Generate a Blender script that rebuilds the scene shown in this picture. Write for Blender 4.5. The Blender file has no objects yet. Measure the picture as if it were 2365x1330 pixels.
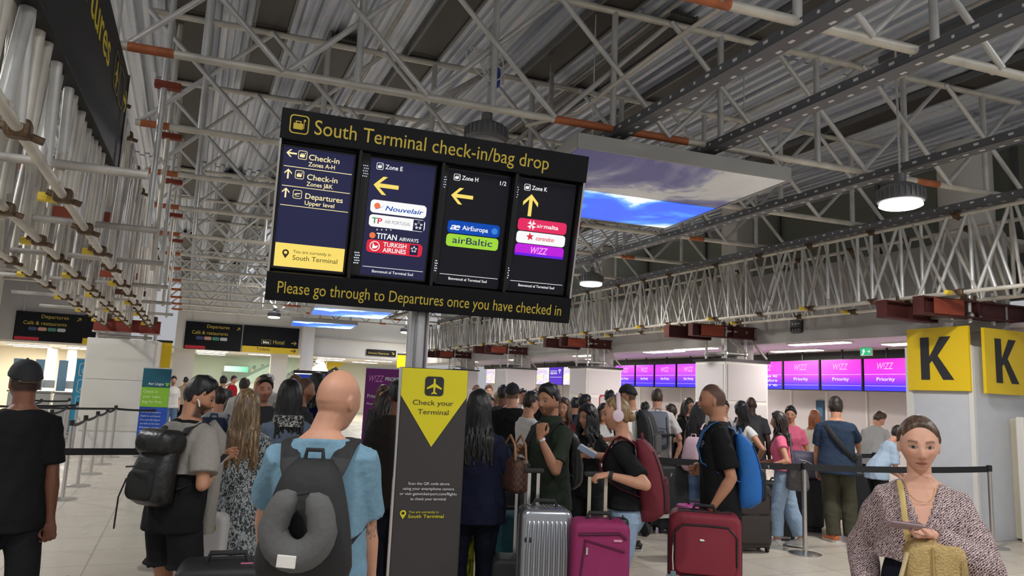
import bpy, math, random
import numpy as np
from mathutils import Matrix, Vector
rnd = random.Random(7)
PI = math.pi
scene = bpy.context.scene
COL = scene.collection

# ------------------------------------------------------------------ camera
F_PX, PITCH, ROLL, YAW, EYE = 1660.0, math.radians(8.2), math.radians(2.5), math.radians(24.0), 1.6
_c, _s = math.cos(YAW), math.sin(YAW)
_M = np.array([[_c, -_s, 0], [0, 0, -1], [_s, _c, 0]])
_P = np.array([[1, 0, 0], [0, math.cos(PITCH), math.sin(PITCH)], [0, -math.sin(PITCH), math.cos(PITCH)]])
_R = np.array([[math.cos(ROLL), -math.sin(ROLL), 0], [math.sin(ROLL), math.cos(ROLL), 0], [0, 0, 1]])
_W = _R @ _P @ _M                     # world direction -> camera (x right, y down, z forward)
CAM = np.array([0, 0, EYE])
cam_data = bpy.data.cameras.new('camera')
cam = bpy.data.objects.new('camera', cam_data)
COL.objects.link(cam)
cam_data.sensor_width = 36.0
cam_data.lens = 36.0 * F_PX / 2365.0
cam_data.clip_start = 0.05
cam_data.clip_end = 200
_b = np.array([_W[0], -_W[1], -_W[2]]).T
cam.matrix_world = Matrix([list(_b[0]) + [0], list(_b[1]) + [0], list(_b[2]) + [EYE], [0, 0, 0, 1]])
scene.camera = cam

def ray(x, y):
    return _W.T @ np.array([(x - 1182.5) / F_PX, (y - 665.0) / F_PX, 1.0])
def at(x, y, d):                      # point seen at photo coordinates (x, y), d metres in front of the camera
    return Vector(CAM + d * ray(x, y))
def onz(x, y, z=0.0):
    v = ray(x, y); return Vector(CAM + v * ((z - EYE) / v[2]))
def onx(x, y, X):
    v = ray(x, y); return Vector(CAM + v * (X / v[0]))
def ony(x, y, Y):
    v = ray(x, y); return Vector(CAM + v * (Y / v[1]))

# ------------------------------------------------------------------ world, view, big lights
world = bpy.data.worlds.new('world'); scene.world = world
world.use_nodes = True
world.node_tree.nodes['Background'].inputs[0].default_value = (0.93, 0.95, 1.0, 1)
world.node_tree.nodes['Background'].inputs[1].default_value = 0.44
vs = scene.view_settings
vs.view_transform = 'Standard'; vs.look = 'None'; vs.gamma = 1; vs.use_curve_mapping = False
vs.exposure = 0.0
LAMP_W, STRIP_W = 105.0, 34.0           # power of one high-bay lamp, of one ceiling strip

# ------------------------------------------------------------------ materials
MATS = {}
def mat(name, col, rough=0.6, metal=0.0, bump=None, var=0.0, vscale=6.0, emit=None, spec=None, coat=0.0, trans=0.0, alpha=1.0):
    """plain surface: colour with optional noise variation and noise bump"""
    if name in MATS: return MATS[name]
    m = bpy.data.materials.new(name); m.use_nodes = True; MATS[name] = m
    nt = m.node_tree; b = nt.nodes['Principled BSDF']
    c = tuple(col) + (1,)
    b.inputs['Base Color'].default_value = c
    b.inputs['Roughness'].default_value = rough
    b.inputs['Metallic'].default_value = metal
    if spec is not None: b.inputs['Specular IOR Level'].default_value = spec
    if coat: b.inputs['Coat Weight'].default_value = coat
    if trans: b.inputs['Transmission Weight'].default_value = trans
    if alpha < 1: b.inputs['Alpha'].default_value = alpha
    if emit is not None:
        b.inputs['Emission Color'].default_value = tuple(emit[:3]) + (1,)
        b.inputs['Emission Strength'].default_value = emit[3]
    tc = None
    if var or bump:
        tc = nt.nodes.new('ShaderNodeTexCoord')
    if var:
        n = nt.nodes.new('ShaderNodeTexNoise'); n.inputs['Scale'].default_value = vscale; n.inputs['Detail'].default_value = 5
        r = nt.nodes.new('ShaderNodeMapRange'); r.inputs[1].default_value = .3; r.inputs[2].default_value = .7
        r.inputs[3].default_value = 1 - var; r.inputs[4].default_value = 1 + var
        mx = nt.nodes.new('ShaderNodeVectorMath'); mx.operation = 'SCALE'; mx.inputs[0].default_value = c[:3]
        nt.links.new(tc.outputs['Object'], n.inputs['Vector']); nt.links.new(n.outputs['Fac'], r.inputs[0])
        nt.links.new(r.outputs[0], mx.inputs['Scale']); nt.links.new(mx.outputs[0], b.inputs['Base Color'])
    if bump:
        n = nt.nodes.new('ShaderNodeTexNoise'); n.inputs['Scale'].default_value = bump[0]; n.inputs['Detail'].default_value = 4
        u = nt.nodes.new('ShaderNodeBump'); u.inputs['Strength'].default_value = bump[1]; u.inputs['Distance'].default_value = bump[2] if len(bump) > 2 else .02
        nt.links.new(tc.outputs['Object'], n.inputs['Vector']); nt.links.new(n.outputs['Fac'], u.inputs['Height'])
        nt.links.new(u.outputs[0], b.inputs['Normal'])
    return m
def glow(name, col, st=1.0):
    return mat(name, (0.01, 0.01, 0.01), .5, emit=(*col, st), spec=.1)
def cloth(name, col, wr=.5):
    return mat(name, col, .85, bump=(9, wr, .03), var=.06, vscale=60, spec=.2)
def nodes(name, rough=.6):
    m = bpy.data.materials.new(name); m.use_nodes = True; MATS[name] = m
    nt = m.node_tree; b = nt.nodes['Principled BSDF']; b.inputs['Roughness'].default_value = rough
    def N(t, **k):
        n = nt.nodes.new(t)
        for a, v in k.items():
            if a.startswith('i_'):
                key = a[2:]; n.inputs[int(key) if key.isdigit() else key].default_value = v
            else: setattr(n, a, v)
        return n
    return m, nt, b, N, nt.links.new
def ramp(n, stops, interp='LINEAR'):
    cr = n.color_ramp; cr.interpolation = interp
    while len(cr.elements) < len(stops): cr.elements.new(.5)
    for e, (p, c) in zip(cr.elements, stops): e.position = p; e.color = tuple(c) + (1,)

def lin(r, g, b):                     # sRGB bytes -> linear
    f = lambda v: ((v / 255) / 12.92 if v / 255 <= .04045 else ((v / 255 + .055) / 1.055) ** 2.4)
    return (f(r), f(g), f(b))

# ------------------------------------------------------------------ mesh building
SC2 = bpy.data.scenes.new('work')      # scratch scene used only to evaluate modifiers, removed at the end
def evaluated(ob):
    SC2.collection.objects.link(ob)
    vl = SC2.view_layers[0]; vl.update()
    dg = vl.depsgraph
    me = bpy.data.meshes.new_from_object(ob.evaluated_get(dg), depsgraph=dg)
    SC2.collection.objects.unlink(ob)
    return me

def circ(n, rx, ry=None, p=2.0):
    ry = rx if ry is None else ry
    out = []
    for i in range(n):
        a = 2 * PI * i / n; c, s = math.cos(a), math.sin(a)
        out.append((rx * math.copysign(abs(c) ** (2 / p), c), ry * math.copysign(abs(s) ** (2 / p), s)))
    return out

class MB:
    def __init__(self): self.v = []; self.f = []; self.mi = []; self.cur = 0
    def add(self, vs, fs):
        o = len(self.v); self.v += [tuple(p) for p in vs]
        self.f += [tuple(i + o for i in f) for f in fs]; self.mi += [self.cur] * len(fs)
        return self
    def rings(self, rings, cap=True):
        n = len(rings[0]); vs = [p for r in rings for p in r]; fs = []
        for k in range(len(rings) - 1):
            for i in range(n):
                j = (i + 1) % n
                fs.append((k * n + i, k * n + j, (k + 1) * n + j, (k + 1) * n + i))
        if cap:
            fs.append(tuple(range(n))[::-1]); fs.append(tuple((len(rings) - 1) * n + i for i in range(n)))
        return self.add(vs, fs)
    def loft(self, pts, rad, n=10, up=None, p=2.0):
        """sweep ellipses (rx, ry) along pts; up fixes which way ry points"""
        pts = [Vector(q) for q in pts]; R = []
        prev = None
        for k, q in enumerate(pts):
            t = (pts[min(k + 1, len(pts) - 1)] - pts[max(k - 1, 0)])
            t = t.normalized() if t.length > 1e-9 else Vector((0, 0, 1))
            u = Vector(up) if up is not None else (prev if prev is not None else (Vector((0, 1, 0)) if abs(t.y) < .9 else Vector((1, 0, 0))))
            x = u.cross(t)
            if x.length < 1e-6: x = Vector((1, 0, 0)).cross(t)
            x.normalize(); y = t.cross(x).normalized(); prev = y
            r = rad[k] if isinstance(rad, (list, tuple)) and not isinstance(rad[0], (int, float)) else (rad if isinstance(rad, tuple) else (rad[k] if isinstance(rad, list) else rad))
            rx, ry = r if isinstance(r, tuple) else (r, r)
            R.append([q + x * a + y * b for a, b in circ(n, rx, ry, p)])
        return self.rings(R)
    def tube(self, a, b, r, n=8, r2=None):
        return self.loft([a, b], [(r, r), (r if r2 is None else r2,) * 2], n)
    def path(self, pts, r, n=8):
        return self.loft(pts, [(r, r)] * len(pts), n)
    def box(self, c, s, M=None):
        x, y, z = s[0] / 2, s[1] / 2, s[2] / 2
        vs = [Vector((i * x, j * y, k * z)) for k in (-1, 1) for j in (-1, 1) for i in (-1, 1)]
        if M is not None: vs = [M @ v for v in vs]
        vs = [v + Vector(c) for v in vs]
        return self.add(vs, [(0, 2, 3, 1), (4, 5, 7, 6), (0, 1, 5, 4), (2, 6, 7, 3), (0, 4, 6, 2), (1, 3, 7, 5)])
    def rbox(self, c, s, r, axis=2, e=None, n=4, taper=1.0):
        """box with rounded outline (radius r) and rolled end edges (e), lofted along an axis"""
        ax = [(1, 2, 0), (2, 0, 1), (0, 1, 2)][axis]
        w, h, L = s[ax[0]] / 2, s[ax[1]] / 2, s[ax[2]] / 2
        e = r if e is None else e
        e = min(e, L * .95); r = min(r, w * .99, h * .99)
        rows = [(-L + e * (1 - math.cos(a)), e * (1 - math.sin(a))) for a in [k * PI / 2 / n for k in range(n + 1)]]
        rows += [(-z, i) for z, i in rows[::-1]]
        R = []
        for z, ins in rows:
            tp = 1 + (taper - 1) * (z + L) / (2 * L)
            ww, hh = max(w * tp - ins, 1e-4), max(h * tp - ins, 1e-4); rr = min(max(r - ins * .6, r * .35), ww, hh)
            ring = []
            for cx, cy, a0 in ((ww - rr, hh - rr, 0), (-ww + rr, hh - rr, PI / 2), (-ww + rr, -hh + rr, PI), (ww - rr, -hh + rr, 1.5 * PI)):
                for k in range(n + 1):
                    a = a0 + k * PI / 2 / n
                    p = [0, 0, 0]; p[ax[0]] = cx + rr * math.cos(a); p[ax[1]] = cy + rr * math.sin(a); p[ax[2]] = z
                    ring.append(tuple(p[i] + c[i] for i in range(3)))
            R.append(ring)
        return self.rings(R)
    def ball(self, c, r, n=12, m=8):
        rx, ry, rz = r if isinstance(r, (tuple, list)) else (r, r, r)
        R = []
        for k in range(m + 1):
            a = -PI / 2 + PI * k / m; q = max(math.cos(a), 1e-3)
            R.append([(c[0] + rx * q * math.cos(2 * PI * i / n), c[1] + ry * q * math.sin(2 * PI * i / n), c[2] + rz * math.sin(a)) for i in range(n)])
        return self.rings(R)
    def lathe(self, prof, n=24, c=(0, 0, 0)):
        return self.rings([[(c[0] + r * math.cos(2 * PI * i / n), c[1] + r * math.sin(2 * PI * i / n), c[2] + z) for i in range(n)] for r, z in prof])
    def prism(self, pts, d0, d1):
        """polygon in local x, z; thickness along y"""
        n = len(pts)
        return self.add([(x, d0, z) for x, z in pts] + [(x, d1, z) for x, z in pts],
                        [tuple(range(n)), tuple(range(2 * n - 1, n - 1, -1))] + [(i, i + n, (i + 1) % n + n, (i + 1) % n) for i in range(n)])
    def mesh(self, name, mats, M=None):
        me = bpy.data.meshes.new(name)
        vs = self.v if M is None else [tuple(M @ Vector(p)) for p in self.v]
        me.from_pydata(vs, [], self.f)
        for m in (mats if isinstance(mats, (list, tuple)) else [mats]): me.materials.append(m)
        if any(self.mi): me.polygons.foreach_set('material_index', self.mi)
        return me
    def build(self, name, m, parent=None, M=None, smooth=False, world=False, label=None):
        if world and parent is not None:
            W = root_of(parent).matrix_basis.inverted(); M = W if M is None else W @ M
        me = self.mesh(name, m, M)
        if smooth: shade(me)
        return link(name, me, parent, label)
def shade(me, ang=52):
    me.polygons.foreach_set('use_smooth', [True] * len(me.polygons))
    me.set_sharp_from_angle(angle=math.radians(ang))
def root_of(o):
    while o.parent: o = o.parent
    return o
def link(name, data, parent=None, label=None):
    o = bpy.data.objects.new(name, data); COL.objects.link(o)
    if parent is not None: o.parent = parent
    if label: o['label'] = label
    return o
def tag(o, label=None, cat=None, group=None, kind=None):
    if label: o['label'] = label
    if cat: o['category'] = cat
    if group: o['group'] = group
    if kind: o['kind'] = kind
    return o
def emp(name, loc, rz=0.0, label=None, cat=None, group=None, sc=1.0, M=None):
    o = bpy.data.objects.new(name, None); COL.objects.link(o); o.empty_display_size = .1
    if M is not None: o.matrix_basis = M
    else:
        o.location = loc; o.rotation_euler = (0, 0, rz); o.scale = (sc, sc, sc)
    return tag(o, label, cat, group)
def copy_tree(o, parent=None):
    c = o.copy(); COL.objects.link(c); c.parent = parent
    for ch in list(o.children): copy_tree(ch, c)
    return c
def struct(name, mb, m, smooth=False):
    return tag(mb.build(name, m, smooth=smooth), kind='structure')
def frame(o, u, v):                    # local (x along u, z along v, y away from the reader) -> world
    u = Vector(u).normalized(); v = Vector(v).normalized(); y = v.cross(u)
    return Matrix(((u.x, y.x, v.x, o[0]), (u.y, y.y, v.y, o[1]), (u.z, y.z, v.z, o[2]), (0, 0, 0, 1)))

# ------------------------------------------------------------------ lettering
_font_h = None
def _text_mesh(s, off=0.0, shear=0.0, ex=.004):
    cu = bpy.data.curves.new('lettering', 'FONT'); cu.body = s; cu.size = 1; cu.offset = off; cu.shear = shear; cu.extrude = ex; cu.resolution_u = 4
    ob = bpy.data.objects.new('lettering', cu); me = evaluated(ob)
    bpy.data.objects.remove(ob); bpy.data.curves.remove(cu)
    a = np.empty(len(me.vertices) * 3); me.vertices.foreach_get('co', a)
    return me, a.reshape(-1, 3)
def text(s, M, m, parent, x0, z0, w, cap, name='lettering', y=-.004, off=0.0, shear=0.0, world=False):
    """words with left end x0, baseline z0, width w and capital height cap, in the frame M (x right, z up, y away)"""
    global _font_h
    if _font_h is None:
        q, a = _text_mesh('H'); _font_h = a[:, 1].max(); bpy.data.meshes.remove(q)
    me, a = _text_mesh(s, off, shear)
    lo, hi = a[:, 0].min(), a[:, 0].max()
    k = cap / _font_h
    kx = w / (hi - lo) if w else k
    b = np.stack([(a[:, 0] - lo) * kx + x0, y - a[:, 2] * .2, a[:, 1] * k + z0], 1)
    T = M if not world else root_of(parent).matrix_basis.inverted() @ M
    T = np.array(T); b = b @ T[:3, :3].T + T[:3, 3]
    me.vertices.foreach_set('co', b.astype(np.float32).ravel()); me.update()
    me.materials.clear(); me.materials.append(m)
    return link(name, me, parent)
def flat(name, pts, M, m, parent, y=-.004, t=.004, world=True):
    return MB().prism(pts, y - t, y).build(name, m, parent, M, world=world)
def rect(x0, z0, x1, z1): return [(x0, z0), (x1, z0), (x1, z1), (x0, z1)]
def rrect(x0, z0, x1, z1, r, n=5):
    o = []
    for cx, cz, a0 in ((x1 - r, z1 - r, 0), (x0 + r, z1 - r, 90), (x0 + r, z0 + r, 180), (x1 - r, z0 + r, 270)):
        for k in range(n + 1):
            a = math.radians(a0 + 90 * k / n); o.append((cx + r * math.cos(a), cz + r * math.sin(a)))
    return o
def disc(x, z, r, n=20): return [(x + r * math.cos(2 * PI * k / n), z + r * math.sin(2 * PI * k / n)) for k in range(n)]
def arrow(x, z, L, ang, th=.16):
    """arrow centred at x, z pointing along ang (degrees), length L"""
    t = th * L; hw = .36 * L
    p = [(L / 2, 0), (L / 2 - hw, hw), (L / 2 - hw - t * 1.1, hw), (L / 2 - t * 1.45, t / 2), (-L / 2, t / 2), (-L / 2, -t / 2), (L / 2 - t * 1.45, -t / 2), (L / 2 - hw - t * 1.1, -hw), (L / 2 - hw, -hw)]
    a = math.radians(ang); c, s = math.cos(a), math.sin(a)
    return [(x + c * u - s * v, z + s * u + c * v) for u, v in p]
def loopband(mb, outer, inner, y0, y1):
    n = len(outer)
    vs = [(x, y0, z) for x, z in outer] + [(x, y0, z) for x, z in inner] + [(x, y1, z) for x, z in outer] + [(x, y1, z) for x, z in inner]
    fs = []
    for i in range(n):
        j = (i + 1) % n
        fs += [(i, j, n + j, n + i), (2 * n + i, 3 * n + i, 3 * n + j, 2 * n + j), (i, 2 * n + i, 2 * n + j, j), (n + i, n + j, 3 * n + j, 3 * n + i)]
    return mb.add(vs, fs)
def bag_icon(x0, z0, s, M, m, parent, plane=False):
    """rounded square outline with a suitcase (or aeroplane) inside"""
    b = MB(); r = .2 * s
    loopband(b, rrect(x0, z0, x0 + s, z0 + s, r), rrect(x0 + .06 * s, z0 + .06 * s, x0 + .94 * s, z0 + .94 * s, r * .8), -.008, -.004)
    if plane:
        P = [(.15, .42), (.3, .4), (.42, .46), (.38, .62), (.45, .62), (.56, .5), (.72, .55), (.85, .62), (.83, .68), (.6, .62), (.2, .52)]
        b.prism([(x0 + u * s, z0 + v * s) for u, v in P], -.008, -.004); b.prism(rect(x0 + .25 * s, z0 + .26 * s, x0 + .75 * s, z0 + .31 * s), -.008, -.004)
    else:
        b.prism(rrect(x0 + .2 * s, z0 + .24 * s, x0 + .7 * s, z0 + .56 * s, .04 * s), -.008, -.004)
        b.prism(rect(x0 + .3 * s, z0 + .56 * s, x0 + .36 * s, z0 + .68 * s), -.008, -.004); b.prism(rect(x0 + .54 * s, z0 + .56 * s, x0 + .6 * s, z0 + .68 * s), -.008, -.004)
        b.prism(rect(x0 + .3 * s, z0 + .64 * s, x0 + .6 * s, z0 + .69 * s), -.008, -.004)
        b.prism(rect(x0 + .72 * s, z0 + .3 * s, x0 + .76 * s, z0 + .7 * s), -.008, -.004); b.prism(disc(x0 + .77 * s, z0 + .74 * s, .06 * s, 10), -.008, -.004)
    return b.build('pictogram', m, parent, M, world=True)
def pin_icon(x, z, s, M, m, parent):
    n = 18; out = [(x + .34 * s * math.cos(a), z + .62 * s + .34 * s * math.sin(a)) for a in [math.radians(-35 + 250 * k / n) for k in range(n + 1)]] + [(x, z)]
    inn = [(x + .17 * s * math.cos(a), z + .62 * s + .17 * s * math.sin(a)) for a in [math.radians(-35 + 250 * k / n) for k in range(n + 1)]] + [(x, z + .45 * s)]
    return loopband(MB(), out, inn, -.008, -.004).build('map_pin', m, parent, M, world=True)
# ------------------------------------------------------------------ surfaces of the hall
def m_floor():
    m, nt, b, N, L = nodes('floor_tiles', .28)
    tc = N('ShaderNodeTexCoord'); br = N('ShaderNodeTexBrick', i_Scale=1.0)
    br.offset = 0; br.inputs['Color1'].default_value = (*lin(196, 188, 174), 1); br.inputs['Color2'].default_value = (*lin(190, 181, 167), 1)
    br.inputs['Mortar'].default_value = (*lin(150, 144, 134), 1); br.inputs['Mortar Size'].default_value = .006
    br.inputs['Brick Width'].default_value = .6; br.inputs['Row Height'].default_value = .6
    n = N('ShaderNodeTexNoise', i_Scale=90.0, i_Detail=3.0); n2 = N('ShaderNodeTexNoise', i_Scale=1.3)
    r = N('ShaderNodeMapRange'); r.inputs[1].default_value = .3; r.inputs[2].default_value = .7; r.inputs[3].default_value = .9; r.inputs[4].default_value = 1.08
    r2 = N('ShaderNodeMapRange'); r2.inputs[3].default_value = .2; r2.inputs[4].default_value = .36
    mx = N('ShaderNodeVectorMath', operation='SCALE')
    L(tc.outputs['Object'], br.inputs['Vector']); L(tc.outputs['Object'], n.inputs['Vector']); L(tc.outputs['Object'], n2.inputs['Vector'])
    L(n.outputs['Fac'], r.inputs[0]); L(br.outputs['Color'], mx.inputs[0]); L(r.outputs[0], mx.inputs['Scale'])
    L(mx.outputs[0], b.inputs['Base Color']); L(n2.outputs['Fac'], r2.inputs[0]); L(r2.outputs[0], b.inputs['Roughness'])
    return m
def m_perf(name, col, sc, horiz=True):
    """steel with small round punched holes"""
    m, nt, b, N, L = nodes(name, .5)
    b.inputs['Metallic'].default_value = .5
    tc = N('ShaderNodeTexCoord'); v = N('ShaderNodeTexVoronoi', i_Scale=sc, i_Randomness=0.0)
    r = N('ShaderNodeValToRGB'); ramp(r, [(0, (.008, .008, .008)), (.27, (.01, .01, .01)), (.34, col), (1, col)])
    L(tc.outputs['Object'], v.inputs['Vector']); L(v.outputs['Distance'], r.inputs[0]); L(r.outputs[0], b.inputs['Base Color'])
    return m
steel = mat('galvanised_tube', (.60, .60, .58), .42, .4, var=.16, vscale=4)
steel_worn = mat('weathered_tube', (.44, .42, .39), .55, .3, var=.25, vscale=5)
pale_tube = mat('pale_tube', (.62, .59, .52), .5, .35, var=.15, vscale=4)
orange_tube = mat('orange_painted_tube', (.42, .13, .05), .6, .2, var=.25, vscale=8)
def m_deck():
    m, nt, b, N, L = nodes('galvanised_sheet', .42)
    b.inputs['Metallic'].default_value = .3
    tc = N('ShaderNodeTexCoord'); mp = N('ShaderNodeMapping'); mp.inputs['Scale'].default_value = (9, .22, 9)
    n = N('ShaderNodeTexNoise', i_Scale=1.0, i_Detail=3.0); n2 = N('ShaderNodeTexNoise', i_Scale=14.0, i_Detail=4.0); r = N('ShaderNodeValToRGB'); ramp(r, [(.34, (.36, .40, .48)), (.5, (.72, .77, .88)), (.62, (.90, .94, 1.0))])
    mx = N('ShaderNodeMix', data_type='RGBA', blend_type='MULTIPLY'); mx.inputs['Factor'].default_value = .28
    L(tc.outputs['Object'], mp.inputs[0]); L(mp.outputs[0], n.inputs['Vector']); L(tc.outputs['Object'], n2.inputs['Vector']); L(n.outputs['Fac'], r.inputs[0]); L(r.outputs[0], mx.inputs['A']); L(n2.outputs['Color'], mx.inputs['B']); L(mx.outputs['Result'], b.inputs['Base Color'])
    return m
deck_m = m_deck()
plank_m = m_perf('perforated_plank', (.085, .08, .072), 26)
rib_m = mat('plank_edge_steel', (.2, .2, .2), .5, .6)
tray_m = mat('cable_tray_steel', (.14, .145, .16), .45, .4)
slot_m = mat('bright_slot', (.75, .75, .75), .5, .3)
rust = mat('red_oxide_beam', lin(72, 27, 25), .7, 0, var=.15, vscale=5)
rustb = mat('orange_oxide_beam', lin(138, 60, 38), .7, 0, var=.15, vscale=5)
brass = mat('rusty_coupler', (.13, .085, .05), .6, .6, var=.3, vscale=30)
yellow_cap = mat('yellow_cap', (.75, .55, .05), .5)
white_m = mat('white_panel', lin(226, 224, 218), .35, var=.03, vscale=2)
white_wall = mat('white_plaster', lin(214, 211, 204), .7, var=.03, vscale=1.5)
grey_wall = mat('grey_plaster', lin(176, 174, 172), .7, var=.04, vscale=1.5)
green_wall = mat('greenish_panel', lin(140, 143, 130), .6, var=.04, vscale=1.0)
lilac_m = mat('counter_back_panel', lin(205, 198, 200), .4, var=.03, vscale=2)
beige_m = mat('beige_panel', lin(196, 188, 168), .5, var=.04, vscale=2)
black_m = mat('black_plastic', (.012, .012, .013), .4)
sign_m = mat('sign_black', lin(13, 14, 19), .5, spec=.2)
chrome = mat('brushed_steel', (.62, .6, .58), .28, 1.0)
rubber = mat('black_rubber', (.015, .015, .015), .7)
belt_m = mat('black_webbing', (.012, .012, .014), .75)
yellow_m = mat('sign_yellow', lin(236, 200, 12), .45)
gold_t = mat('sign_gold_lettering', lin(205, 182, 62), .5)
dark_t = mat('sign_dark_lettering', lin(38, 38, 42), .6)
strip_e = glow('strip_light', (1, .96, .86), 6.0)
ceil_m = mat('zone_ceiling_tile', lin(196, 186, 192), .55, var=.03, vscale=3)

struct('floor', MB().box((2, 18, -.05), (44, 56, .1)), m_floor())

def corrugated(x0, x1, y0, y1, z, pitch=.16):
    b = MB(); pr = []
    n = int((x1 - x0) / pitch)
    for k in range(n):
        x = x0 + k * pitch
        pr += [(x, 0), (x + .05, 0), (x + .066, .05), (x + .128, .05), (x + .144, 0)]
    vs = []; fs = []
    ys = [y0]
    while ys[-1] < y1 - .1: ys.append(min(ys[-1] + 4.2, y1))
    for yi, (ya, yb) in enumerate(zip(ys, ys[1:])):
        dz = .012 * (yi % 2)
        o = len(vs)
        vs += [(x, ya, z + h + dz) for x, h in pr] + [(x, yb + .05, z + h + dz) for x, h in pr]
        m = len(pr)
        fs += [(o + i, o + i + 1, o + m + i + 1, o + m + i) for i in range(m - 1)]
    return b.add(vs, fs)
DECK = 5.55
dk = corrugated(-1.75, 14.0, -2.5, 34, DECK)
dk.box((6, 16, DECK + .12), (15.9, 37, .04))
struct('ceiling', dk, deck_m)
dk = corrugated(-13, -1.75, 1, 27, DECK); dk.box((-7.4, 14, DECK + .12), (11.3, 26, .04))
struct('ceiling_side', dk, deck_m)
# right side: bulkhead over the check-in zone, its low ceiling, the upper wall, the counter wall
b = MB(); b.box((9.95, 19, 3.36), (.1, 26, 1.32)); b.box((10.5, 19, 3.95), (1.1, 26, .06)); struct('trim_bulkhead', b, grey_wall)
struct('ceiling_zone', MB().box((13.4, 19, 2.76), (6.9, 27, .06)), ceil_m)
b = MB(); b.box((11.05, 19, 4.4), (.1, 28, 2.3)); struct('wall_upper', b, green_wall)
b = MB()
for k in range(12): b.box((10.97, 6.4 + k * 2.35, 4.4), (.06, .07, 2.3))
b.box((10.97, 19, 4.1), (.05, 27, .05)); struct('trim_upper', b, rib_m)
struct('wall_right', MB().box((12.95, 18, 1.4), (.1, 26, 2.8)), lilac_m)
b = MB()
for k in range(24): b.box((12.885, 6.6 + k * 1.02, .95), (.03, .045, 1.9))
struct('trim_counter', b, white_m)
struct('trim_counter_head', MB().box((12.72, 18, 2.66), (.5, 25.5, .17)), mat('dark_soffit', (.05, .05, .05), .6))
struct('wall_front', MB().box((11.85, 6.2, 1.3), (3.3, .1, 2.6)), beige_m)
struct('wall_front_upper', MB().box((13.2, 6.0, 4.1), (4.3, .1, 3)), white_wall)
# far end: bulkhead with openings to a bright concourse behind it
YB = 32.6
b = MB(); b.box((4.6, YB + .1, 4.15), (10.2, .2, 2.75)); struct('wall_back', b, white_wall)
b = MB(); b.box((6.9, YB - .04, 3.62), (4.6, .12, .05)); b.box((6.9, YB - .04, 2.8), (4.6, .1, .06)); struct('trim_back', b, grey_wall)
struct('ceiling_concourse', MB().box((4, 37.5, 2.83), (16, 9.6, .06)), white_wall)
struct('wall_concourse', MB().box((4, 42, 1.4), (16, .1, 2.8)), mat('concourse_wall', lin(222, 226, 208), .6))
b = MB(); b.box((-.1, 33.4, 1.4), (.8, .7, 2.8)); b.box((3.75, 33.6, 1.4), (.7, .5, 2.8)); b.box((-3.7, 37, 1.4), (.2, 9, 2.8)); struct('wall_concourse_pier', b, white_wall)
struct('wall_left', MB().box((-5.8, 26.1, 4.0), (8.2, .2, 3.0)), grey_wall)
struct('wall_left_room', MB().box((-5.4, 31.5, 1.4), (9, .1, 2.8)), mat('side_room_wall', lin(232, 222, 196), .6))
struct('ceiling_left_room', MB().box((-5.6, 28.8, 2.47), (8.6, 5.3, .05)), white_wall)
b = MB()
for x in (-4.3, -3.7, -2.9): b.box((x, 29.8, 1.22), (.28, .3, 2.45))
struct('trim_left_room', b, white_wall)
pl = onz(8, 1000); struct('wall_left_pier', MB().box((-5.35, 24.6, 2.7), (.62, .6, 5.4)), white_wall)
struct('wall_left_low', MB().box((-5.6, 20.5, .55), (1.5, .2, 1.1)), grey_wall)
b = MB(); b.loft([(4.72, YB - .5, 0), (4.72, YB - .5, 5.5)], [(.27, .27)] * 2, 24); struct('trim_back_column', b, white_wall, smooth=True)

# ------------------------------------------------------------------ lamps
def strip_light(name, loc, size, label, group, watts, e=strip_e):
    t = emp(name, loc, 0, label, 'ceiling light', group)
    MB().box((0, 0, .02), (size[0] + .06, size[1] + .06, .04)).build('frame', white_m, t)
    MB().box((0, 0, -.006), (size[0], size[1], .012)).build('diffuser', e, t)
    if watts:
        la = bpy.data.lights.new('strip_lamp', 'AREA'); la.shape = 'RECTANGLE'; la.size, la.size_y = size; la.energy = watts; la.color = (1, .95, .87)
        o = bpy.data.objects.new('strip_lamp', la); COL.objects.link(o); o.parent = t; o.location = (0, 0, -.03)
    return t
zone = [(9.2 + .95, 12.76, .22), (10.35, 14.2, .3), (11.6, 11.3, .2), (10.3, 17.7, .25), (11.4, 18.9, .22), (10.4, 22.5, .25), (10.3, 27, .25), (11.2, 8.2, .3), (10.4, 9.6, .2)]
for i, (x, y, w) in enumerate(zone):
    strip_light('strip_light', (x, y, 2.70), (w, 1.25), 'slim lit strip light in the low ceiling over the counters, %s from the viewer' % ['fifth', 'sixth', 'fourth', 'seventh', 'eighth', 'ninth', 'farthest', 'nearest', 'second'][i], 'strip lights over the check in counters', STRIP_W)
for i, (x, y) in enumerate([(1.0, 34.2), (1.0, 36.2), (1.1, 38.6), (3.2, 35), (6.2, 34.4), (8.4, 34.2), (6.6, 37), (8.6, 38)]):
    strip_light('strip_light', (x, y, 2.78), (1.25, .3), 'lit panel in the white concourse ceiling beyond the far bulkhead', 'concourse ceiling panels', 70)
for i, (x, y) in enumerate([(-4.7, 27.6), (-3.0, 27.4), (-3.4, 29), (-4.9, 29.6)]):
    strip_light('strip_light', (x, y, 2.42), (1.1, .25), 'lit panel in the ceiling of the bright side room', 'side room ceiling panels', 95)

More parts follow.
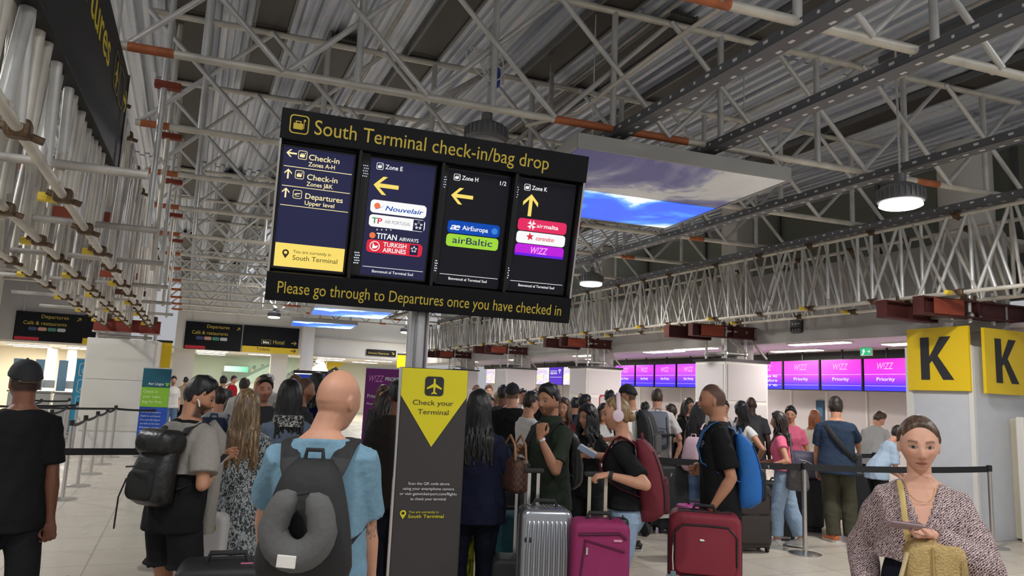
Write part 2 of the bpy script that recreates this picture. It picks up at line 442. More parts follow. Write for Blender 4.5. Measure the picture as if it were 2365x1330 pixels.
lens = glow('lamp_lens', (1, .97, .92), 9.0)
fin_m = mat('lamp_housing', (.2, .2, .21), .5, .3)
def highbay(loc, label, lit=True, watts=LAMP_W, deck_fill=.6):
    t = emp('high_bay_lamp', loc, 0, label, 'ceiling lamp')
    b = MB().lathe([(.001, .3), (.06, .3), (.06, .2), (.12, .19), (.2, .15), (.225, .1), (.225, .0), (.19, -.02), (.001, -.02)], 32)
    for k in range(28):
        a = 2 * PI * k / 28; b.box((.222 * math.cos(a), .222 * math.sin(a), .07), (.035, .012, .1), Matrix.Rotation(a, 3, 'Z'))
    b.build('housing', fin_m, t, smooth=True)
    MB().tube((0, 0, .3), (0, 0, DECK - loc[2]), .012, 6).build('suspension_rod', steel, t)
    MB().lathe([(.001, -.01), (.2, -.01), (.21, -.04), (.18, -.055), (.001, -.06)], 32).build('lens', lens if lit else mat('unlit_lens', (.3, .3, .3), .4), t, smooth=True)
    if lit:
        la = bpy.data.lights.new('high_bay_glow', 'AREA'); la.shape = 'DISK'; la.size = .42; la.energy = watts; la.color = (1, .97, .93)
        o = bpy.data.objects.new('high_bay_glow', la); COL.objects.link(o); o.parent = t; o.location = (0, 0, -.08)
        if not deck_fill: return t
        la = bpy.data.lights.new('deck_fill_light', 'AREA'); la.shape = 'DISK'; la.size = .5; la.energy = watts * deck_fill; la.color = (.88, .94, 1)  # upward fill light added to brighten the roof sheets, not a visible source
        o = bpy.data.objects.new('deck_fill_light', la); COL.objects.link(o); o.parent = t; o.location = (0, 0, .34); o.rotation_euler = (PI, 0, 0)
    return t
highbay((6.65, 5.03, 3.74), 'round high bay lamp lit white, hanging above the nearer yellow letter board', deck_fill=0)
highbay((6.82, 11.66, 3.70), 'round lit high bay lamp, middle distance, just right of the hanging screens', deck_fill=0)
highbay((2.69, 6.9, 4.25), 'unlit round dark lamp housing above the middle of the hanging screens', False)
highbay((2.81, 27.96, 3.98), 'round lit high bay lamp far back, left of the two far sky panels')
highbay((8.6, 30.5, 3.98), 'small far lit lamp near the end of the right lattice beam')
for k, p in enumerate([(2.4, -1.2, 4.9), (6.6, .2, 4.9), (-.9, 1.2, 4.9), (-4.6, 8, 4.9), (-4.6, 15, 4.9), (2.7, 13.2, 4.9), (2.7, 20, 4.6), (6.7, 18.6, 4.3)]):
    highbay(p, 'round high bay lamp of the hall roof, ' + ['behind the viewer', 'right above the viewer', 'left above the viewer', 'over the near left aisle', 'over the far left aisle', 'hidden behind the hanging screens', 'far middle of the hall', 'far right of the hall'][k], watts=LAMP_W * (1.7 if k in (3, 4) else 1.0 if k != 5 else .8))

# ------------------------------------------------------------------ roof planks and trusses
ORD = ['nearest', 'second', 'third', 'fourth', 'fifth', 'sixth', 'seventh', 'eighth', 'ninth', 'tenth', 'eleventh', 'twelfth', 'thirteenth', 'fourteenth', 'fifteenth']
TC = [1.75, 3.8, 6.15, 8.05, 9.97, 11.97, 14.3, 16.6, 18.9, 21.2, 23.5, 25.8, 28.1, 30.4]
TA = math.radians(-5.8); TN = Vector((-math.sin(TA), math.cos(TA), 0))
def ty(c, x): return (c - TN.x * x) / TN.y
pb = MB(); pb.box((0, 0, 0), (.34, 2.15, .035))
me_plank = pb.mesh('plank', plank_m)
eb = MB(); eb.box((-.18, 0, .0), (.03, 2.15, .075)); eb.box((.18, 0, .0), (.03, 2.15, .075)); me_edge = eb.mesh('edge', rib_m)
px_ = [-.3, .5, 1.3, 2.2, 3.6, 4.3, 5.3, 7.0, 8.2]
for i, x in enumerate(px_):
    for k in range(len(TC) - 1):
        if (i * 7 + k * 5) % 8 in (0, 3): continue
        y = (ty(TC[k], x) + ty(TC[k + 1], x)) / 2
        t = emp('scaffold_plank', (x, y, DECK - .055 - .004 * (k % 2)), 0, 'dark perforated steel plank under the corrugated roof sheets', 'plank', 'perforated planks under the roof')
        link('board', me_plank, t); link('edge_rail', me_edge, t)

TZ0, TZ1, BAY = 4.2, 5.44, 1.24
def truss_meshes(n):
    L = n * BAY; H = TZ1 - TZ0
    a = MB().tube((0, 0, 0), (L, 0, 0), .036, 10).mesh('chord', pale_tube)
    shade(a)
    p = MB().tube((0, 0, 0), (0, 0, H), .033, 8).mesh('post', steel); shade(p)
    d = MB().tube((-BAY / 2, .04, 0), (BAY / 2, .04, H), .027, 8).mesh('brace', steel); shade(d)
    e = MB().tube((BAY / 2, -.04, 0), (-BAY / 2, -.04, H), .027, 8).mesh('brace', steel); shade(e)
    w = MB().tube((0, 0, 0), (.34, 0, 0), .039, 10).mesh('sleeve', orange_tube); shade(w)
    return a, p, d, e, w
tm = truss_meshes(8)
def truss(x0, c, label, group, n=8, meshes=tm, sl=None):
    t = emp('roof_truss', (x0, ty(c, x0), TZ0), TA, label, 'truss', group)
    link('bottom_chord', meshes[0], t); link('top_chord', meshes[0], t).location = (0, 0, TZ1 - TZ0)
    for k in range(n):
        x = (k + .5) * BAY
        for nm, me in (('post', meshes[1]), ('brace', meshes[2]), ('brace', meshes[3])):
            link(nm, me, t).location = (x, 0, 0)
    for s, k in (sl or [(.05, 1), (5.6, 1.5)]):
        q = link('sleeve', meshes[4], t, 'orange painted sleeve'); q.location = (s, 0, 0); q.scale = (k, 1, 1)
    return t
SL = {1: [(3.45, 1.0)], 2: [(.05, 1.0), (3.72, 4.3), (8.2, 1.0)], 3: [(6.2, 2.4), (.05, .8)]}
for k, c in enumerate(TC):
    truss(-.72, c, 'galvanised tube roof truss spanning the hall, %s from the viewer' % ORD[k], 'roof trusses', sl=SL.get(k, [(.05, 1), (4.6 + 1.1 * math.sin(k * 2.1), 1.6), (8.0, .8)]))
tm4 = truss_meshes(5)
for k, c in enumerate([8.05, 9.97, 11.97, 14.3, 16.6, 18.9, 21.2, 23.5]):
    truss(-7.9, c + .6, 'galvanised tube roof truss over the left aisle, %s from the viewer' % ORD[k], 'left aisle trusses', 5, tm4)
# purlin tubes along the hall under the planks, cable trays, conduit
for x, nm in ((1.7, 'left'), (4.1, 'middle'), (6.6, 'right')):
    tag(MB().tube((x, 2, TZ1 + .05), (x, 31.5, TZ1 + .05), .024, 8).build('purlin_tube', steel_worn, smooth=True), 'long tube along the hall lying on the truss tops, %s one of three' % nm, 'tube')
def tray(x, z, y0, y1, label, w=.16):
    t = emp('cable_tray', (x, 0, z), 0, label, 'cable tray', 'slotted cable trays')
    b = MB(); b.box((0, (y0 + y1) / 2, 0), (w, y1 - y0, .02)); b.box((-w / 2, (y0 + y1) / 2, .035), (.012, y1 - y0, .07)); b.box((w / 2, (y0 + y1) / 2, .035), (.012, y1 - y0, .07))
    s = b; s.cur = 1; y = y0 + .1; k = 0
    while y < y1 - .1:
        s.box((-w / 2 - .004, y, .035), (.012, .045 if k % 2 else .02, .022)); s.box((0 if k % 3 else .04, y, -.006), (.03, .05, .012)); y += .16 if y < 9 else .26; k += 1
    b.build('channel', [tray_m, slot_m], t)
tray(3.67, 4.14, 2.2, 9.2, 'dark slotted cable tray running along the hall above the near sky panel')
tray(4.72, 4.14, 2.0, 13, 'dark slotted cable tray right of the near sky panel, running to the back')
tray(6.74, 4.09, 3.0, 26, 'long dark slotted cable tray passing behind the lit round lamp')
tray(8.62, 4.09, 3.0, 26, 'long dark slotted cable tray just above the right lattice beam')
tag(MB().path([at(1215, 290, 7.3), at(1335, 262, 7.0), at(1420, 195, 6.7), at(1560, 90, 6.2), at(1660, 22, 5.8)], .02, 8).build('conduit', pale_tube, smooth=True), 'pale bent conduit pipe rising to the right under the roof', 'pipe')
cab = MB()
for k in range(5):
    a0 = k * .9; cab.path([(2.45 + .12 * math.cos(a0 + t) * (1 + .2 * k % 2), 6.2 + .05 * k, 4.75 + .02 * k + .16 * math.sin(t * 1.0 + a0 * .3)) for t in [q * .5 for q in range(13)]], .007, 5)
tag(cab.build('cable_loops', mat('white_cable', (.7, .7, .7), .5), smooth=True), 'loose loops of white cable hanging above the hanging screens', 'cable')
tag(MB().rbox((2.5, 6.25, 4.66), (.1, .06, .2), .02).build('cable_tie_bundle', mat('blue_tape', (.02, .06, .35), .5)), 'blue tape bundle on the white cable loops', 'tape')

rk = random.Random(21)
for k in range(14):
    c = TC[1 + k % 8]; x = .2 + rk.random() * 8; dx = rk.choice([-1, 1]) * rk.uniform(.5, 1.3)
    tag(MB().tube((x, ty(c, x), TZ0 + .05), (x + dx, ty(TC[2 + k % 8], x + dx) - rk.uniform(0, .9), TZ1 - .02), .025, 10).build('raking_tube', steel_worn if k % 2 else pale_tube, smooth=True), 'slanting bracing tube between two roof trusses', 'tube', 'slanting tubes between the roof trusses')
# ------------------------------------------------------------------ lattice beams along the hall
def lattice(x, y0, y1, z0, z1, label, m1, m2, seed, step=.55, fat=1.0):
    r = random.Random(seed)
    t = emp('lattice_beam', (x, y0, z0), 0, label, 'lattice beam', 'lattice beams')
    H = z1 - z0
    ch = MB().tube((0, 0, 0), (0, y1 - y0, 0), .027, 10).mesh('chord', pale_tube); shade(ch)
    link('bottom_chord', ch, t); link('top_chord', ch, t).location = (0, 0, H)
    ms = []
    for k, (dy, rr, m) in enumerate([(0, .021, m1), (.26, .018, m1), (-.26, .018, m2), (.42, .021, m2), (-.42, .021, m1), (.08, .018, m2)]):
        me = MB().tube((0, -dy / 2, 0), (0, dy / 2, H), rr * fat, 8).mesh('brace', m); shade(me); ms.append(me)
    n = int((y1 - y0) / step); n = min(n, 46)
    y = .2; st = (y1 - y0 - .4) / (2 * n)
    for k in range(2 * n):
        link('brace', ms[k % 2 * r.choice([1, 1, 3]) if k % 2 else r.choice([0, 2, 4, 5])], t).location = (r.uniform(-.02, .02), y + r.uniform(-.06, .06), 0); y += st
    cb = MB(); cy = MB()
    for k in range(int((y1 - y0) / 1.1)):
        yy = .5 + k * 1.1 + r.uniform(-.2, .2)
        for zz in (0, H):
            cb.rbox((.0, yy, zz), (.1, .09, .085), .02, n=2); cb.tube((-.09, yy + .03, zz + .02), (.09, yy + .05, zz - .03), .018, 6)
        if k % 2 == 0: cy.tube((-.14, yy + .1, .0), (-.04, yy + .1, .0), .03, 8)
    cb.build('couplers', brass, t, label='rust brown couplers clamped to the chords'); cy.build('end_caps', yellow_cap, t, label='yellow plastic caps on tube ends')
    return t
for q, (ya, yb, w) in enumerate([(3.2, 14.2, 'near'), (14.25, 30.5, 'far')]):
    lattice(8.6, ya, yb, 3.05, 4.02, 'inner lattice beam along the right side of the hall, %s length' % w, steel, steel_worn, 3 + q, .25 if q == 0 else .37, 1.1)
    lattice(9.35, ya, yb, 3.05, 4.02, 'outer lattice beam along the right side before the bulkhead, %s length' % w, pale_tube, steel, 11 + q, .25 if q == 0 else .37, 1.1)
lattice(-.75, 2.0, 17.6, 2.62, 3.95, 'lattice beam at top left, nearest the hall and beside the hung black sign', pale_tube, steel, 5, .38, 1.45)
lattice(-1.15, 1.6, 17.6, 2.62, 3.95, 'lattice beam at top left, middle one of three', pale_tube, steel_worn, 6, .38, 1.45)
lattice(-1.6, 2.0, 17.6, 2.62, 3.95, 'lattice beam at top left, outermost of three', pale_tube, steel_worn, 8, .38, 1.45)
for i, y in enumerate([4.6, 6.3, 8.1, 10.2, 12.4, 14.6]):
    t = tag(MB().tube((-2.4, y, 2.72), (-.3, y - .15, 2.72), .026, 8).build('cross_tube', steel_worn, smooth=True), 'tube laid across under the left lattice beams, %s from the viewer' % ORD[i], 'tube', 'cross tubes under the left lattice beams')
    if i in (1, 3, 4): tag(MB().box((-1.0, y + .5, 2.9), (.6, .08, .08)).build('timber_packer', rustb if i % 2 else rust), 'rust red packer bar between the left lattice beams, %s from the viewer' % ORD[i], 'packer bar', 'packer bars in the left lattice beams')
for i, y in enumerate([6.9, 8.4, 10.4, 12.6, 15]):
    t = emp('standing_tube', (-.42, y, 2.7), 0, 'upright tube standing from the left lattice beams to the roof, %s from the viewer' % ORD[i], 'tube', 'upright tubes of the left lattice beams')
    MB().tube((0, 0, 0), (0, 0, 2.86), .027, 10).build('tube', pale_tube if i % 2 else steel, t, smooth=True)
    MB().rbox((.03, 0, 1.48), (.22, .09, .06), .01).build('head_plate', rustb, t, label='orange plate under the truss chord')

# ------------------------------------------------------------------ columns on the right: casings, pillars, scaffold towers, red beams
CX = 9.2
ROWS = [(6.01, 2.70), (10.69, 2.35), (15.83, 2.28), (20.81, 2.32), (25.8, 2.32)]
CN = ['nearest', 'second', 'third', 'fourth', 'farthest']
for i, (y, h) in enumerate(ROWS):
    if i:
        t = emp('column_casing', (CX + .52, y + .44, 0), 0, 'white boxed column casing on the right, %s from the viewer' % CN[i], 'column casing', 'white column casings')
        MB().rbox((0, 0, h / 2), (1.04, .88, h), .02, 2, .005, 2).build('casing', white_m, t)
        fr = MB()
        for (z0, z1) in ((.06, .85), (.9, 1.55), (1.62, h - .06)):
            fr.box((-.525, 0, (z0 + z1) / 2), (.016, .78, z1 - z0)); fr.box((0, -.445, (z0 + z1) / 2), (.94, .016, z1 - z0))
        fr.build('panels', mat('casing_panel', lin(208, 203, 205), .4), t)
        MB().box((0, 0, h + .02), (1.1, .95, .05)).build('dark_cap', black_m, t)
    if i == 0:
        struct('trim_pillar', MB().loft([(CX + 1.15, y + .75, 2.5), (CX + 1.15, y + .75, DECK)], [(.36, .36)] * 2, 28), white_wall, smooth=True)
    else:
        struct('trim_pillar', MB().rbox((CX + .80, y + .58, (h + DECK) / 2), (.44, .46, DECK - h), .03), white_wall)
    tw = emp('scaffold_tower', (CX + .42, y + .42, h + .045), 0, 'short scaffold tower standing on top of the %s' % ('casing with the yellow letter boards' if i == 0 else CN[i] + ' white column casing'), 'scaffold tower', 'scaffold towers on the columns')
    hh = 3.0 - h
    if i == 0: hh = .42
    for sx in (-.36, .12):
        for sy in (-.36, .2):
            MB().tube((sx, sy, 0), (sx, sy, hh + .02), .026, 10).build('standard', steel, tw, smooth=True)
    for z in (.1, hh * .8):
        for a, c in (((-.4, -.36), (.16, -.36)), ((-.4, .2), (.16, .2)), ((-.36, -.4), (-.36, .24)), ((.12, -.4), (.12, .24))):
            MB().tube((*a, z), (*c, z), .024, 8).build('ledger', steel, tw, smooth=True)
    MB().tube((.12, -.38, hh * .75), (.62, -.38, .04), .024, 8).build('raking_brace', steel_worn, tw, smooth=True)
    MB().tube((-.36, -.33, hh * .75), (.1, -.33, .1), .02, 8).build('cross_brace', steel_worn, tw, smooth=True)
    cb = MB()
    for sx in (-.36, .12):
        for z in (.1, hh * .8): cb.rbox((sx, -.37, z), (.07, .07, .08), .02, n=2)
    cb.build('couplers', chrome, tw)
    for q, (yy, x0, x1, m, z) in enumerate([(y + .06, 8.5 - (.1 if i == 0 else 0), 10.3, rust, 3.04), (y + .6, 8.3, 9.3, rust, 3.02)]):
        if i == 0: z += .02
        t = emp('red_steel_beam', ((x0 + x1) / 2, yy, z - .33 + .08), TA if q == 0 else 0, 'red oxide %s over the %s' % (['steel beam laid across', 'stub beam behind the long beam'][q], 'column with yellow letter boards' if i == 0 else CN[i] + ' white column casing'), 'steel beam', 'red oxide beams on the columns')
        w = x1 - x0
        bb = MB(); bb.box((0, 0, .0), (w, .16, .02)); bb.box((0, 0, .21), (w, .16, .02)); bb.box((0, 0, .105), (w, .02, .2))
        for sx in (-.5, 0, .5): bb.box((sx * w * .99, 0, .105), (.02, .15, .2))
        bb.build('section', m, t)
        cl = MB()
        for k in range(3): cl.rbox((-.2 + k * .16, -.03, .25), (.07, .06, .09), .015, n=2)
        cl.build('clips', brass, t, label='brown clamp clips')
        if q == 0: MB().box((-w / 2 + .42, -.09, .105), (.5, .012, .2)).build('end_plate', rustb, t, label='orange painted patch')
# ------------------------------------------------------------------ nearest column casing with the two letter boards
t = emp('column_casing', (CX + .55, 6.5, 0), 0, 'white boxed column casing carrying the yellow letter boards, nearest on the right', 'column casing', 'white column casings')
MB().rbox((0, 0, 1.22), (1.08, .96, 2.44), .02, 2, .005, 2).build('casing', mat('casing_grey_white', lin(205, 208, 214), .4, var=.03), t)
b = MB(); b.box((-.55, .42, 1.25), (.03, .09, 2.4)); b.box((-.55, -.45, 1.25), (.03, .06, 2.4)); b.build('edge_trim', white_m, t)
def kboard(M, w, h, label):
    t = emp('letter_board', None, M=M, label=label, cat='sign', group='yellow letter boards')
    MB().box((w / 2, .02, h / 2), (w, .04, h)).build('board', yellow_m, t)
    a = .125 * w / .87; kw, kh = w * .5, h * .68
    K = [(0, 1), (a, 1), (a, .53), (kw - a * 1.2, 1), (kw, 1), (a * 1.95, .56), (kw * 1.06, 0), (kw * 1.06 - a * 1.2, 0), (a * 1.32, .445), (a, .38), (a, 0), (0, 0)]
    MB().prism([(w * .23 + x, h * .17 + z * kh) for x, z in K], -.006, -.001).build('lettering', dark_t, t)
kboard(frame((CX - .05, 6.9, 1.86), (0, -1, 0), (0, 0, 1)), .87, .84, 'yellow board with black letter K facing the hall, left one of the pair')
kboard(frame((CX + .1, 5.92, 1.84), (1, .0, 0), (0, 0, 1)), .87, .84, 'yellow board with black letter K at the right edge, right one of the pair')
t = emp('cabinet', (10.35, 5.85, 0), 0, 'white tall cabinet with dark handle slot at the right edge', 'cabinet')
MB().rbox((.2, .13, .78), (1.3, .26, 1.52), .015, 2).build('body', beige_m, t)
MB().rbox((-.52, -.02, .78), (.13, .1, 1.56), .02, 2).build('door_edge', white_m, t)
MB().box((-.5, -.072, .72), (.02, .02, .1)).build('handle', black_m, t)
MB().box((.2, -.005, .14), (1.26, .02, .26)).build('plinth', mat('plinth', lin(170, 160, 140), .6), t)

# ------------------------------------------------------------------ hanging direction sign on its pole
TI, SY = math.radians(12.75), math.radians(-4.83)
u = Vector((math.cos(SY), math.sin(SY), 0)); nn = Vector((math.sin(SY), -math.cos(SY), 0))
v = Vector((0, 0, 1)) * math.cos(TI) + nn * math.sin(TI)
SW, SH = 2.072, 1.19
SC = Vector((1.439, 4.604, 2.709)); S0 = SC - u * SW / 2 - v * SH / 2
MS = frame(S0, u, v)
base = at(968, 730, 5.02)
sg = emp('direction_sign', (base.x, base.y, 0), 0, 'big black check in direction sign with four screens on a steel pole', 'sign')
def spart(name, m, mk, parent=sg, **k): return mk(MB()).build(name, m, parent, MS, world=True, **k)
scr_off = glow('screen_navy', lin(38, 39, 72), .95)
scr_dk = glow('screen_black', lin(19, 20, 28), .9)
ylw_e = glow('screen_yellow', lin(250, 222, 110), 1.0)
pale_e = glow('screen_cream_text', lin(255, 238, 180), 1.0)
wht_e = glow('screen_white', (.95, .95, .95), 1.0)
hd = spart('header_board', sign_m, lambda b: b.rbox((SW / 2, .02, 1.1), (SW, .3, .185), .004, 0))
text('South Terminal check-in/bag drop', MS, gold_t, hd, .2, 1.058, 1.575, .088, y=-.131, world=True)
bg = bag_icon(.05, 1.045, .115, MS @ Matrix.Translation((0, -.126, 0)), gold_t, hd)
ft = spart('footer_board', sign_m, lambda b: b.rbox((SW / 2, .02, .09), (SW, .3, .18), .004, 0))
text('Please go through to Departures once you have checked in', MS, gold_t, ft, .07, .052, 1.93, .073, y=-.131, world=True)
spart('back_frame', black_m, lambda b: b.box((SW / 2, .1, .6), (SW - .03, .1, .9)))
fr = mat('bezel_black', (.006, .006, .007), .25)
for x in (.5, 1.045, 1.565): spart('mullion', fr, lambda b: b.box((x, -.02, .6), (.02, .17, .86)))
for x in (.006, SW - .006): spart('side_trim', chrome, lambda b: b.box((x, -.0, .6), (.012, .22, .84)))
PANES = [(.028, .205, .47, .972), (.575, .205, 1.01, .975), (1.1, .2, 1.541, .975), (1.612, .2, 2.035, .983)]
scr = []
for q, (x0, z0, x1, z1) in enumerate(PANES):
    s = spart('screen', fr, lambda b: b.rbox(((x0 + x1) / 2, .01, (z0 + z1) / 2), (x1 - x0 + .03, .07, z1 - z0 + .03), .006, 1), label=['screen of zone arrows with a yellow foot panel', 'screen for zone E', 'screen for zone H', 'screen for zone K'][q])
    spart('display', [scr_off, scr_off, scr_dk, scr_dk][q], lambda b: b.box(((x0 + x1) / 2, -.027, (z0 + z1) / 2), (x1 - x0 - .006, .006, z1 - z0 - .006)), s)
    scr.append(s)
dots = MB()
for x in (.545, 1.07, 1.59):
    for k in range(5):
        for j in range(3):
            dots.prism(disc(x - .012 + j * .012 + (k % 2) * .005, .28 + k * .017, .0045, 8), -.034, -.03)
            dots.prism(disc(x - .012 + j * .012 + (k % 2) * .005, .85 + k * .017, .0035, 8), -.034, -.03)
dots.build('vent_lights', glow('vent_glow', (.8, .85, 1), .9), sg, MS, world=True)
for x in (.545, 1.07, 1.59): spart('vent_strip', mat('vent_strip', (.01, .01, .012), .5), lambda b: b.box((x, -.015, .6), (.05, .03, .8)))
MS2 = MS @ Matrix.Translation((0, -.028, 0))
def stext(s, q, x0, z0, w, cap, m=pale_e, off=0.0, **k): return text(s, MS2, m, scr[q], x0, z0, w, cap, off=off, world=True, **k)
def sflat(name, pts, m, q, y=-.004): return flat(name, pts, MS2, m, scr[q], y=y)
# screen 1
sflat('arrow', arrow(.08, .93, .064, 180), pale_e, 0); bag_icon(.12, .9, .055, MS2, pale_e, scr[0]); stext('Check-in', 0, .187, .904, .19, .034, off=.008); stext('Zones A-H', 0, .187, .864, .165, .026, off=.008)
sflat('arrow', arrow(.07, .80, .062, 90), pale_e, 0); bag_icon(.112, .775, .055, MS2, pale_e, scr[0]); stext('Check-in', 0, .187, .779, .19, .034, off=.008); stext('Zones J&K', 0, .187, .739, .165, .026, off=.008)
sflat('arrow', arrow(.066, .68, .062, 90), pale_e, 0); bag_icon(.11, .65, .055, MS2, pale_e, scr[0], True); stext('Departures', 0, .187, .657, .235, .034, off=.008); stext('Upper level', 0, .187, .618, .185, .026, off=.008)
for z in (.845, .722, .6): sflat('rule', rect(.04, z, .462, z + .004), pale_e, 0)
sflat('foot_panel', rect(.034, .212, .466, .362), ylw_e, 0)
dk_e = glow('screen_dark_text', lin(60, 52, 40), .8)
pin_icon(.1, .265, .06, MS2 @ Matrix.Translation((0, -.003, 0)), dk_e, scr[0]); stext('You are currently in', 0, .145, .305, .235, .02, dk_e, y=-.01); stext('South Terminal', 0, .145, .26, .28, .03, dk_e, y=-.01)
# zone screens
for q, z, x0, x1 in ((1, 'Zone E', .585, 1.0), (2, 'Zone H', 1.108, 1.535), (3, 'Zone K', 1.62, 2.03)):
    bag_icon(x0 + .03, .905, .045, MS2, wht_e, scr[q]); stext(z, q, x0 + .088, .915, .115, .028, wht_e, off=.006)
    sflat('rule', rect(x0 + .005, .262, x1 - .005, .265), wht_e, q); stext('Benvenuti al Terminal Sud', q, x0 + .07, .228, .275, .018, wht_e)
stext('1/2', 2, 1.47, .915, .045, .028, wht_e)
sflat('arrow', arrow(.69, .803, .165, 180), ylw_e, 1); sflat('arrow', arrow(1.21, .803, .155, 180), ylw_e, 2); sflat('arrow', arrow(1.71, .805, .155, 90), ylw_e, 3)
def e(name, r, g, b): return glow('logo_' + name, lin(r, g, b), 1.0)
RED, BLU, WHT, GRN, NAV, MAG, ORA, GRY = e('red', 222, 40, 62), e('blue', 0, 72, 178), e('white', 250, 250, 250), e('green', 160, 215, 60), e('navy', 30, 32, 90), e('magenta', 190, 30, 220), e('orange', 240, 120, 70), e('grey', 150, 150, 150)
ROS, TEA, DNV = e('rose', 228, 44, 96), e('teal', 30, 150, 70), e('deep_navy', 24, 26, 62)
def logo(q, z, h, m, x0, x1): return sflat('airline_plate', rrect(x0, z, x1, z + h, h * .28), m, q)
def ltext(s, q, x0, z0, w, cap, m, off=.01, shear=0): return text(s, MS2, m, scr[q], x0, z0, w, cap, off=off, shear=shear, y=-.01, world=True)
def lflat(pts, m, q): return sflat('airline_mark', pts, m, q, y=-.009)
def star(x, z, r, n=5, k=.42, a0=90): return [(x + (r if i % 2 == 0 else r * k) * math.cos(math.radians(a0 + 180 * i / n)), z + (r if i % 2 == 0 else r * k) * math.sin(math.radians(a0 + 180 * i / n))) for i in range(2 * n)]
X0, X1 = .602, .975
logo(1, .622, .085, WHT, X0, X1); lflat(disc(.645, .668, .02), ORA, 1); lflat([(.625, .645), (.65, .648), (.695, .675), (.655, .655)], BLU, 1); ltext('Nouvelair', 1, .7, .645, .255, .03, BLU, .012, .2)
logo(1, .53, .08, WHT, X0, X1); ltext('T', 1, .62, .553, .035, .036, TEA, .02); ltext('P', 1, .657, .553, .03, .036, RED, .02); ltext('AIR PORTUGAL', 1, .705, .56, .175, .022, GRY, 0); lflat(rect(.895, .533, .968, .607), DNV, 1)
for k in range(5): lflat(star(.931 + .02 * math.cos(1.57 + k * 1.2566), .572 + .02 * math.sin(1.57 + k * 1.2566), .013), WHT, 1)
lflat(disc(.633, .472, .02), ORA, 1); ltext('TITAN', 1, .66, .455, .135, .036, WHT, .015); ltext('AIRWAYS', 1, .812, .455, .13, .024, WHT, .003)
for k, x in enumerate((.66, .69, .72, .75)): lflat(star(x, .512 + .003 * k, .006), WHT, 1)
logo(1, .36, .085, RED, X0, X1)
lp = MB(); loopband(lp, disc(.655, .403, .033), disc(.655, .403, .028), -.012, -.009); lp.prism([(.64, .385), (.668, .39), (.678, .408), (.655, .404), (.642, .425)], -.012, -.009); lp.build('airline_mark', WHT, scr[1], MS2, world=True)
ltext('TURKISH', 1, .71, .407, .155, .028, WHT, .012); ltext('AIRLINES', 1, .71, .37, .155, .028, WHT, .012); lflat(rect(.89, .37, .945, .437), DNV, 1)
for k in range(5): lflat(star(.917 + .015 * math.cos(1.57 + k * 1.2566), .408 + .015 * math.sin(1.57 + k * 1.2566), .01), WHT, 1)
X0, X1 = 1.132, 1.505
logo(2, .55, .085, BLU, X0, X1); ltext('AirEuropa', 2, 1.235, .577, .185, .03, WHT, .01); ltext('æ', 2, 1.15, .572, .07, .046, WHT, .015, .25); lflat(disc(1.467, .592, .022), e('pale_blue', 60, 130, 215), 2)
logo(2, .458, .085, GRN, X0, X1); ltext('airBaltic', 2, 1.175, .482, .285, .044, NAV, .004)
X0, X1 = 1.633, 2.004
logo(3, .625, .085, ROS, X0, X1); ltext('air', 3, 1.775, .655, .05, .028, WHT, 0); ltext('malta', 3, 1.83, .655, .11, .028, WHT, .014)
for k in range(4): lflat([(1.735 + .006 * math.cos(a), .668 + .006 * math.sin(a)) for a in [0]] + [(1.735 + .034 * math.cos(k * PI / 2 + d), .668 + .034 * math.sin(k * PI / 2 + d)) for d in (.55, .785, 1.02)] , WHT, 3) if 0 else lflat([(1.735, .668)] + [(1.735 + r_ * math.cos(k * PI / 2 + d), .668 + r_ * math.sin(k * PI / 2 + d)) for d, r_ in ((.35, .036), (.785, .024), (1.22, .036))], WHT, 3)
logo(3, .536, .083, WHT, X0, X1); lflat(star(1.732, .585, .03, a0=100), RED, 3); ltext('corendon', 3, 1.778, .565, .14, .03, RED, .006, .2)
wz = logo(3, .448, .083, MAG, X0, X1); sflat('airline_mark', rrect(X0, .448, X1, .466, .008), e('violet_blue', 100, 30, 225), 3, y=-.006); ltext('W!ZZ', 3, 1.75, .47, .13, .045, e('pale_pink', 250, 170, 255), .012, .25)
# pole
p = MB(); p.loft([(0, 0, .012), (0, 0, 2.9)], [(.075, .075)] * 2, 28); p.build('pole', chrome, sg, smooth=True)
p = MB()
for x in (-.04, .04): p.box((x, -.07, 1.4), (.012, .02, 2.75))
p.build('pole_grooves', mat('groove_steel', (.3, .3, .3), .4, .9), sg)
MB().lathe([(.001, 0), (.24, 0), (.24, .012), (.1, .02), (.001, .02)], 28).build('base_plate', chrome, sg, smooth=True)
MB().box((0, .02, 2.72), (.5, .14, .3)).build('bracket', black_m, sg)

# ------------------------------------------------------------------ terminal check totem
kc = at(1006, 851, 4.45); KH = kc.z
ky = -math.atan2(kc.x, kc.y) + math.radians(8)
kt = emp('totem', (kc.x, kc.y, 0), ky, 'tall slim grey and yellow totem board with an aeroplane pictogram', 'totem')
KW = .415
MB().rbox((0, .045, KH / 2), (KW, .09, KH), .008, 2, .004, 2).build('body', mat('totem_grey', lin(56, 52, 52), .5), kt)
MB().box((-KW / 2 - .004, .02, KH / 2), (.012, .06, KH)).build('edge_strip', chrome, kt, label='bright steel left edge')
MK = Matrix.Translation((-KW / 2, -.001, 0))
def kflat(name, pts, m, par, y=-.002): return MB().prism(pts, y - .002, y).build(name, m, par, MK)
yl = kflat('yellow_panel', [(.004, KH - .004), (.004, KH - .17), (KW / 2, KH - .475), (KW - .004, KH - .17), (KW - .004, KH - .004)], mat('totem_yellow', lin(226, 212, 22), .5), kt)
kflat('pictogram', rrect(KW / 2 - .06, KH - .168, KW / 2 + .056, KH - .05, .022), dark_t, yl, -.005)
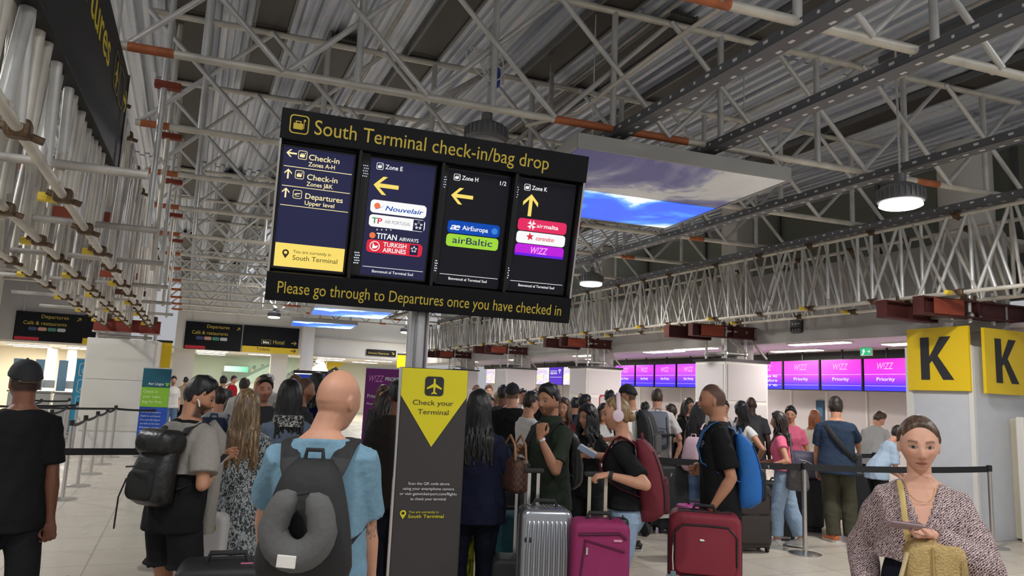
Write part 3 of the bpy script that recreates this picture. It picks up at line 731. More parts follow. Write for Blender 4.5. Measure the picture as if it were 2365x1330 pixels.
def plane_icon(x, z, s):
    h = [(0, .5), (.06, .42), (.065, .16), (.46, -.1), (.46, -.2), (.065, -.06), (.05, -.33), (.17, -.43), (.17, -.5), (0, -.45)]
    return [(x + a * s, z + c * s) for a, c in h] + [(x - a * s, z + c * s) for a, c in h[::-1][1:-1]]
kflat('aeroplane', plane_icon(KW / 2 - .002, KH - .109, .1), mat('totem_yellow', (0, 0, 0)), yl, -.008)
text('Check your', MK, dark_t, yl, KW / 2 - .128, KH - .225, .25, .03, y=-.005); text('Terminal', MK, dark_t, yl, KW / 2 - .095, KH - .281, .19, .03, y=-.005)
wt = mat('white_lettering', (.75, .75, .75), .5); yt = mat('yellow_lettering', lin(222, 210, 40), .5)
for k, s in enumerate(['Scan the QR code above', 'using your smartphone camera', 'or visit gatwickairport.com/flights', 'to check your terminal']):
    w = [.25, .31, .345, .215][k]; text(s, MK, wt, kt, KW / 2 - w / 2, KH - .70 - k * .03, w, .0155, y=-.005, off=.004)
pin_icon(.062, KH - .9, .055, kt.matrix_basis @ MK, yt, kt)
text('You are currently in', MK, yt, kt, .095, KH - .865, .18, .0135, y=-.005); text('South Terminal', MK, yt, kt, .093, KH - .893, .215, .019, y=-.005, off=.008)

# ------------------------------------------------------------------ hung sign at top left
far0, far1, near0 = onx(272, 395, -.68), onx(295, 165, -.68), onx(100, 20, -.68)
uu = (far0 - near0).normalized(); uu.x = 0; uu.normalize()
L_ = 5.2; o0 = far0 - uu * L_
vv = Vector((0, -uu.z, uu.y)); Hh = (far1 - far0).dot(vv)
MH = frame(o0, uu, vv)
hs = emp('hanging_sign', None, M=MH, label='long black departures sign hung along the left lattice beams', cat='sign')
MB().rbox((L_ / 2, .05, Hh / 2), (L_, .1, Hh), .005, 0).build('board', sign_m, hs)
dk = MB().box((L_ - .01, .05, Hh / 2), (.03, .12, Hh + .01)).build('end_cap', black_m, hs)
text('Departures', Matrix(), mat('sign_yellow_lettering', lin(226, 206, 30), .5), hs, L_ - 3.5, Hh * .55, 2.2, .22, y=-.002, off=.006)
b = MB()
for k in range(2):
    x0 = L_ - 1.0 + k * .36; loopband(b, rrect(x0, Hh * .55 - .02, x0 + .33, Hh * .55 + .25, .05), rrect(x0 + .012, Hh * .55 - .008, x0 + .318, Hh * .55 + .238, .045), -.006, -.002)
b.build('pictogram', mat('sign_dim_lettering', lin(120, 112, 70), .5), hs)
MB().prism(plane_icon(L_ - .83, Hh * .55 + .115, .2), -.006, -.002).build('aeroplane', gold_t, hs)
MB().prism(arrow(L_ - .13, Hh * .55 + .115, .24, 0), -.006, -.002).build('arrow', mat('sign_yellow_lettering', (0, 0, 0)), hs)
for x in (L_ - 2.6, L_ - .6): MB().tube((x, .05, Hh), (x, .05, Hh + .5), .015, 6).build('hanger', steel, hs)

# ------------------------------------------------------------------ sky panels
def m_sky(name, st, ph):
    m, nt, b, N, L = nodes(name, .35)
    tc = N('ShaderNodeTexCoord'); mp = N('ShaderNodeMapping'); mp.inputs['Location'].default_value = (ph, ph * .7, 0)
    n = N('ShaderNodeTexNoise', i_Scale=.62, i_Detail=8.0, i_Roughness=.58); n.inputs['Distortion'].default_value = .5
    r = N('ShaderNodeValToRGB'); ramp(r, [(0, lin(0, 50, 190)), (.43, lin(0, 84, 228)), (.49, lin(60, 140, 238)), (.53, lin(200, 222, 245)), (.60, (1, 1, 1))])
    L(tc.outputs['Object'], mp.inputs[0]); L(mp.outputs[0], n.inputs['Vector']); L(n.outputs['Fac'], r.inputs[0]); L(r.outputs[0], b.inputs['Emission Color'])
    b.inputs['Emission Strength'].default_value = st; b.inputs['Base Color'].default_value = (.05, .05, .05, 1)
    return m
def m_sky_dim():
    m, nt, b, N, L = nodes('sky_print_dim_glow', .35)
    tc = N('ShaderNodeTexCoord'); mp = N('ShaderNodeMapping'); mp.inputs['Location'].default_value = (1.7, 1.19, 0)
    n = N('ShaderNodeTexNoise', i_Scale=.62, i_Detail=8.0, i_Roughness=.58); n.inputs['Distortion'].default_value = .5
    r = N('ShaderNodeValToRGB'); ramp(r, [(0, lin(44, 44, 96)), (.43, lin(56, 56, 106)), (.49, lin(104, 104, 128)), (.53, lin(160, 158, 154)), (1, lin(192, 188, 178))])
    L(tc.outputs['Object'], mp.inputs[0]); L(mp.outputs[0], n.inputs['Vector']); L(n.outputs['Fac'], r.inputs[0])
    L(r.outputs[0], b.inputs['Base Color']); L(r.outputs[0], b.inputs['Emission Color']); b.inputs['Emission Strength'].default_value = .55  # weak glow put into the dim half, with dulled colours
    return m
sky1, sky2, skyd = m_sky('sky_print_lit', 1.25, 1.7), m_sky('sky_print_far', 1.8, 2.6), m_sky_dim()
def sky_panel(c, label, dim=False):
    t = emp('sky_light_panel', c, TA, label, 'ceiling panel', 'sky picture ceiling panels')
    b = MB(); W, D = 2.42, 2.5
    b.box((0, 0, .09), (W, D, .1)); b.box((0, -D / 2, .07), (W, .03, .14)); b.box((0, D / 2, .07), (W, .03, .14)); b.box((-W / 2, 0, .07), (.03, D, .14)); b.box((W / 2, 0, .07), (.03, D, .14))
    b.build('frame', mat('panel_frame_grey', lin(168, 168, 164), .5), t)
    d = D * .52 if dim else 0
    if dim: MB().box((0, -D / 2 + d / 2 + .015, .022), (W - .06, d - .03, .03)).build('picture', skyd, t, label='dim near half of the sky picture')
    MB().box((0, d / 2, .02), (W - .06, D - d - .03, .03)).build('picture', sky1 if dim else sky2, t, label='lit half of the sky picture' if dim else None)
    for sx in (-.9, .9):
        for sy in (-.9, .9): MB().tube((sx, sy, .14), (sx, sy, DECK - c[2]), .008, 5).build('hanger', steel, t)
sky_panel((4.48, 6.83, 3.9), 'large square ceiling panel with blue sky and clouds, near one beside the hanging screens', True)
sky_panel((4.75, 23.6, 3.9), 'far blue sky ceiling panel, upper of the two in the distance')
sky_panel((4.85, 29.3, 3.9), 'far blue sky ceiling panel, lower and most distant of the three')

# ------------------------------------------------------------------ check-in screens over the counters
def m_grad(name, stops, axis=2, st=1.0):
    m, nt, b, N, L = nodes(name, .3)
    tc = N('ShaderNodeTexCoord'); sp = N('ShaderNodeSeparateXYZ'); r = N('ShaderNodeValToRGB'); ramp(r, stops)
    L(tc.outputs['Generated'], sp.inputs[0]); L(sp.outputs[axis], r.inputs[0]); L(r.outputs[0], b.inputs['Emission Color'])
    b.inputs['Emission Strength'].default_value = st; b.inputs['Base Color'].default_value = (.02, .02, .02, 1)
    return m
gPri = m_grad('display_magenta', [(0, lin(28, 10, 250)), (.16, lin(52, 8, 245)), (.3, lin(150, 14, 230)), (.5, lin(212, 24, 222)), (1, lin(240, 28, 205))], st=1.25)
gNon = m_grad('display_violet', [(0, lin(30, 12, 245)), (.2, lin(60, 10, 245)), (.45, lin(160, 20, 235)), (.75, lin(214, 40, 225)), (1, lin(190, 30, 235))], st=1.25)
pink_e = glow('display_pink_text', lin(255, 190, 250), 1.0)
def cscreen(y0, y1, disp, label, lines, z0=1.90, z1=2.54, logo_=True, grp='check in screens'):
    w = y1 - y0; M = frame((12.0, y1, z0), (0, -1, 0), (0, 0, 1)); h = z1 - z0
    t = emp('check_in_screen', None, M=M, label=label, cat='screen', group=grp)
    MB().rbox((w / 2, .04, h / 2), (w - .01, .07, h), .01, 1).build('bezel', black_m, t)
    MB().box((w / 2, 0, h / 2), (w - .045, .012, h - .035)).build('display', disp, t)
    if logo_:
        text('W!ZZ', Matrix(), pink_e, t, w * .32, h * .66, w * .36, h * .19, y=-.008, off=.006, shear=.25)
        MB().box((w / 2, -.008, h * .51), (w - .05, .004, .012)).build('rule', pink_e, t); MB().box((w / 2, -.008, h * .17), (w - .05, .004, .008)).build('rule', pink_e, t)
        for k, s in enumerate(lines): text(s, Matrix(), wht_e, t, w * .3 if len(lines) == 1 else w * .45, h * (.32 if len(lines) == 1 else .42 - .15 * k), w * .4, h * .1, y=-.008, off=.01)
    MB().tube((w / 2, .05, h), (w / 2, .05, 2.75 - z0), .02, 8).build('bracket', black_m, t)
    return t
pos = ['right', 'middle', 'left']
for k, (a, b_) in enumerate([(9.02, 10.0), (10.03, 11.04), (11.07, 12.06)]):
    cscreen(a, b_, gPri, 'wide magenta priority screen over the counters, %s of three beside the yellow board' % pos[k], ['Priority'])
cscreen(12.09, 13.1, gPri, 'magenta screen with three lines, half hidden behind the second column', ['lose 40', 'before', 'ure'])
cscreen(8.0, 8.99, gPri, 'magenta priority screen hidden behind the yellow board', ['Priority'])
for k, (a, b_) in enumerate([(14.85, 15.85), (15.9, 16.85), (16.9, 17.8)]):
    cscreen(a, b_, gNon, 'magenta and violet non priority screen between the second and third column, %s one' % pos[k], ['Non Priority'])
cscreen(13.9, 14.8, gNon, 'violet screen just left of the second white column, mostly hidden', ['Non Priority'])
cscreen(17.85, 18.9, gNon, 'violet screen just right of the third white column, mostly hidden', ['Non Priority'])
wifi_e = glow('display_wifi', lin(92, 52, 205), 1.0)
def m_poster():
    m, nt, b, N, L = nodes('display_poster', .3)
    tc = N('ShaderNodeTexCoord'); v = N('ShaderNodeTexNoise', i_Scale=5.5, i_Detail=2.0); r = N('ShaderNodeValToRGB')
    ramp(r, [(0, lin(226, 84, 78)), (.4, lin(236, 208, 92)), (.5, lin(198, 200, 226)), (.58, lin(120, 120, 220)), (.7, lin(230, 150, 180)), (1, lin(226, 226, 236))])
    L(tc.outputs['Object'], v.inputs['Vector']); L(v.outputs['Fac'], r.inputs[0]); L(r.outputs[0], b.inputs['Emission Color']); b.inputs['Emission Strength'].default_value = .9
    return m
poster = m_poster()
for k, (ya, w) in enumerate([(23.3, 1.05), (28.3, 1.0)]):
    t = cscreen(ya, ya + w, poster, 'colourful picture screen over the counters beside a purple one, %s' % ['nearer of two', 'farther of two'][k], [], logo_=False)
    t = cscreen(ya - 1.02, ya - .02, wifi_e, 'purple free wi-fi screen over the counters, %s of two' % ['nearer', 'farther'][k], [], logo_=False)
    text('Gatwick Airport', Matrix(), wht_e, t, .08, .48, .5, .045, y=-.008); text('FREE Wi-Fi', Matrix(), wht_e, t, .08, .38, .5, .07, y=-.008, off=.02)
    MB().box((.5, -.008, .28), (.86, .004, .012)).build('rule', wht_e, t)
    b = MB()
    for r_ in (.06, .1, .14):
        P = [(.78 + r_ * math.cos(math.radians(a)), .42 + r_ * math.sin(math.radians(a))) for a in range(45, 136, 10)]; Q = [(.78 + (r_ - .02) * math.cos(math.radians(a)), .42 + (r_ - .02) * math.sin(math.radians(a))) for a in range(135, 44, -10)]
        b.prism(P + Q, -.012, -.008)
    b.prism(disc(.78, .42, .02), -.012, -.008); b.build('signal_mark', wht_e, t)
cscreen(21.3, 22.24, poster, 'yellow and blue picture screen just left of the third white column', [], logo_=False)
t = emp('exit_sign', None, M=frame((11.8, 9.9, 2.56), (0, -1, 0), (0, 0, 1)), label='small green running figure exit sign above the magenta screens', cat='sign')
MB().rbox((.13, .02, .09), (.26, .04, .16), .01, 1).build('case', white_m, t); ex_e = glow('exit_green', lin(60, 190, 130), 1.0)
MB().box((.13, -.002, .09), (.24, .01, .14)).build('panel', ex_e, t); MB().prism(arrow(.2, .09, .07, 0), -.012, -.008).build('arrow', wht_e, t); MB().prism([(.04, .03), (.08, .07), (.06, .11), (.1, .14), (.12, .1), (.1, .06), (.07, .02)], -.012, -.008).build('figure', wht_e, t)
t = emp('speaker', None, M=frame((9.87, 9.75, 2.86), (0, -1, 0), (0, 0, 1)), label='small black speaker box on the white bulkhead', cat='speaker')
MB().rbox((.14, .03, .16), (.27, .08, .33), .05, 1, .01).build('cabinet', black_m, t)
b = MB()
for k in range(9): b.prism(disc(.07 + .07 * (k % 3), .06 + .1 * (k // 3), .012, 8), -.016, -.011)
b.build('grille_dots', steel, t)
t = emp('notice_stand', (9.05, 14.6, 0), PI / 2, 'white notice board in a rounded red frame before the third column', 'notice')
MS_ = MB(); loopband(MS_, rrect(-.32, .9, .32, 1.62, .09), rrect(-.28, .94, .28, 1.58, .07), -.02, .02); MS_.tube((0, 0, .02), (0, 0, .9), .025, 10); MS_.build('frame', mat('red_frame', lin(215, 70, 95), .4), t)
MB().prism(rect(-.27, .95, .27, 1.57), -.012, .012).build('sheet', white_m, t); MB().lathe([(.001, 0), (.2, 0), (.2, .02), (.001, .025)], 20).build('base', chrome, t)
t = emp('poster', None, M=frame((12.88, 12.0, 1.2), (0, -1, 0), (0, 0, 1)), label='small dark blue poster on the counter wall', cat='poster')
MB().box((.12, 0, .25), (.22, .02, .5)).build('sheet', mat('poster_blue', lin(38, 78, 112), .5), t); MB().box((.12, -.012, .25), (.16, .004, .2)).build('print', mat('poster_print', lin(70, 120, 150), .5), t)

# ------------------------------------------------------------------ signs and banners at the far end
def bsign(Y, x0, x1, yt, yb, name, label):
    a, b_, c = ony(x0, yt, Y), ony(x1, yt + (x1 - x0) * .056, Y), ony(x0, yb, Y)
    w = (b_ - a).length; h = a.z - c.z
    M = frame((a.x, Y, (a.z + b_.z) / 2 - h), ((b_ - a).x, (b_ - a).y, 0), (0, 0, 1))
    t = emp(name, None, M=M, label=label, cat='sign', group='black signs at the far end'); return t, w, h
def dep_sign(t, w, h):
    MB().box((w / 2, .05, h / 2), (w, .1, h)).build('board', sign_m, t)
    text('Departures', Matrix(), gold_t, t, w * .37, h * .80, w * .4, h * .12, y=-.003); text('Café & restaurants', Matrix(), gold_t, t, w * .12, h * .56, w * .63, h * .12, y=-.003)
    MB().prism(arrow(w * .93, h * .83, w * .08, 45), -.008, -.003).build('arrow', gold_t, t)
    for k, c in enumerate([(60, 66, 120), (200, 150, 130), (70, 140, 120), (190, 195, 200)]): MB().prism(rrect(w * (.2 + .14 * k), h * .36, w * (.325 + .14 * k), h * .48, .04), -.006, -.002).build('shop_plate', mat('plate_%d' % k, lin(*c), .5), t)
    MB().prism(rect(.02 * w, 0.02 * h, w * .37, h * .13), -.006, -.002).build('red_plate', mat('plate_red', lin(190, 30, 52), .5), t)
    for x in (.1, .9): MB().tube((w * x, .05, h), (w * x, .05, h + .8), .015, 6).build('hanger', steel, t)
t, w, h = bsign(25.9, 38, 196, 718, 786, 'direction_board', 'black departures and cafe sign hung at far left, left of the white block'); dep_sign(t, w, h)
t, w, h = bsign(25.9, 198, 235, 726, 795, 'direction_board', 'black sign with a yellow foot strip just left of the white block, partly hidden')
MB().box((w / 2, .05, h * .6), (w, .1, h * .8)).build('board', sign_m, t); MB().box((w / 2, .05, h * .1), (w, .1, h * .2)).build('foot_strip', yellow_m, t)
t, w, h = bsign(32.5, 430, 561, 742, 806, 'direction_board', 'black departures and cafe sign on the far bulkhead, right of the white block'); dep_sign(t, w, h)
t, w, h = bsign(32.5, 564, 692, 751, 811, 'direction_board', 'black hotel sign with a yellow toilets strip on the far bulkhead')
MB().box((w / 2, .05, h * .6), (w, .1, h * .8)).build('board', sign_m, t); st = MB().box((w / 2, .05, h * .1), (w, .1, h * .26)).build('foot_strip', yellow_m, t)
text('Hotel', Matrix(), gold_t, t, w * .54, h * .33, w * .2, h * .16, y=-.003); text('bloc', Matrix(), wht_e, t, w * .36, h * .34, w * .11, h * .1, y=-.003); b = MB(); loopband(b, rect(w * .33, h * .31, w * .5, h * .48), rect(w * .335, h * .32, w * .495, h * .47), -.006, -.002); b.build('pictogram', gold_t, t)
MB().prism(arrow(w * .92, h * .4, w * .1, 0), -.008, -.003).build('arrow', gold_t, t); MB().prism(arrow(w * .92, h * .1, w * .1, 0), -.008, -.003).build('arrow', dark_t, t); text('Toilets', Matrix(), dark_t, t, w * .25, h * .05, w * .24, h * .12, y=-.003)
t, w, h = bsign(32.5, 848, 915, 806, 820, 'direction_board', 'small black sign low on the white far bulkhead')
MB().box((w / 2, .05, h / 2), (w, .1, h)).build('board', sign_m, t); text('Domestic Departures', Matrix(), gold_t, t, w * .05, h * .25, w * .7, h * .3, y=-.003); MB().prism(arrow(w * .9, h * .5, w * .12, -45), -.008, -.003).build('arrow', gold_t, t)
for (x, y, z, w, lab) in ((9.2, 30.9, 2.2, .9, 'yellow board behind the hall pole at the far right column'), (-.42, 17.75, 1.55, .3, 'narrow yellow board on the right side of the white block')):
    t = emp('yellow_board', (x, y, z), 0, lab, 'sign'); MB().box((-w / 2 + .1, 0, .4), (w, .05, .8)).build('board', yellow_m, t); MB().box((-w / 2 + .1, -.028, .82), (w + .02, .02, .05)).build('dark_edge', black_m, t); MB().tube((0, .05, -z), (0, .05, .8), .025, 8).build('post', steel, t)
# tall banners
def banner(px, py0, wpx, d, label, face, hgt=None, yaw=0.0):
    a = at(px, py0, d); w = wpx / F_PX * d
    M = Matrix.Translation((a.x, a.y, 0)) @ Matrix.Rotation(-YAW + yaw, 4, 'Z')
    t = emp('roll_up_banner', None, M=M, label=label, cat='banner')
    MB().box((0, .01, a.z / 2 + .03), (w, .012, a.z - .06)).build('sheet', face, t)
    MB().rbox((0, .01, .04), (w + .03, .12, .08), .03, 0).build('base', chrome, t); MB().box((0, .01, a.z), (w + .01, .03, .025)).build('top_rail', chrome, t)
    return t, w, a.z
t, w, h = banner(365, 850, 60, 14.6, 'roll up banner striped teal, lime green and blue beside the white block', mat('banner_blue', lin(28, 76, 178), .6), yaw=.2)
MB().box((0, -.001, h - .2), (w, .006, .38)).build('teal_field', mat('banner_teal', lin(6, 84, 104), .6), t); MB().box((0, -.001, h - .58), (w, .006, .4)).build('green_field', mat('banner_green', lin(128, 184, 44), .6), t)
text('Aer Lingus', Matrix(), wt, t, -w * .28, h - .34, w * .55, .05, y=-.006, off=.01)
b = MB()
for k in range(3): b.prism(disc(w * .4 + .022 * math.cos(k * 2.1 + .5), h - .32 + .022 * math.sin(k * 2.1 + .5), .02, 10), -.009, -.005)
b.build('clover_mark', mat('banner_green', (0, 0, 0)), t)
for k, s in enumerate(['Check in', 'your cabin', 'bag for free.']): text(s, Matrix(), mat('pale_green_text', lin(220, 236, 190), .6), t, -w * .42, h - .5 - .1 * k, w * [.5, .62, .7][k], .055, y=-.006)
for k in range(7): text(['Terms and conditions', 'Heathrow and Gatwick', 'Place one cabin bag on', 'the belt at the desk', 'Please note', 'One bag for each', 'passenger is free'][k], Matrix(), wt, t, -w * .42, h - .9 - .075 * k, w * .7, .028, y=-.006)
t, w, h = banner(890, 850, 88, 10.4, 'purple priority roll up banner left of the yellow totem', mat('banner_purple', lin(112, 22, 112), .6))
text('W!ZZ', Matrix(), mat('banner_pink_text', lin(226, 150, 214), .6), t, -w * .4, h - .2, w * .38, .09, y=-.006, shear=.25); text('PRIORITY', Matrix(), wt, t, w * .02, h - .18, w * .44, .05, y=-.006, off=.02)
text('Priority Passenger', Matrix(), wt, t, -w * .42, h - .43, w * .85, .05, y=-.006, off=.01); text('Please Queue Here', Matrix(), wt, t, -w * .42, h - .53, w * .6, .032, y=-.006)
# blue accessibility banner at left
t, w, h = banner(200, 829, 44, 19, 'light blue banner with white access pictograms left of the white block', mat('banner_sky_blue', lin(58, 168, 210), .6))
for k in range(3):
    z = h - .28 - .43 * k; b = MB(); loopband(b, rrect(-.16, z - .17, .18, z + .17, .06), rrect(-.14, z - .15, .16, z + .15, .05), -.008, -.004)
    if k == 0: loopband(b, disc(.0, z - .04, .08), disc(.0, z - .04, .06), -.008, -.004); b.prism(rect(-.03, z - .02, .0, z + .08), -.008, -.004); b.prism(disc(-.015, z + .105, .022), -.008, -.004); b.prism([(-.02, z - .02), (.07, z - .02), (.11, z - .1), (.08, z - .11), (.05, z - .05), (-.02, z - .05)], -.008, -.004)
    elif k == 1: b.prism(disc(.0, z + .1, .025), -.008, -.004); b.prism([(-.02, z + .07), (.03, z + .07), (.08, z - .12), (.05, z - .12), (.01, z - .02), (-.06, z - .12), (-.09, z - .11), (-.02, z)], -.008, -.004)
    else: b.prism([(-.1, z - .1), (-.05, z - .02), (.08, z + .1), (.11, z + .07), (.02, z - .02), (.08, z - .1), (.05, z - .12), (-.02, z - .04)], -.008, -.004)
    b.build('pictogram', white_m, t)
# white block with its scaffold and red beam (left)
t = emp('column_casing', (-1.2, 17.6, 0), TA, 'big white boxed column casing on the left behind the belt posts', 'column casing', 'white column casings')
MB().rbox((0, 0, 1.17), (1.34, .9, 2.34), .02, 2, .005, 2).build('casing', white_m, t)
b = MB(); b.box((.0, -.46, 1.86), (1.24, .016, .72)); b.box((0, -.46, .95), (1.24, .016, 1.0)); b.build('panels', mat('casing_panel_white', lin(222, 220, 210), .3), t)
tw = emp('scaffold_tower', (-1.2, 17.3, 2.345), TA, 'low scaffold jacks standing on top of the left white casing', 'scaffold tower', 'scaffold towers on the columns')
for sx in (-.55, -.38, .36, .55): MB().tube((sx, 0, 0), (sx, 0, .13), .035, 10).build('standard', steel, tw, smooth=True)
MB().tube((-.5, -.08, .05), (.5, -.08, .05), .03, 10).build('ledger', steel_worn, tw, smooth=True)
for sx in (-.45, .45): MB().box((sx, -.02, .135), (.38, .2, .03)).build('head_plate', white_m, tw)
t = emp('red_steel_beam', (-1.2, 17.15, 2.5), TA, 'red oxide steel beam laid across the top of the left white casing', 'steel beam', 'red oxide beams on the columns')
b = MB(); b.box((0, 0, 0), (1.26, .16, .02)); b.box((0, 0, .24), (1.26, .16, .02)); b.box((0, 0, .12), (1.26, .06, .24)); b.build('section', mat('red_oxide_bright', lin(122, 44, 34), .7, var=.12), t)
b = MB()
for sx in (-.5, -.35, .35, .52): b.rbox((sx, -.05, .28), (.1, .1, .14), .02, n=2)
b.build('clips', brass, t, label='rusty clamp clips')
# far concourse: exit light, escalator, yellow wall, blue screen
t = emp('exit_sign', (2.5, 41.8, 1.97), 0, 'green and white lit exit box over a grey door in the concourse', 'sign'); MB().rbox((0, 0, .2), (1.3, .15, .36), .05, 0).build('case', white_m, t); MB().box((0, -.08, .2), (1.2, .02, .28)).build('panel', m_grad('exit_glow', [(0, (.9, 1, .95)), (.5, (.6, 1, .8)), (1, (.05, .7, .35))], 0, 1.3), t)
tag(MB().box((2.9, 41.9, 1.0), (2.2, .1, 2.0)).build('door_1', mat('door_grey', lin(150, 148, 142), .5)), kind='structure')
t = emp('escalator', (3.0, 37.5, 0), 0, 'escalator rising to the right in the bright concourse', 'escalator')
a, c = Vector((-1.4, 0, .35)), Vector((3.4, 0, 3.0))
for yy in (-.5, .5):
    b = MB(); b.add([(a.x, yy - .02, a.z), (c.x, yy - .02, c.z), (c.x, yy - .02, c.z + .8), (a.x, yy - .02, a.z + .8), (a.x, yy + .02, a.z), (c.x, yy + .02, c.z), (c.x, yy + .02, c.z + .8), (a.x, yy + .02, a.z + .8)], [(0, 1, 2, 3), (7, 6, 5, 4), (0, 4, 5, 1), (3, 2, 6, 7), (0, 3, 7, 4), (1, 5, 6, 2)])
    b.build('balustrade', mat('balustrade_glass', lin(190, 205, 190), .15, alpha=.45), t); MB().tube((a.x, yy, a.z + .84), (c.x, yy, c.z + .84), .05, 8).build('handrail', mat('handrail_grey', (.06, .06, .06), .4), t)
b = MB()
for k in range(20): b.box((a.x + .24 * k + .1, 0, a.z + .135 * k - .1), (.26, .9, .16))
b.build('steps', mat('step_grey', (.2, .2, .2), .5), t); MB().loft([(a.x, 0, a.z - .35), (c.x, 0, c.z - .35)], [(.55, .15)] * 2, 4).build('underside', white_m, t)
t = emp('glass_screen', (2.2, 35.8, 0), 0, 'greenish glass screen standing in the concourse before the escalator', 'glass screen'); MB().box((0, 0, 2.1), (4.8, .03, 1.2)).build('pane', mat('tinted_glass', lin(120, 150, 130), .08, alpha=.14), t); MB().box((0, 0, 1.5), (4.8, .05, .03)).build('rail', chrome, t)
tag(MB().prism([(5.4, 1.0), (8.2, 2.8), (5.4, 2.8)], 40.9, 41.0).build('wall_yellow', mat('yellow_wall', lin(232, 205, 40), .5)), kind='structure')
t = emp('arrow_board', (6.2, 35.6, 1.75), 0, 'small tilted black board with a yellow arrow before the yellow wall', 'sign'); b = MB(); b.prism([(-.6, 0), (.3, .1), (.75, .35), (.45, .7)], -.03, .03); b.build('board', sign_m, t); MB().prism(arrow(.38, .38, .34, 20), -.04, -.031).build('arrow', gold_t, t); MB().tube((.0, .05, .1), (.0, .05, 1.06), .02, 8).build('hanger', steel, t)
p0 = at(718, 858, 17); t = emp('information_screen', (p0.x, p0.y, 0), -YAW, 'blue lit information screen with a dark top edge behind the crowd', 'screen')
MB().box((0, 0, p0.z - .4), (.8, .05, .84)).build('case', black_m, t); MB().box((0, -.028, p0.z - .42), (.76, .01, .7)).build('display', glow('display_blue', lin(28, 50, 140), 1), t); MB().box((-.02, -.03, p0.z - .06), (.7, .01, .025)).build('title_bar', wht_e, t); MB().tube((0, 0, 0), (0, 0, p0.z - .8), .04, 10).build('post', black_m, t)
# desks in the bright left room
for k, (x, y) in enumerate([(-4.15, 24.2), (-3.6, 24.0), (-3.0, 23.7)]):
    t = emp('check_in_desk', (x, y, 0), 0, 'pale desk with a clear screen and monitor at far left, %s of three' % ['left', 'middle', 'right'][k], 'desk', 'desks at far left')
    MB().rbox((0, 0, .5), (.48, .5, 1.0), .03, 2).build('body', white_m, t); MB().box((0, 0, 1.03), (.52, .6, .05)).build('worktop', mat('desk_top', lin(180, 178, 172), .4), t)
    MB().box((-.1, -.2, 1.5), (.22, .02, .85)).build('screen_panel', mat('pale_blue_panel', lin(150, 190, 220), .2), t); MB().rbox((.12, .1, 1.25), (.3, .05, .22), .02, 1).build('monitor', white_m if k else black_m, t)
tag(MB().rbox((-2.55, 23.2, .75), (.4, .3, 1.5), .02).build('dark_stand', black_m), 'dark upright stand left of the light blue banner', 'stand')

# ------------------------------------------------------------------ queue barriers
post_m = None
def stanchion(x, y, h=.95, label=None, group=None):
    t = emp('queue_post', (x, y, 0), 0, label, 'barrier post', group)
    MB().loft([(0, 0, .02), (0, 0, h)], [(.025, .025)] * 2, 16).build('post', chrome, t, smooth=True)
    MB().lathe([(.001, 0), (.17, 0), (.17, .012), (.05, .03), (.001, .03)], 24).build('base', chrome, t, smooth=True)
    MB().rbox((0, 0, h - .03), (.06, .06, .075), .025, 2, .008).build('head', black_m, t)
    return (x, y, h)
def belt(a, b, z, label, w=.042, sag=.02, group='retractable belts'):
    n = 8; R = []
    d = Vector((b[0] - a[0], b[1] - a[1], 0)).normalized(); q = Vector((-d.y, d.x, 0)) * .003
    for k in range(n + 1):
        s = k / n; c = Vector((a[0] + (b[0] - a[0]) * s, a[1] + (b[1] - a[1]) * s, z - sag * 4 * s * (1 - s)))
        up = Vector((0, 0, w / 2)); R.append([c - up - q, c - up + q, c + up + q, c + up - q])
    return tag(MB().rings(R).build('queue_belt', belt_m), label, 'barrier belt', group)
LS = [(-1.26, 10.9), (-1.24, 12.15), (-1.22, 13.55), (-1.2, 14.95), (-1.17, 16.3)]
for k, (x, y) in enumerate(LS): stanchion(x, y, .99, 'steel queue post in the left aisle, %s from the viewer in the front row' % ORD[k], 'front row of left queue posts')
for k in range(4): belt(LS[k], LS[k + 1], .93, 'black belt between the front row posts in the left aisle, %s stretch' % ORD[k])
belt((-3.6, 16.35), LS[4], .93, 'black belt running left from the last front row post'); belt(LS[4], (-.3, 16.35), .93, 'black belt running right from the last front row post before the white block')
LB = [(-1.95, 14.2), (-2.0, 16.2), (-2.05, 18.2), (-2.9, 17.3), (-2.9, 19.4), (-2.5, 20.6), (-3.4, 20.6)]
for k, (x, y) in enumerate(LB): stanchion(x, y, .97, 'steel queue post in the back rows of the left aisle, %s from the viewer' % ORD[k], 'back rows of left queue posts')
for k, (i, j) in enumerate([(0, 1), (1, 2), (3, 4), (5, 6), (2, 3)]): belt(LB[i], LB[j], .91, 'black belt in the back rows of the left aisle, %s stretch' % ORD[k])
f1, f2 = ony(110, 1044, 6.9), ony(345, 1046, 7.0)
stanchion(-2.2, 6.85, .99, 'queue post beyond the left edge, holding the near black belt'); stanchion(-.04, 7.0, .99, 'queue post hidden behind the man with airpods, holding the near black belt')
belt((-2.2, 6.85), (-.04, 7.0), f1.z, 'wide black belt across the left aisle behind the man in the cap', .055, .0)
RS = [(6.29, 6.04), (4.35, 7.3), (9.0, 5.75), (7.9, 7.9), (9.05, 7.4)]
for k, (x, y) in enumerate(RS): stanchion(x, y, .96, ['steel queue post in the middle of the right queue beside the pink top woman', 'queue post behind the red backpack', 'dark queue post before the column with the letter boards', 'queue post behind the big man in navy', 'far queue post near the letter board column'][k], 'right queue posts')
belt(RS[1], RS[0], .92, 'black belt from the red backpack to the middle right post', .07); belt(RS[0], RS[2], .92, 'black belt from the middle right post to the letter board column', .07)
belt((7.0, 8.0), RS[3], .92, 'black belt behind the big man in navy, left stretch', .06); belt(RS[3], RS[4], .92, 'black belt behind the woman in front, right stretch', .06)
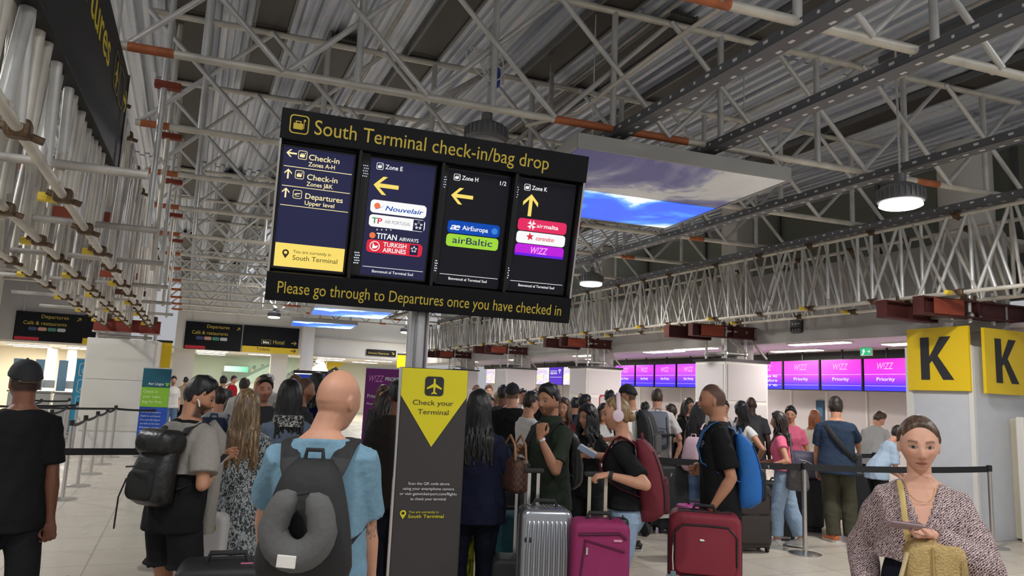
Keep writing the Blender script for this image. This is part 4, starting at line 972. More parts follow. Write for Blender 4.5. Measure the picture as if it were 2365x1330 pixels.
# ------------------------------------------------------------------ people
def sm(a, b, x):
    t = min(max((x - a) / (b - a), 0.0), 1.0); return t * t * (3 - 2 * t)
def g(x, s): return math.exp(-(x / s) ** 2)
def head_pt(d, fem=False):
    """surface of a head (centre between the eyes, facing +y, metres) along unit direction d"""
    x, y, z = d
    px, py, pz = x * .074, y * .094, z * .118
    if pz < 0:
        k = sm(0, -.115, pz)
        px *= 1 - k * (.27 if fem else .22)
        if py > 0: py *= 1 - .10 * k
        else: py *= 1 - .30 * k
    else:
        px *= 1 + .04 * sm(0, .06, pz)
        if py < 0: py *= 1.05
    if y > 0.05:
        w = sm(.05, .5, y)
        py *= 1 - .05 * w * g(px, .05)
        py += w * (.004 * g(pz - .022, .014) * g(abs(px) - .03, .03))                         # brow
        py -= w * .0105 * g(abs(px) - .031, .017) * g(pz - .001, .0135)                        # sockets
        py += w * .0045 * g(abs(px) - .031, .0125) * g(pz - .0, .008)                          # lids
        t = sm(.018, -.036, pz) * sm(-.052, -.040, pz)
        py += w * (.005 + .019 * t) * g(px, .0085 + .005 * t) * sm(.03, .005, pz) * sm(-.054, -.04, pz)
        py += w * .007 * g(abs(px) - .0125, .007) * g(pz + .041, .008)                         # nostrils
        py += w * (.008 * g(px, .024) * g(pz + .064, .0075) + .008 * g(px, .019) * g(pz + .077, .0065))
        py -= w * .006 * g(px, .026) * g(pz + .0705, .0032)
        py += w * .011 * g(px, .024) * g(pz + .102, .014)
        py += w * .004 * g(abs(px) - .042, .02) * g(pz + .025, .022)
        py -= w * .003 * g(abs(px) - .045, .015) * g(pz + .062, .02)
    return Vector((px, py, pz))
def sphere_dirs(n, m):
    rows = []
    for k in range(m + 1):
        a = -PI / 2 + PI * k / m; q = max(math.cos(a), 2e-3)
        rows.append([Vector((q * math.cos(2 * PI * i / n), q * math.sin(2 * PI * i / n), math.sin(a))) for i in range(n)])
    return rows
def remesh(mb, vox, smooth=2, fac=.5):
    me = mb.mesh('tmp', [])
    ob = bpy.data.objects.new('tmp', me)
    r = ob.modifiers.new('r', 'REMESH'); r.mode = 'VOXEL'; r.voxel_size = vox; r.use_smooth_shade = True
    if smooth:
        s = ob.modifiers.new('s', 'SMOOTH'); s.factor = fac; s.iterations = smooth
    out = evaluated(ob)
    bpy.data.objects.remove(ob); bpy.data.meshes.remove(me)
    return out
def m_skin():
    m, nt, b, N, L = nodes('skin', .5)
    a = N('ShaderNodeAttribute', attribute_name='tint'); L(a.outputs['Color'], b.inputs['Base Color'])
    b.inputs['Subsurface Weight'].default_value = .08; b.inputs['Subsurface Radius'].default_value = (.012, .005, .003); b.inputs['Specular IOR Level'].default_value = .35
    tc = N('ShaderNodeTexCoord'); n = N('ShaderNodeTexNoise', i_Scale=160.0); u = N('ShaderNodeBump', i_Strength=.12); u.inputs['Distance'].default_value = .004
    L(tc.outputs['Object'], n.inputs['Vector']); L(n.outputs['Fac'], u.inputs['Height']); L(u.outputs[0], b.inputs['Normal'])
    return m
SKIN = m_skin()
HAIRM = {}
def hair_mat(col, streak=None):
    key = (tuple(col), streak)
    if key in HAIRM: return HAIRM[key]
    m, nt, b, N, L = nodes('hair_%d' % len(HAIRM), .42); HAIRM[key] = m
    tc = N('ShaderNodeTexCoord'); mp = N('ShaderNodeMapping'); mp.inputs['Scale'].default_value = (70, 70, 5)
    n = N('ShaderNodeTexNoise', i_Scale=1.0, i_Detail=3.0); r = N('ShaderNodeValToRGB')
    hi = streak or tuple(min(c * 2.0 + .006, 1) for c in col); ramp(r, [(.3, tuple(c * .5 for c in col)), (.55, col), (.75, hi)])
    u = N('ShaderNodeBump', i_Strength=.5); u.inputs['Distance'].default_value = .006
    L(tc.outputs['Object'], mp.inputs[0]); L(mp.outputs[0], n.inputs['Vector']); L(n.outputs['Fac'], r.inputs[0]); L(r.outputs[0], b.inputs['Base Color']); L(n.outputs['Fac'], u.inputs['Height']); L(u.outputs[0], b.inputs['Normal'])
    return m
TONE = {'pale': lin(214, 164, 140), 'fair': lin(200, 148, 122), 'tan': lin(190, 138, 108), 'olive': lin(176, 126, 98), 'brown': lin(120, 78, 58), 'dark': lin(66, 44, 36)}

class Body:
    """pose solved in rest units (1.75 m tall), facing +y, x to the figure's right"""
    def __init__(s, fem=False, bw=1.0, lean=0.0, belly=0.0, side=0.0, twist=0.0):
        s.fem, s.bw, s.lean, s.side, s.belly, s.twist = fem, bw, math.radians(lean), math.radians(side), belly, math.radians(twist)
        s.sh = (.156 if fem else .180) * (1 + (bw - 1) * .75)
        if fem: T = [(.845, .13, .095, 0), (.90, .172, .115, -.015), (.95, .178, .122, -.02), (1.0, .165, .112, -.012), (1.09, .132, .095, 0), (1.17, .132, .095, .004), (1.25, .146, .108, .018), (1.30, .148, .108, .02), (1.36, .15, .094, .004), (1.405, .148, .076, -.010), (1.440, .112, .064, -.018), (1.470, .075, .056, -.018), (1.50, .05, .05, -.012)]
        else: T = [(.845, .13, .095, 0), (.90, .165, .108, -.01), (.95, .17, .112, -.012), (1.0, .162, .11, -.006), (1.09, .152, .104, 0), (1.17, .156, .106, .004), (1.25, .168, .112, .006), (1.31, .176, .112, .004), (1.37, .178, .102, -.004), (1.42, .174, .086, -.014), (1.455, .138, .07, -.02), (1.485, .096, .064, -.022), (1.515, .062, .058, -.014)]
        s.T = [(z, x * bw, y * (1 + (bw - 1) * .9) + belly * g(z - 1.06, .13), y0 + belly * .7 * g(z - 1.06, .13)) for z, x, y, y0 in T]
    def sp(s, p):
        x, y, z = p
        k = sm(.93, 1.22, z)
        a = -s.lean * k; b = s.side * k; c = s.twist * k
        y, x = y * math.cos(c) + x * math.sin(c), x * math.cos(c) - y * math.sin(c)
        dz = z - .95
        y2 = y * math.cos(a) - dz * math.sin(a); z2 = y * math.sin(a) + dz * math.cos(a)
        x2 = x * math.cos(b) + z2 * math.sin(b); z3 = -x * math.sin(b) + z2 * math.cos(b)
        return Vector((x2, y2, .95 + z3)) if k > 0 else Vector((x, y, z))
    def prof(s, z):
        T = s.T
        if z <= T[0][0]: return T[0][1:]
        for a, b in zip(T, T[1:]):
            if z <= b[0]:
                t = (z - a[0]) / (b[0] - a[0]); return tuple(a[i] + (b[i] - a[i]) * t for i in (1, 2, 3))
        return T[-1][1:]
    def ik(s, a, t, l1, l2, pole):
        d = t - a; L = min(d.length, (l1 + l2) * .998); n = d.normalized(); t = a + n * L
        q = (l1 * l1 - l2 * l2 + L * L) / (2 * L); h = math.sqrt(max(l1 * l1 - q * q, 0))
        p = Vector(pole); p = p - n * p.dot(n)
        p = p.normalized() if p.length > 1e-5 else Vector((0, -1, 0))
        return a + n * q + p * h, t

def limb(mb, stations, n=12):
    mb.loft([p for p, r in stations], [r if isinstance(r, tuple) else (r, r) for p, r in stations], n)
def hand(mb, w, d, nrm, side, curl=.35, sc=1.0, spread=1.0, grip=False):
    """palm, four unequal bent fingers and a thumb; w wrist, d finger direction, nrm palm facing; side +1 right hand"""
    d = d.normalized(); nrm = (nrm - d * nrm.dot(d)).normalized()
    thumbside = nrm.cross(d) * side * -1.0
    L = .085 * sc
    P = lambda a, b, c: w + d * a * sc + thumbside * b * sc + nrm * c * sc
    mb.loft([P(-.02, 0, 0), P(.012, 0, 0), P(.045, 0, .002), P(.082, 0, .0)], [(.026 * sc, .019 * sc), (.031 * sc, .018 * sc), (.041 * sc, .0155 * sc), (.040 * sc, .0125 * sc)], 12, up=nrm)
    for k, (o, ln, r) in enumerate([(.031, .070, .0088), (.0105, .080, .0092), (-.0105, .074, .0088), (-.030, .058, .0078)]):
        pts = [P(.07, o, 0)]; ang = (.15 if not grip else .3) * curl
        q = P(.084, o * (1.02 + .08 * spread), 0); pts.append(q)
        a = 0
        for seg, fr in enumerate((.45, .32, .23)):
            a += curl * (1.0 + .12 * k) * (1.15 if seg else .8)
            q = q + (d * math.cos(a) + nrm * math.sin(a) + thumbside * o * spread * 1.2) * ln * fr * sc; pts.append(q)
        mb.loft(pts, [(r * sc,) * 2, (r * sc,) * 2, (r * .97 * sc,) * 2, (r * .9 * sc,) * 2, (r * .62 * sc,) * 2], 8)
    t0 = P(.018, .022, .004); t1 = P(.043, .047, .014 + .012 * curl); t2 = P(.070, .052 - .014 * curl, .024 + .03 * curl); t3 = P(.090, .045 - .03 * curl, .030 + .045 * curl)
    mb.loft([t0, t1, t2, t3], [(.016 * sc,) * 2, (.0125 * sc,) * 2, (.0105 * sc,) * 2, (.0072 * sc,) * 2], 8)

PEOPLE = {}
def person(key, label, px, py, d, ang, fem=False, bw=1.0, tone='fair', lean=0.0, side=0.0, belly=0.0, twist=0.0, head=(0, 0), hoff=(0, 0),
           L=None, Rr=None, Lp=None, Rp=None, Lh={}, Rh={}, top=('tee', None), bottom=('trousers', None), shoes=None, hair=('short', (.02, .015, .012)),
           beard=None, feet=None, vox=.008, group=None, extra=None, hs=1.0, lips=None, tattoo=False, sole=None, legdrop=0.0):
    az = YAW + math.atan2(px - 1182.5, F_PX) + math.radians(ang)
    B = Body(fem, bw, lean, belly, side, twist)
    # head frame
    nk = B.sp((0, -.014, 1.50)); hy, hp = math.radians(head[0]), math.radians(head[1])
    hc = B.sp((hoff[0], .022 + hoff[1], 1.635)) + Vector((0, .03 * math.sin(-hp), 0))
    HM = Matrix.Translation(hc) @ Matrix.Rotation(hy, 4, 'Z') @ Matrix.Rotation(hp, 4, 'X') @ Matrix.Scale(hs, 4)
    topz = hc.z + .117 * hs
    P = at(px, py, d); s = P.z / topz
    Rz = Matrix.Rotation(-az, 4, 'Z')
    off = Rz @ Vector((hc.x * s, hc.y * s, 0))
    root = emp('person', (P.x - off.x, P.y - off.y, 0), -az, label, 'person', group, sc=s)
    inv = root.matrix_basis.inverted()
    def loc(t):
        if t is None: return None
        if t[0] == 'px': return inv @ at(t[1], t[2], d + (t[3] if len(t) > 3 else 0))
        return Vector(t)
    B.root, B.s, B.HM, B.inv, B.d = root, s, HM, inv, d
    af = .95 if fem else 1.0; mw = (1 + (bw - 1) * .8)
    joints = {}
    for nm, sx, tgt, pole in (('R', 1, Rr, Rp), ('L', -1, L, Lp)):
        S = B.sp((sx * (B.sh - .012), -.012, 1.372 if fem else 1.392))
        t = loc(tgt) or Vector((sx * (B.sh + .055 + .03 * (bw - 1)), .04 + math.sin(B.lean) * .3, .865))
        e, w = B.ik(S, t, .295, .262, pole or (sx * .35, -1, -.1))
        joints[nm] = (S, e, w)
        ft = (feet or {}).get(nm) or (sx * .1, 0, 0)
        hip = Vector((sx * .09 * (1 + (bw - 1) * .6), -.005, .90)); ank = Vector((ft[0], ft[1], .085 + ft[2]))
        kn, ank = B.ik(hip, ank, .425, .40, (sx * .12, 1, 0))
        joints['l' + nm] = (hip, kn, ank, ft[3] if len(ft) > 3 else sx * 10)
    B.j = joints
    # ---- skin
    mb = MB()
    mb.rings([[B.sp((x, y + y0, z)) for x, y in circ(18, rx, ry, 2.3)] for z, rx, ry, y0 in B.T])
    n0 = B.sp((0, -.02, 1.45)); hb = HM @ Vector((0, -.028, -.045))
    nr = (.05 if fem else .06) * (1 + (bw - 1) * .5)
    limb(mb, [(n0, nr * 1.25), (nk, nr), (hb, nr * .98)], 14)
    nn_ = (64, 48) if vox < .0075 else (36, 28)
    mb.rings([[HM @ head_pt(q, fem) for q in row] for row in sphere_dirs(*nn_)])
    for nm, sx in (('R', 1), ('L', -1)):
        limb(mb, [(B.sp((sx * .028, -.022, 1.462 - .012 * fem)), .048), (joints[nm][0].lerp(n0, .45) + Vector((0, 0, .012)), .047), (joints[nm][0] + Vector((0, 0, .004)), .045)], 12)
    for sx in (-1, 1):
        mb.rings([[HM @ (Vector((sx * (.0735 + .009 * k / 2), -.012 - .004 * k, -.008)) + Vector((0, a * (1 - .12 * k), b * (1 - .1 * k)))) for a, b in circ(12, .0165, .031, 2)] for k in range(3)])
    for nm, sx in (('R', 1), ('L', -1)):
        S, e, w = joints[nm]
        u1 = e - S; f1 = w - e; c = math.sqrt(mw) * af
        limb(mb, [(S - u1 * .06, .044 * c), (S + u1 * .12, .051 * c), (S + u1 * .45, .047 * c), (S + u1 * .8, .040 * c), (e, .038 * c)])
        mb.ball(e, .0385 * c, 10, 8)
        limb(mb, [(e, .038 * c), (e + f1 * .22, .042 * c), (e + f1 * .55, .034 * c), (e + f1 * .85, .026 * c), (w, (.027 * c, .021 * c))])
        hd = Lh if nm == 'L' else Rh
        dr = loc_dir(hd.get('d'), inv, f1); nr_ = loc_dir(hd.get('n'), inv, Vector((-sx, .25, 0)))
        hand(mb, w, dr, nr_, sx, hd.get('curl', .38), .97 if not fem else .9, hd.get('spread', 1.0))
        hip, kn, ank, toe = joints['l' + nm]
        t1 = kn - hip; t2 = ank - kn
        limb(mb, [(hip + Vector((0, 0, .03)), .085 * mw), (hip + t1 * .25, .084 * mw), (hip + t1 * .7, .062 * mw), (kn, .053 * mw), (kn + t2 * .28, .055 * mw), (kn + t2 * .7, .038 * mw), (ank, .034)], 14)
        a = math.radians(-toe); fd = Vector((math.sin(-a), math.cos(a), 0))
        limb(mb, [(ank + Vector((0, 0, -.035)) - fd * .055, (.03, .038)), (ank + Vector((0, 0, -.04)) + fd * .03, (.035, .04)), (ank + Vector((0, 0, -.056)) + fd * .11, (.043, .024)), (ank + Vector((0, 0, -.066)) + fd * .165, (.036, .015))])
    me = remesh(mb, vox / s)
    paint(me, HM, tone, hair, beard, lips, fem, joints, tattoo)
    me.materials.clear(); me.materials.append(SKIN)
    body = link('body', me, root); B.body = body
    # ---- clothes
    kind, tm_ = top[0], top[1]; to = top[2] if len(top) > 2 else {}
    bk, bm_ = bottom[0], bottom[1]; bo = bottom[2] if len(bottom) > 2 else {}
    gv = max(vox * 1.25, .009)
    if tm_ is not None:
        link('shirt' if kind != 'dress' else 'dress', garment_top(B, kind, gv, to), root).data.materials.append(tm_)
    if bm_ is not None:
        nm = {'trousers': 'trousers', 'jeans': 'jeans', 'shorts': 'shorts', 'leggings': 'leggings', 'skirt': 'skirt'}[bk]
        link(nm, garment_legs(B, bk, gv, bo), root).data.materials.append(bm_)
    if shoes is not None:
        for nm in ('L', 'R'):
            hip, kn, ank, toe = joints['l' + nm]
            a = math.radians(toe); fd = Vector((math.sin(a), math.cos(a), 0)); b = MB()
            z0 = ank.z - .085
            b.loft([ank + Vector((0, 0, -.04)) - fd * .075, ank + Vector((0, 0, -.032)) - fd * .05, ank + Vector((0, 0, -.028)) + fd * .03, ank + Vector((0, 0, -.045)) + fd * .11, ank + Vector((0, 0, -.058)) + fd * .17, ank + Vector((0, 0, -.064)) + fd * .2], [(.024, .03), (.036, .045), (.041, .05), (.049, .034), (.042, .022), (.02, .012)], 14, up=(0, 0, 1), p=2.4)
            b.loft([ank + Vector((0, 0, -.03)) - fd * .01, ank + Vector((0, 0, .03)) - fd * .012], [(.042, .05), (.041, .048)], 14)
            so = b.build('shoe', shoes, root, smooth=True)
            b = MB(); w = [(-.08, .03), (-.04, .042), (.04, .044), (.11, .052), (.17, .046), (.205, .022)]
            rt = Vector((fd.y, -fd.x, 0))
            ring = [ank + fd * a_ + rt * r_ for a_, r_ in w] + [ank + fd * a_ - rt * r_ for a_, r_ in w[::-1]]
            b.rings([[Vector((p.x, p.y, z0 + z)) for p in ring] for z in (.0, .026)]); b.build('sole', sole or mat('sole_white', (.6, .6, .58), .6), so)
    make_hair(B, hair, fem)
    PEOPLE[key] = B
    return B
def loc_dir(v, inv, default):
    if v is None: return Vector(default)
    if v[0] == 'px':      # picture direction (right, down, away)
        w = _W.T @ np.array(v[1:]); return (inv.to_3x3() @ Vector(w)).normalized()
    return Vector(v)
def paint(me, HM, tone, hair, beard, lips, fem, joints, tattoo):
    n = len(me.vertices); a = np.empty(n * 3, np.float32); me.vertices.foreach_get('co', a); a = a.reshape(-1, 3).astype(float)
    q = np.array(HM.inverted()); h = a @ q[:3, :3].T + q[:3, 3]
    x, y, z = h[:, 0], h[:, 1], h[:, 2]; ax = np.abs(x)
    base = np.array(TONE[tone]); c = np.tile(base, (n, 1))
    G = lambda v, s: np.exp(-(v / s) ** 2)
    S = lambda lo, hi, v: (lambda t: t * t * (3 - 2 * t))(np.clip((v - lo) / (hi - lo), 0, 1))
    inhead = (z > -.13) & (z < .14) & (ax < .11) & (y > -.13) & (y < .15)
    front = (y > .03) & inhead
    def blend(w, col): 
        nonlocal c
        c = c * (1 - w[:, None]) + np.array(col) * w[:, None]
    blend(front * (.35 * G(ax - .042, .022) * G(z + .032, .02) + .3 * G(x, .014) * G(z + .038, .016)), base * np.array([1.05, .72, .68]))
    lp = lips or tuple(base * np.array([.82, .5, .48]))
    blend(front * np.clip(1.3 * (ax < .026) * G(z + .0705 - .002 * (1 - ax / .026), .0095 * np.clip(1.15 - ax / .032, .2, 1)) ** 1.0, 0, 1) * S(.06, .07, y), lp)
    blend(front * (ax < .022) * G(z + .0705, .0018) * .8, base * .25)
    br = hair[1] if hair[0] not in ('bald',) else tuple(base * .5)
    blend(front * np.clip(1.5 * G(z - .021 - .004 * G(ax - .036, .014), .0042) * S(.012, .017, ax) * (1 - S(.046, .054, ax)), 0, 1) * .8, np.array(br) * .8 + base * .08)
    e = ((ax - .031) / .0145) ** 2 + ((z - .0005) / (.0056)) ** 2
    blend(front * (e < 1.55) * .75, base * .22); blend(front * (e < 1.0), (.33, .29, .27))
    blend(front * ((ax - .031) ** 2 + (z - .001) ** 2 < .0066 ** 2), (.025, .018, .015))
    blend(front * .35 * G(ax - .031, .016) * G(z - .012, .005), base * .45)
    blend(front * (G(ax - .0075, .0035) * G(z + .047, .003)) * .8, base * .15)
    if beard:
        col, amt = beard
        w = inhead * S(-.035, -.055, z - .012 * S(.03, .07, ax)) * (y > -.01) * (1 - .0 * ax)
        w = np.maximum(w * (1 - ((ax < .024) & (z > -.083) & (z < -.058)) * 1.0), front * .9 * G(z + .056, .006) * (ax < .032))
        w = w * S(-.13, -.112, z) * S(-.012, .015, y)
        blend(np.clip(w * amt, 0, 1), col)
    if hair[0] == 'buzz':
        line = np.where(y > .02, .055 + .5 * (y - .02) * .3, np.where(y > -.03, .0 + (y + .03) * 1.0, -.055))
        blend(((z > line) & (z > -.06) & inhead) * .82 * S(0, .02, z - line), hair[1])
    if hair[0] == 'bald':
        blend(inhead * (y < .045) * S(.075, .03, z) * S(-.1, -.06, z) * .34, base * .42)
    if tattoo:
        Sx, e_, w_ = joints['R']; mid = Sx.lerp(e_, .86)
        dd = np.linalg.norm(a - np.array(mid), axis=1); sw = np.sin(a[:, 2] * 150 + 5 * np.sin(a[:, 0] * 90 + a[:, 1] * 60))
        blend((dd < .075) * (sw > .1) * .6 * (a[:, 0] > mid.x - .01), (.06, .07, .085))
    ca = me.color_attributes.new('tint', 'FLOAT_COLOR', 'POINT')
    ca.data.foreach_set('color', np.concatenate([np.clip(c, 0, 1), np.ones((n, 1))], 1).astype(np.float32).ravel())
def garment_top(B, kind, vox, o):
    mb = MB(); fem, bw = B.fem, B.bw
    ease = o.get('ease', .014); hem = o.get('hem', .86 if kind != 'dress' else .36); flare = o.get('flare', .02)
    mw = 1 + (bw - 1) * .8
    neck = o.get('neck', 1.475 if fem else 1.487)
    zs = [hem, hem + .02]; z = hem + .1
    while z < neck - .05: zs.append(z); z += .055
    zs += [neck - .03, neck]
    ch = B.prof(1.3)
    R = []
    for z in zs:
        rx, ry, y0 = B.prof(z)
        if z < .88 and kind != 'dress': rx, ry, y0 = B.prof(.93)
        if kind == 'dress' and z < .95:
            t = (.95 - z) / .6; h_ = B.prof(.95); rx, ry, y0 = h_[0] * (1 + .06 * t) + .02 * t, h_[1] * (1.08 + .25 * t), h_[2]
        if o.get('loose') and z < 1.28:
            hp = B.prof(.95); t = sm(1.28, .95, z); rx = max(rx, ch[0] * (1 - t) + max(hp[0], ch[0] * .95) * t); ry = max(ry, ch[1] * (1 - t) + max(hp[1], ch[1] * .95) * t)
        e = ease + flare * sm(1.2, hem, z)
        if z > 1.40: e = ease * .8
        R.append([B.sp((x, y + y0, z)) for x, y in circ(26, rx + e, ry + e * .9, 2.35)])
    mb.rings(R)
    sl = {'tee': .6, 'polo': .66, 'long': 1.9, 'tank': 0, 'cap': .36, 'dress': .7, 'half': .78}[o.get('sleeve', kind)]
    for nm, sx in (('R', 1), ('L', -1)):
        S, e, w = B.j[nm]; u1 = e - S; f1 = w - e; c = math.sqrt(mw) * (.95 if fem else 1)
        if sl == 0:
            q = B.sp((sx * .105, -.012, 1.43)); mb.ball(q, .05, 10, 8); continue
        le = o.get('sease', .014)
        nb = B.sp((0, -.02, 1.45)); limb(mb, [(B.sp((sx * .045, -.022, 1.44 - .012 * fem)), .05), (S.lerp(nb, .45) + Vector((0, 0, .008)), .05 + le * .5), (S + Vector((0, 0, .002)), .05 + le * .6)], 14)
        st = [(S - u1 * .16, .052 * c + le * .4), (S + u1 * .1, .056 * c + le * .6)]
        if sl <= 1: 
            st += [(S + u1 * min(.42, sl * .7), .052 * c + le), (S + u1 * sl, .047 * c + le * 1.25)]
            limb(mb, st, 16)
        else:
            st += [(S + u1 * .45, .055 * c + le), (S + u1 * .85, .05 * c + le), (e, .05 * c + le)]
            limb(mb, st, 16); mb.ball(e, .049 * c + le, 12, 8)
            k = sl - 1
            limb(mb, [(e, .049 * c + le), (e + f1 * .35, .048 * c + le * 1.1), (e + f1 * k * .9, .036 * c + le * 1.1), (e + f1 * k, .03 * c + le)], 16)
    if o.get('collar'):
        b0 = B.sp((0, -.015, neck - .01)); b1 = B.sp((0, -.02, neck + .045)); r = (.07 if fem else .082)
        mb.loft([b0, b1], [(r + .012, r), (r - .004, r - .008)], 18)
    me = remesh(mb, vox / B.s)
    fold(me, .0055, B)
    if o.get('vneck'):
        cut_v(me, B, neck, o['vneck'])
    return me
def fold(me, amp, B, fr=1.0):
    """soft cloth folds pushed into the surface"""
    n = len(me.vertices); a = np.empty(n * 3, np.float32); me.vertices.foreach_get('co', a); a = a.reshape(-1, 3)
    nv = np.empty(n * 3, np.float32); me.vertices.foreach_get('normal', nv); nv = nv.reshape(-1, 3)
    x, y, z = a.T * fr
    k = B.root.location.x * 3
    w = np.sin(19 * z + 9 * np.sin(7 * x + k) + 6 * y) * .5 + np.sin(31 * (x * .6 + z * .8) + 5 * np.sin(11 * z + k)) * .35 + np.sin(27 * (-x * .7 + z * .5 + y) + k) * .35
    a = a + nv * (w * amp)[:, None]
    me.vertices.foreach_set('co', a.astype(np.float32).ravel()); me.update()
def cut_v(me, B, neck, depth):
    n = len(me.vertices); a = np.empty(n * 3, np.float32); me.vertices.foreach_get('co', a); a = a.reshape(-1, 3)
    x, y, z = a.T; lo = neck - depth
    t = np.clip((z - lo) / depth, 0, 1.2); half = .012 + .06 * t
    ins = (np.abs(x - .0) < half) & (z > lo) & (y > 0.0)
    a[ins, 1] -= .035; me.vertices.foreach_set('co', a.ravel()); me.update()
def garment_legs(B, kind, vox, o):
    mb = MB(); bw = B.bw; mw = 1 + (bw - 1) * .8
    ease = o.get('ease', .012 if kind in ('leggings', 'jeans') else .02); hem = o.get('hem', .50 if kind == 'shorts' else .075)
    wide = o.get('wide', 0.0); top = o.get('rise', 1.03)
    R = []
    for z in (.845, .88, .92, .97, top - .02, top):
        rx, ry, y0 = B.prof(z); e = ease * .6 if z > .95 else ease
        R.append([B.sp((x, y + y0, z)) for x, y in circ(22, rx + e, ry + e, 2.3)])
    mb.rings(R)
    for nm in ('L', 'R'):
        hip, kn, ank, toe = B.j['l' + nm]; t1 = kn - hip; t2 = ank - kn
        st = [(hip + Vector((0, 0, .02)), .088 * mw + ease), (hip + t1 * .25, .087 * mw + ease), (hip + t1 * .6, .07 * mw + ease + wide * .5)]
        if kind == 'shorts':
            f = (hip.z - hem) / (hip.z - kn.z)
            st += [(hip + t1 * max(f - .12, .65), .07 * mw + ease * 1.4 + wide), (hip + t1 * f if f <= 1 else kn + t2 * (f - 1), .071 * mw + ease * 1.5 + wide)]
        else:
            f = min(max((kn.z - hem) / max(kn.z - ank.z, .01), .3), 1.02)
            st += [(kn, .058 * mw + ease + wide), (kn + t2 * .3, .058 * mw + ease * 1.1 + wide), (kn + t2 * min(.7, f * .8), .047 * mw + ease * 1.3 + wide), (kn + t2 * f, .042 * mw + ease * 1.4 + wide * 1.1)]
        limb(mb, st, 16)
    me = remesh(mb, vox / B.s); fold(me, .004 if kind != 'leggings' else .0015, B)
    return me
def make_hair(B, hair, fem):
    kind, col = hair[0], hair[1]; o = hair[2] if len(hair) > 2 else {}
    HM, root = B.HM, B.root
    if kind in ('bald', 'buzz'): return
    m = hair_mat(col, o.get('streak'))
    r = random.Random(int(abs(root.location.x * 997 + root.location.y * 131)))
    thick = o.get('thick', .018); topt = o.get('top', .012); front = o.get('front', .062)
    rows = sphere_dirs(56, 40); R = []
    for row in rows:
        ring = []
        for q in row:
            p = head_pt(q, fem)
            if p.y > .03: line = front + (p.y - .03) * .22 - 9 * p.x * p.x - o.get('fringe', 0) * g(p.x - .02, .04)
            elif p.y > -.02: line = -.012 + sm(-.02, .045, p.y) * (front + .012)
            else: line = -.066 if p.y < -.055 else -.066 + (p.y + .055) / .035 * .056
            if kind in ('long', 'bob') and p.y < .04: line = min(line, -.05) if p.y < .02 else line
            w = sm(line - .006, line + .014, p.z)
            fl = (math.sin(p.x * 160 + p.z * 60 + 2 * math.sin(p.y * 70)) + math.sin(p.y * 140 + p.x * 45)) * .0016 * o.get('rough', 1)
            t = thick * ((.08 + .92 * sm(-.06, .075, p.z)) if kind in ('short', 'bun') else (.55 + .45 * sm(-.08, .03, p.z))) + topt * sm(.05, .11, p.z) + fl
            if kind == 'tied': t = .008 + fl * .5 + .003
            if o.get('quiff'): t += o['quiff'] * sm(.02, .09, p.y) * sm(.05, .1, p.z)
            ring.append(HM @ (p + Vector(q) * (t * w - .014 * (1 - w))))
        R.append(ring)
    b = MB().rings(R)
    h = b.build('hair', m, root, smooth=True)
    ln = o.get('len', .36)
    if kind in ('long', 'curly', 'bob'):
        b = MB(); N = o.get('n', 34); wav = o.get('wave', .012)
        back = B.sp((0, 0, 1.35)).y - B.prof(1.35)[1]
        for k in range(N):
            ph = -PI / 2 + (k / (N - 1) - .5) * math.radians(o.get('arc', 235)) + r.uniform(-.04, .04)
            c_, s_ = math.cos(ph), math.sin(ph)
            pts = []; rad = []; ww = r.uniform(0, 6.28); l = ln * r.uniform(.82, 1.05); nseg = 11; zt = r.uniform(.098, .118)
            for j in range(nseg + 1):
                t = j / nseg; zz = zt - t * (l + zt)
                ex = .078 + .012 * t * (1 if zz > -.1 else 1.25); ey = .098 + .006 * t
                if zz < -.12: ey *= 1 - .12 * sm(-.12, -.3, zz); ex *= o.get('spread', 1.08)
                if zz > 0: kk = math.sqrt(max(1 - (zz / .132) ** 2, .02)); ex *= kk; ey *= kk
                q = Vector((ex * c_, ey * s_ - .012 * (1 if zz < 0 else 1), zz)); w0 = HM @ q
                w0.x += wav * math.sin(ww + t * o.get('freq', 9)) * t; w0.y += wav * .6 * math.cos(ww * 1.7 + t * o.get('freq', 9)) * t
                if zz < -.17:
                    rx, ry, y0 = B.prof(min(w0.z, 1.44)); lim = B.sp((0, y0 - ry - .028, min(w0.z, 1.44))).y
                    if s_ < .3: w0.y = min(w0.y, lim + .02 * r.random())
                    elif w0.y > 0: w0.y = max(w0.y, B.sp((0, y0 + ry + .02, w0.z)).y)
                pts.append(w0); rr = o.get('strand', .017) * (1 - .6 * t ** 3) * (.35 + .85 * math.sin(min(t * 3.4, 1.57)))
                rad.append((rr, rr * .75))
            b.loft(pts, rad, 7)
        b.build('hair_locks', m, h, smooth=True)
    if kind == 'bun' or o.get('bun'):
        MB().ball(HM @ Vector((0, -.10, o.get('bz', .07))), (.042, .038, .036), 16, 12).build('bun', m, h, smooth=True)
    if o.get('pony'):
        b = MB()
        for k in range(7):
            a = k * .9; sp_ = .018; b.loft([HM @ Vector((sp_ * math.cos(a) * t, -.095 - .05 * math.sin(t * 2.2) + .012 * math.sin(a) * t, .05 - o['pony'] * t)) for t in [q / 6 for q in range(7)]], [(.01, .01), (.02, .018), (.022, .018), (.02, .017), (.018, .014), (.013, .011), (.005, .005)], 8)
        b.build('ponytail', m, h, smooth=True)
    if o.get('parting'):
        pass
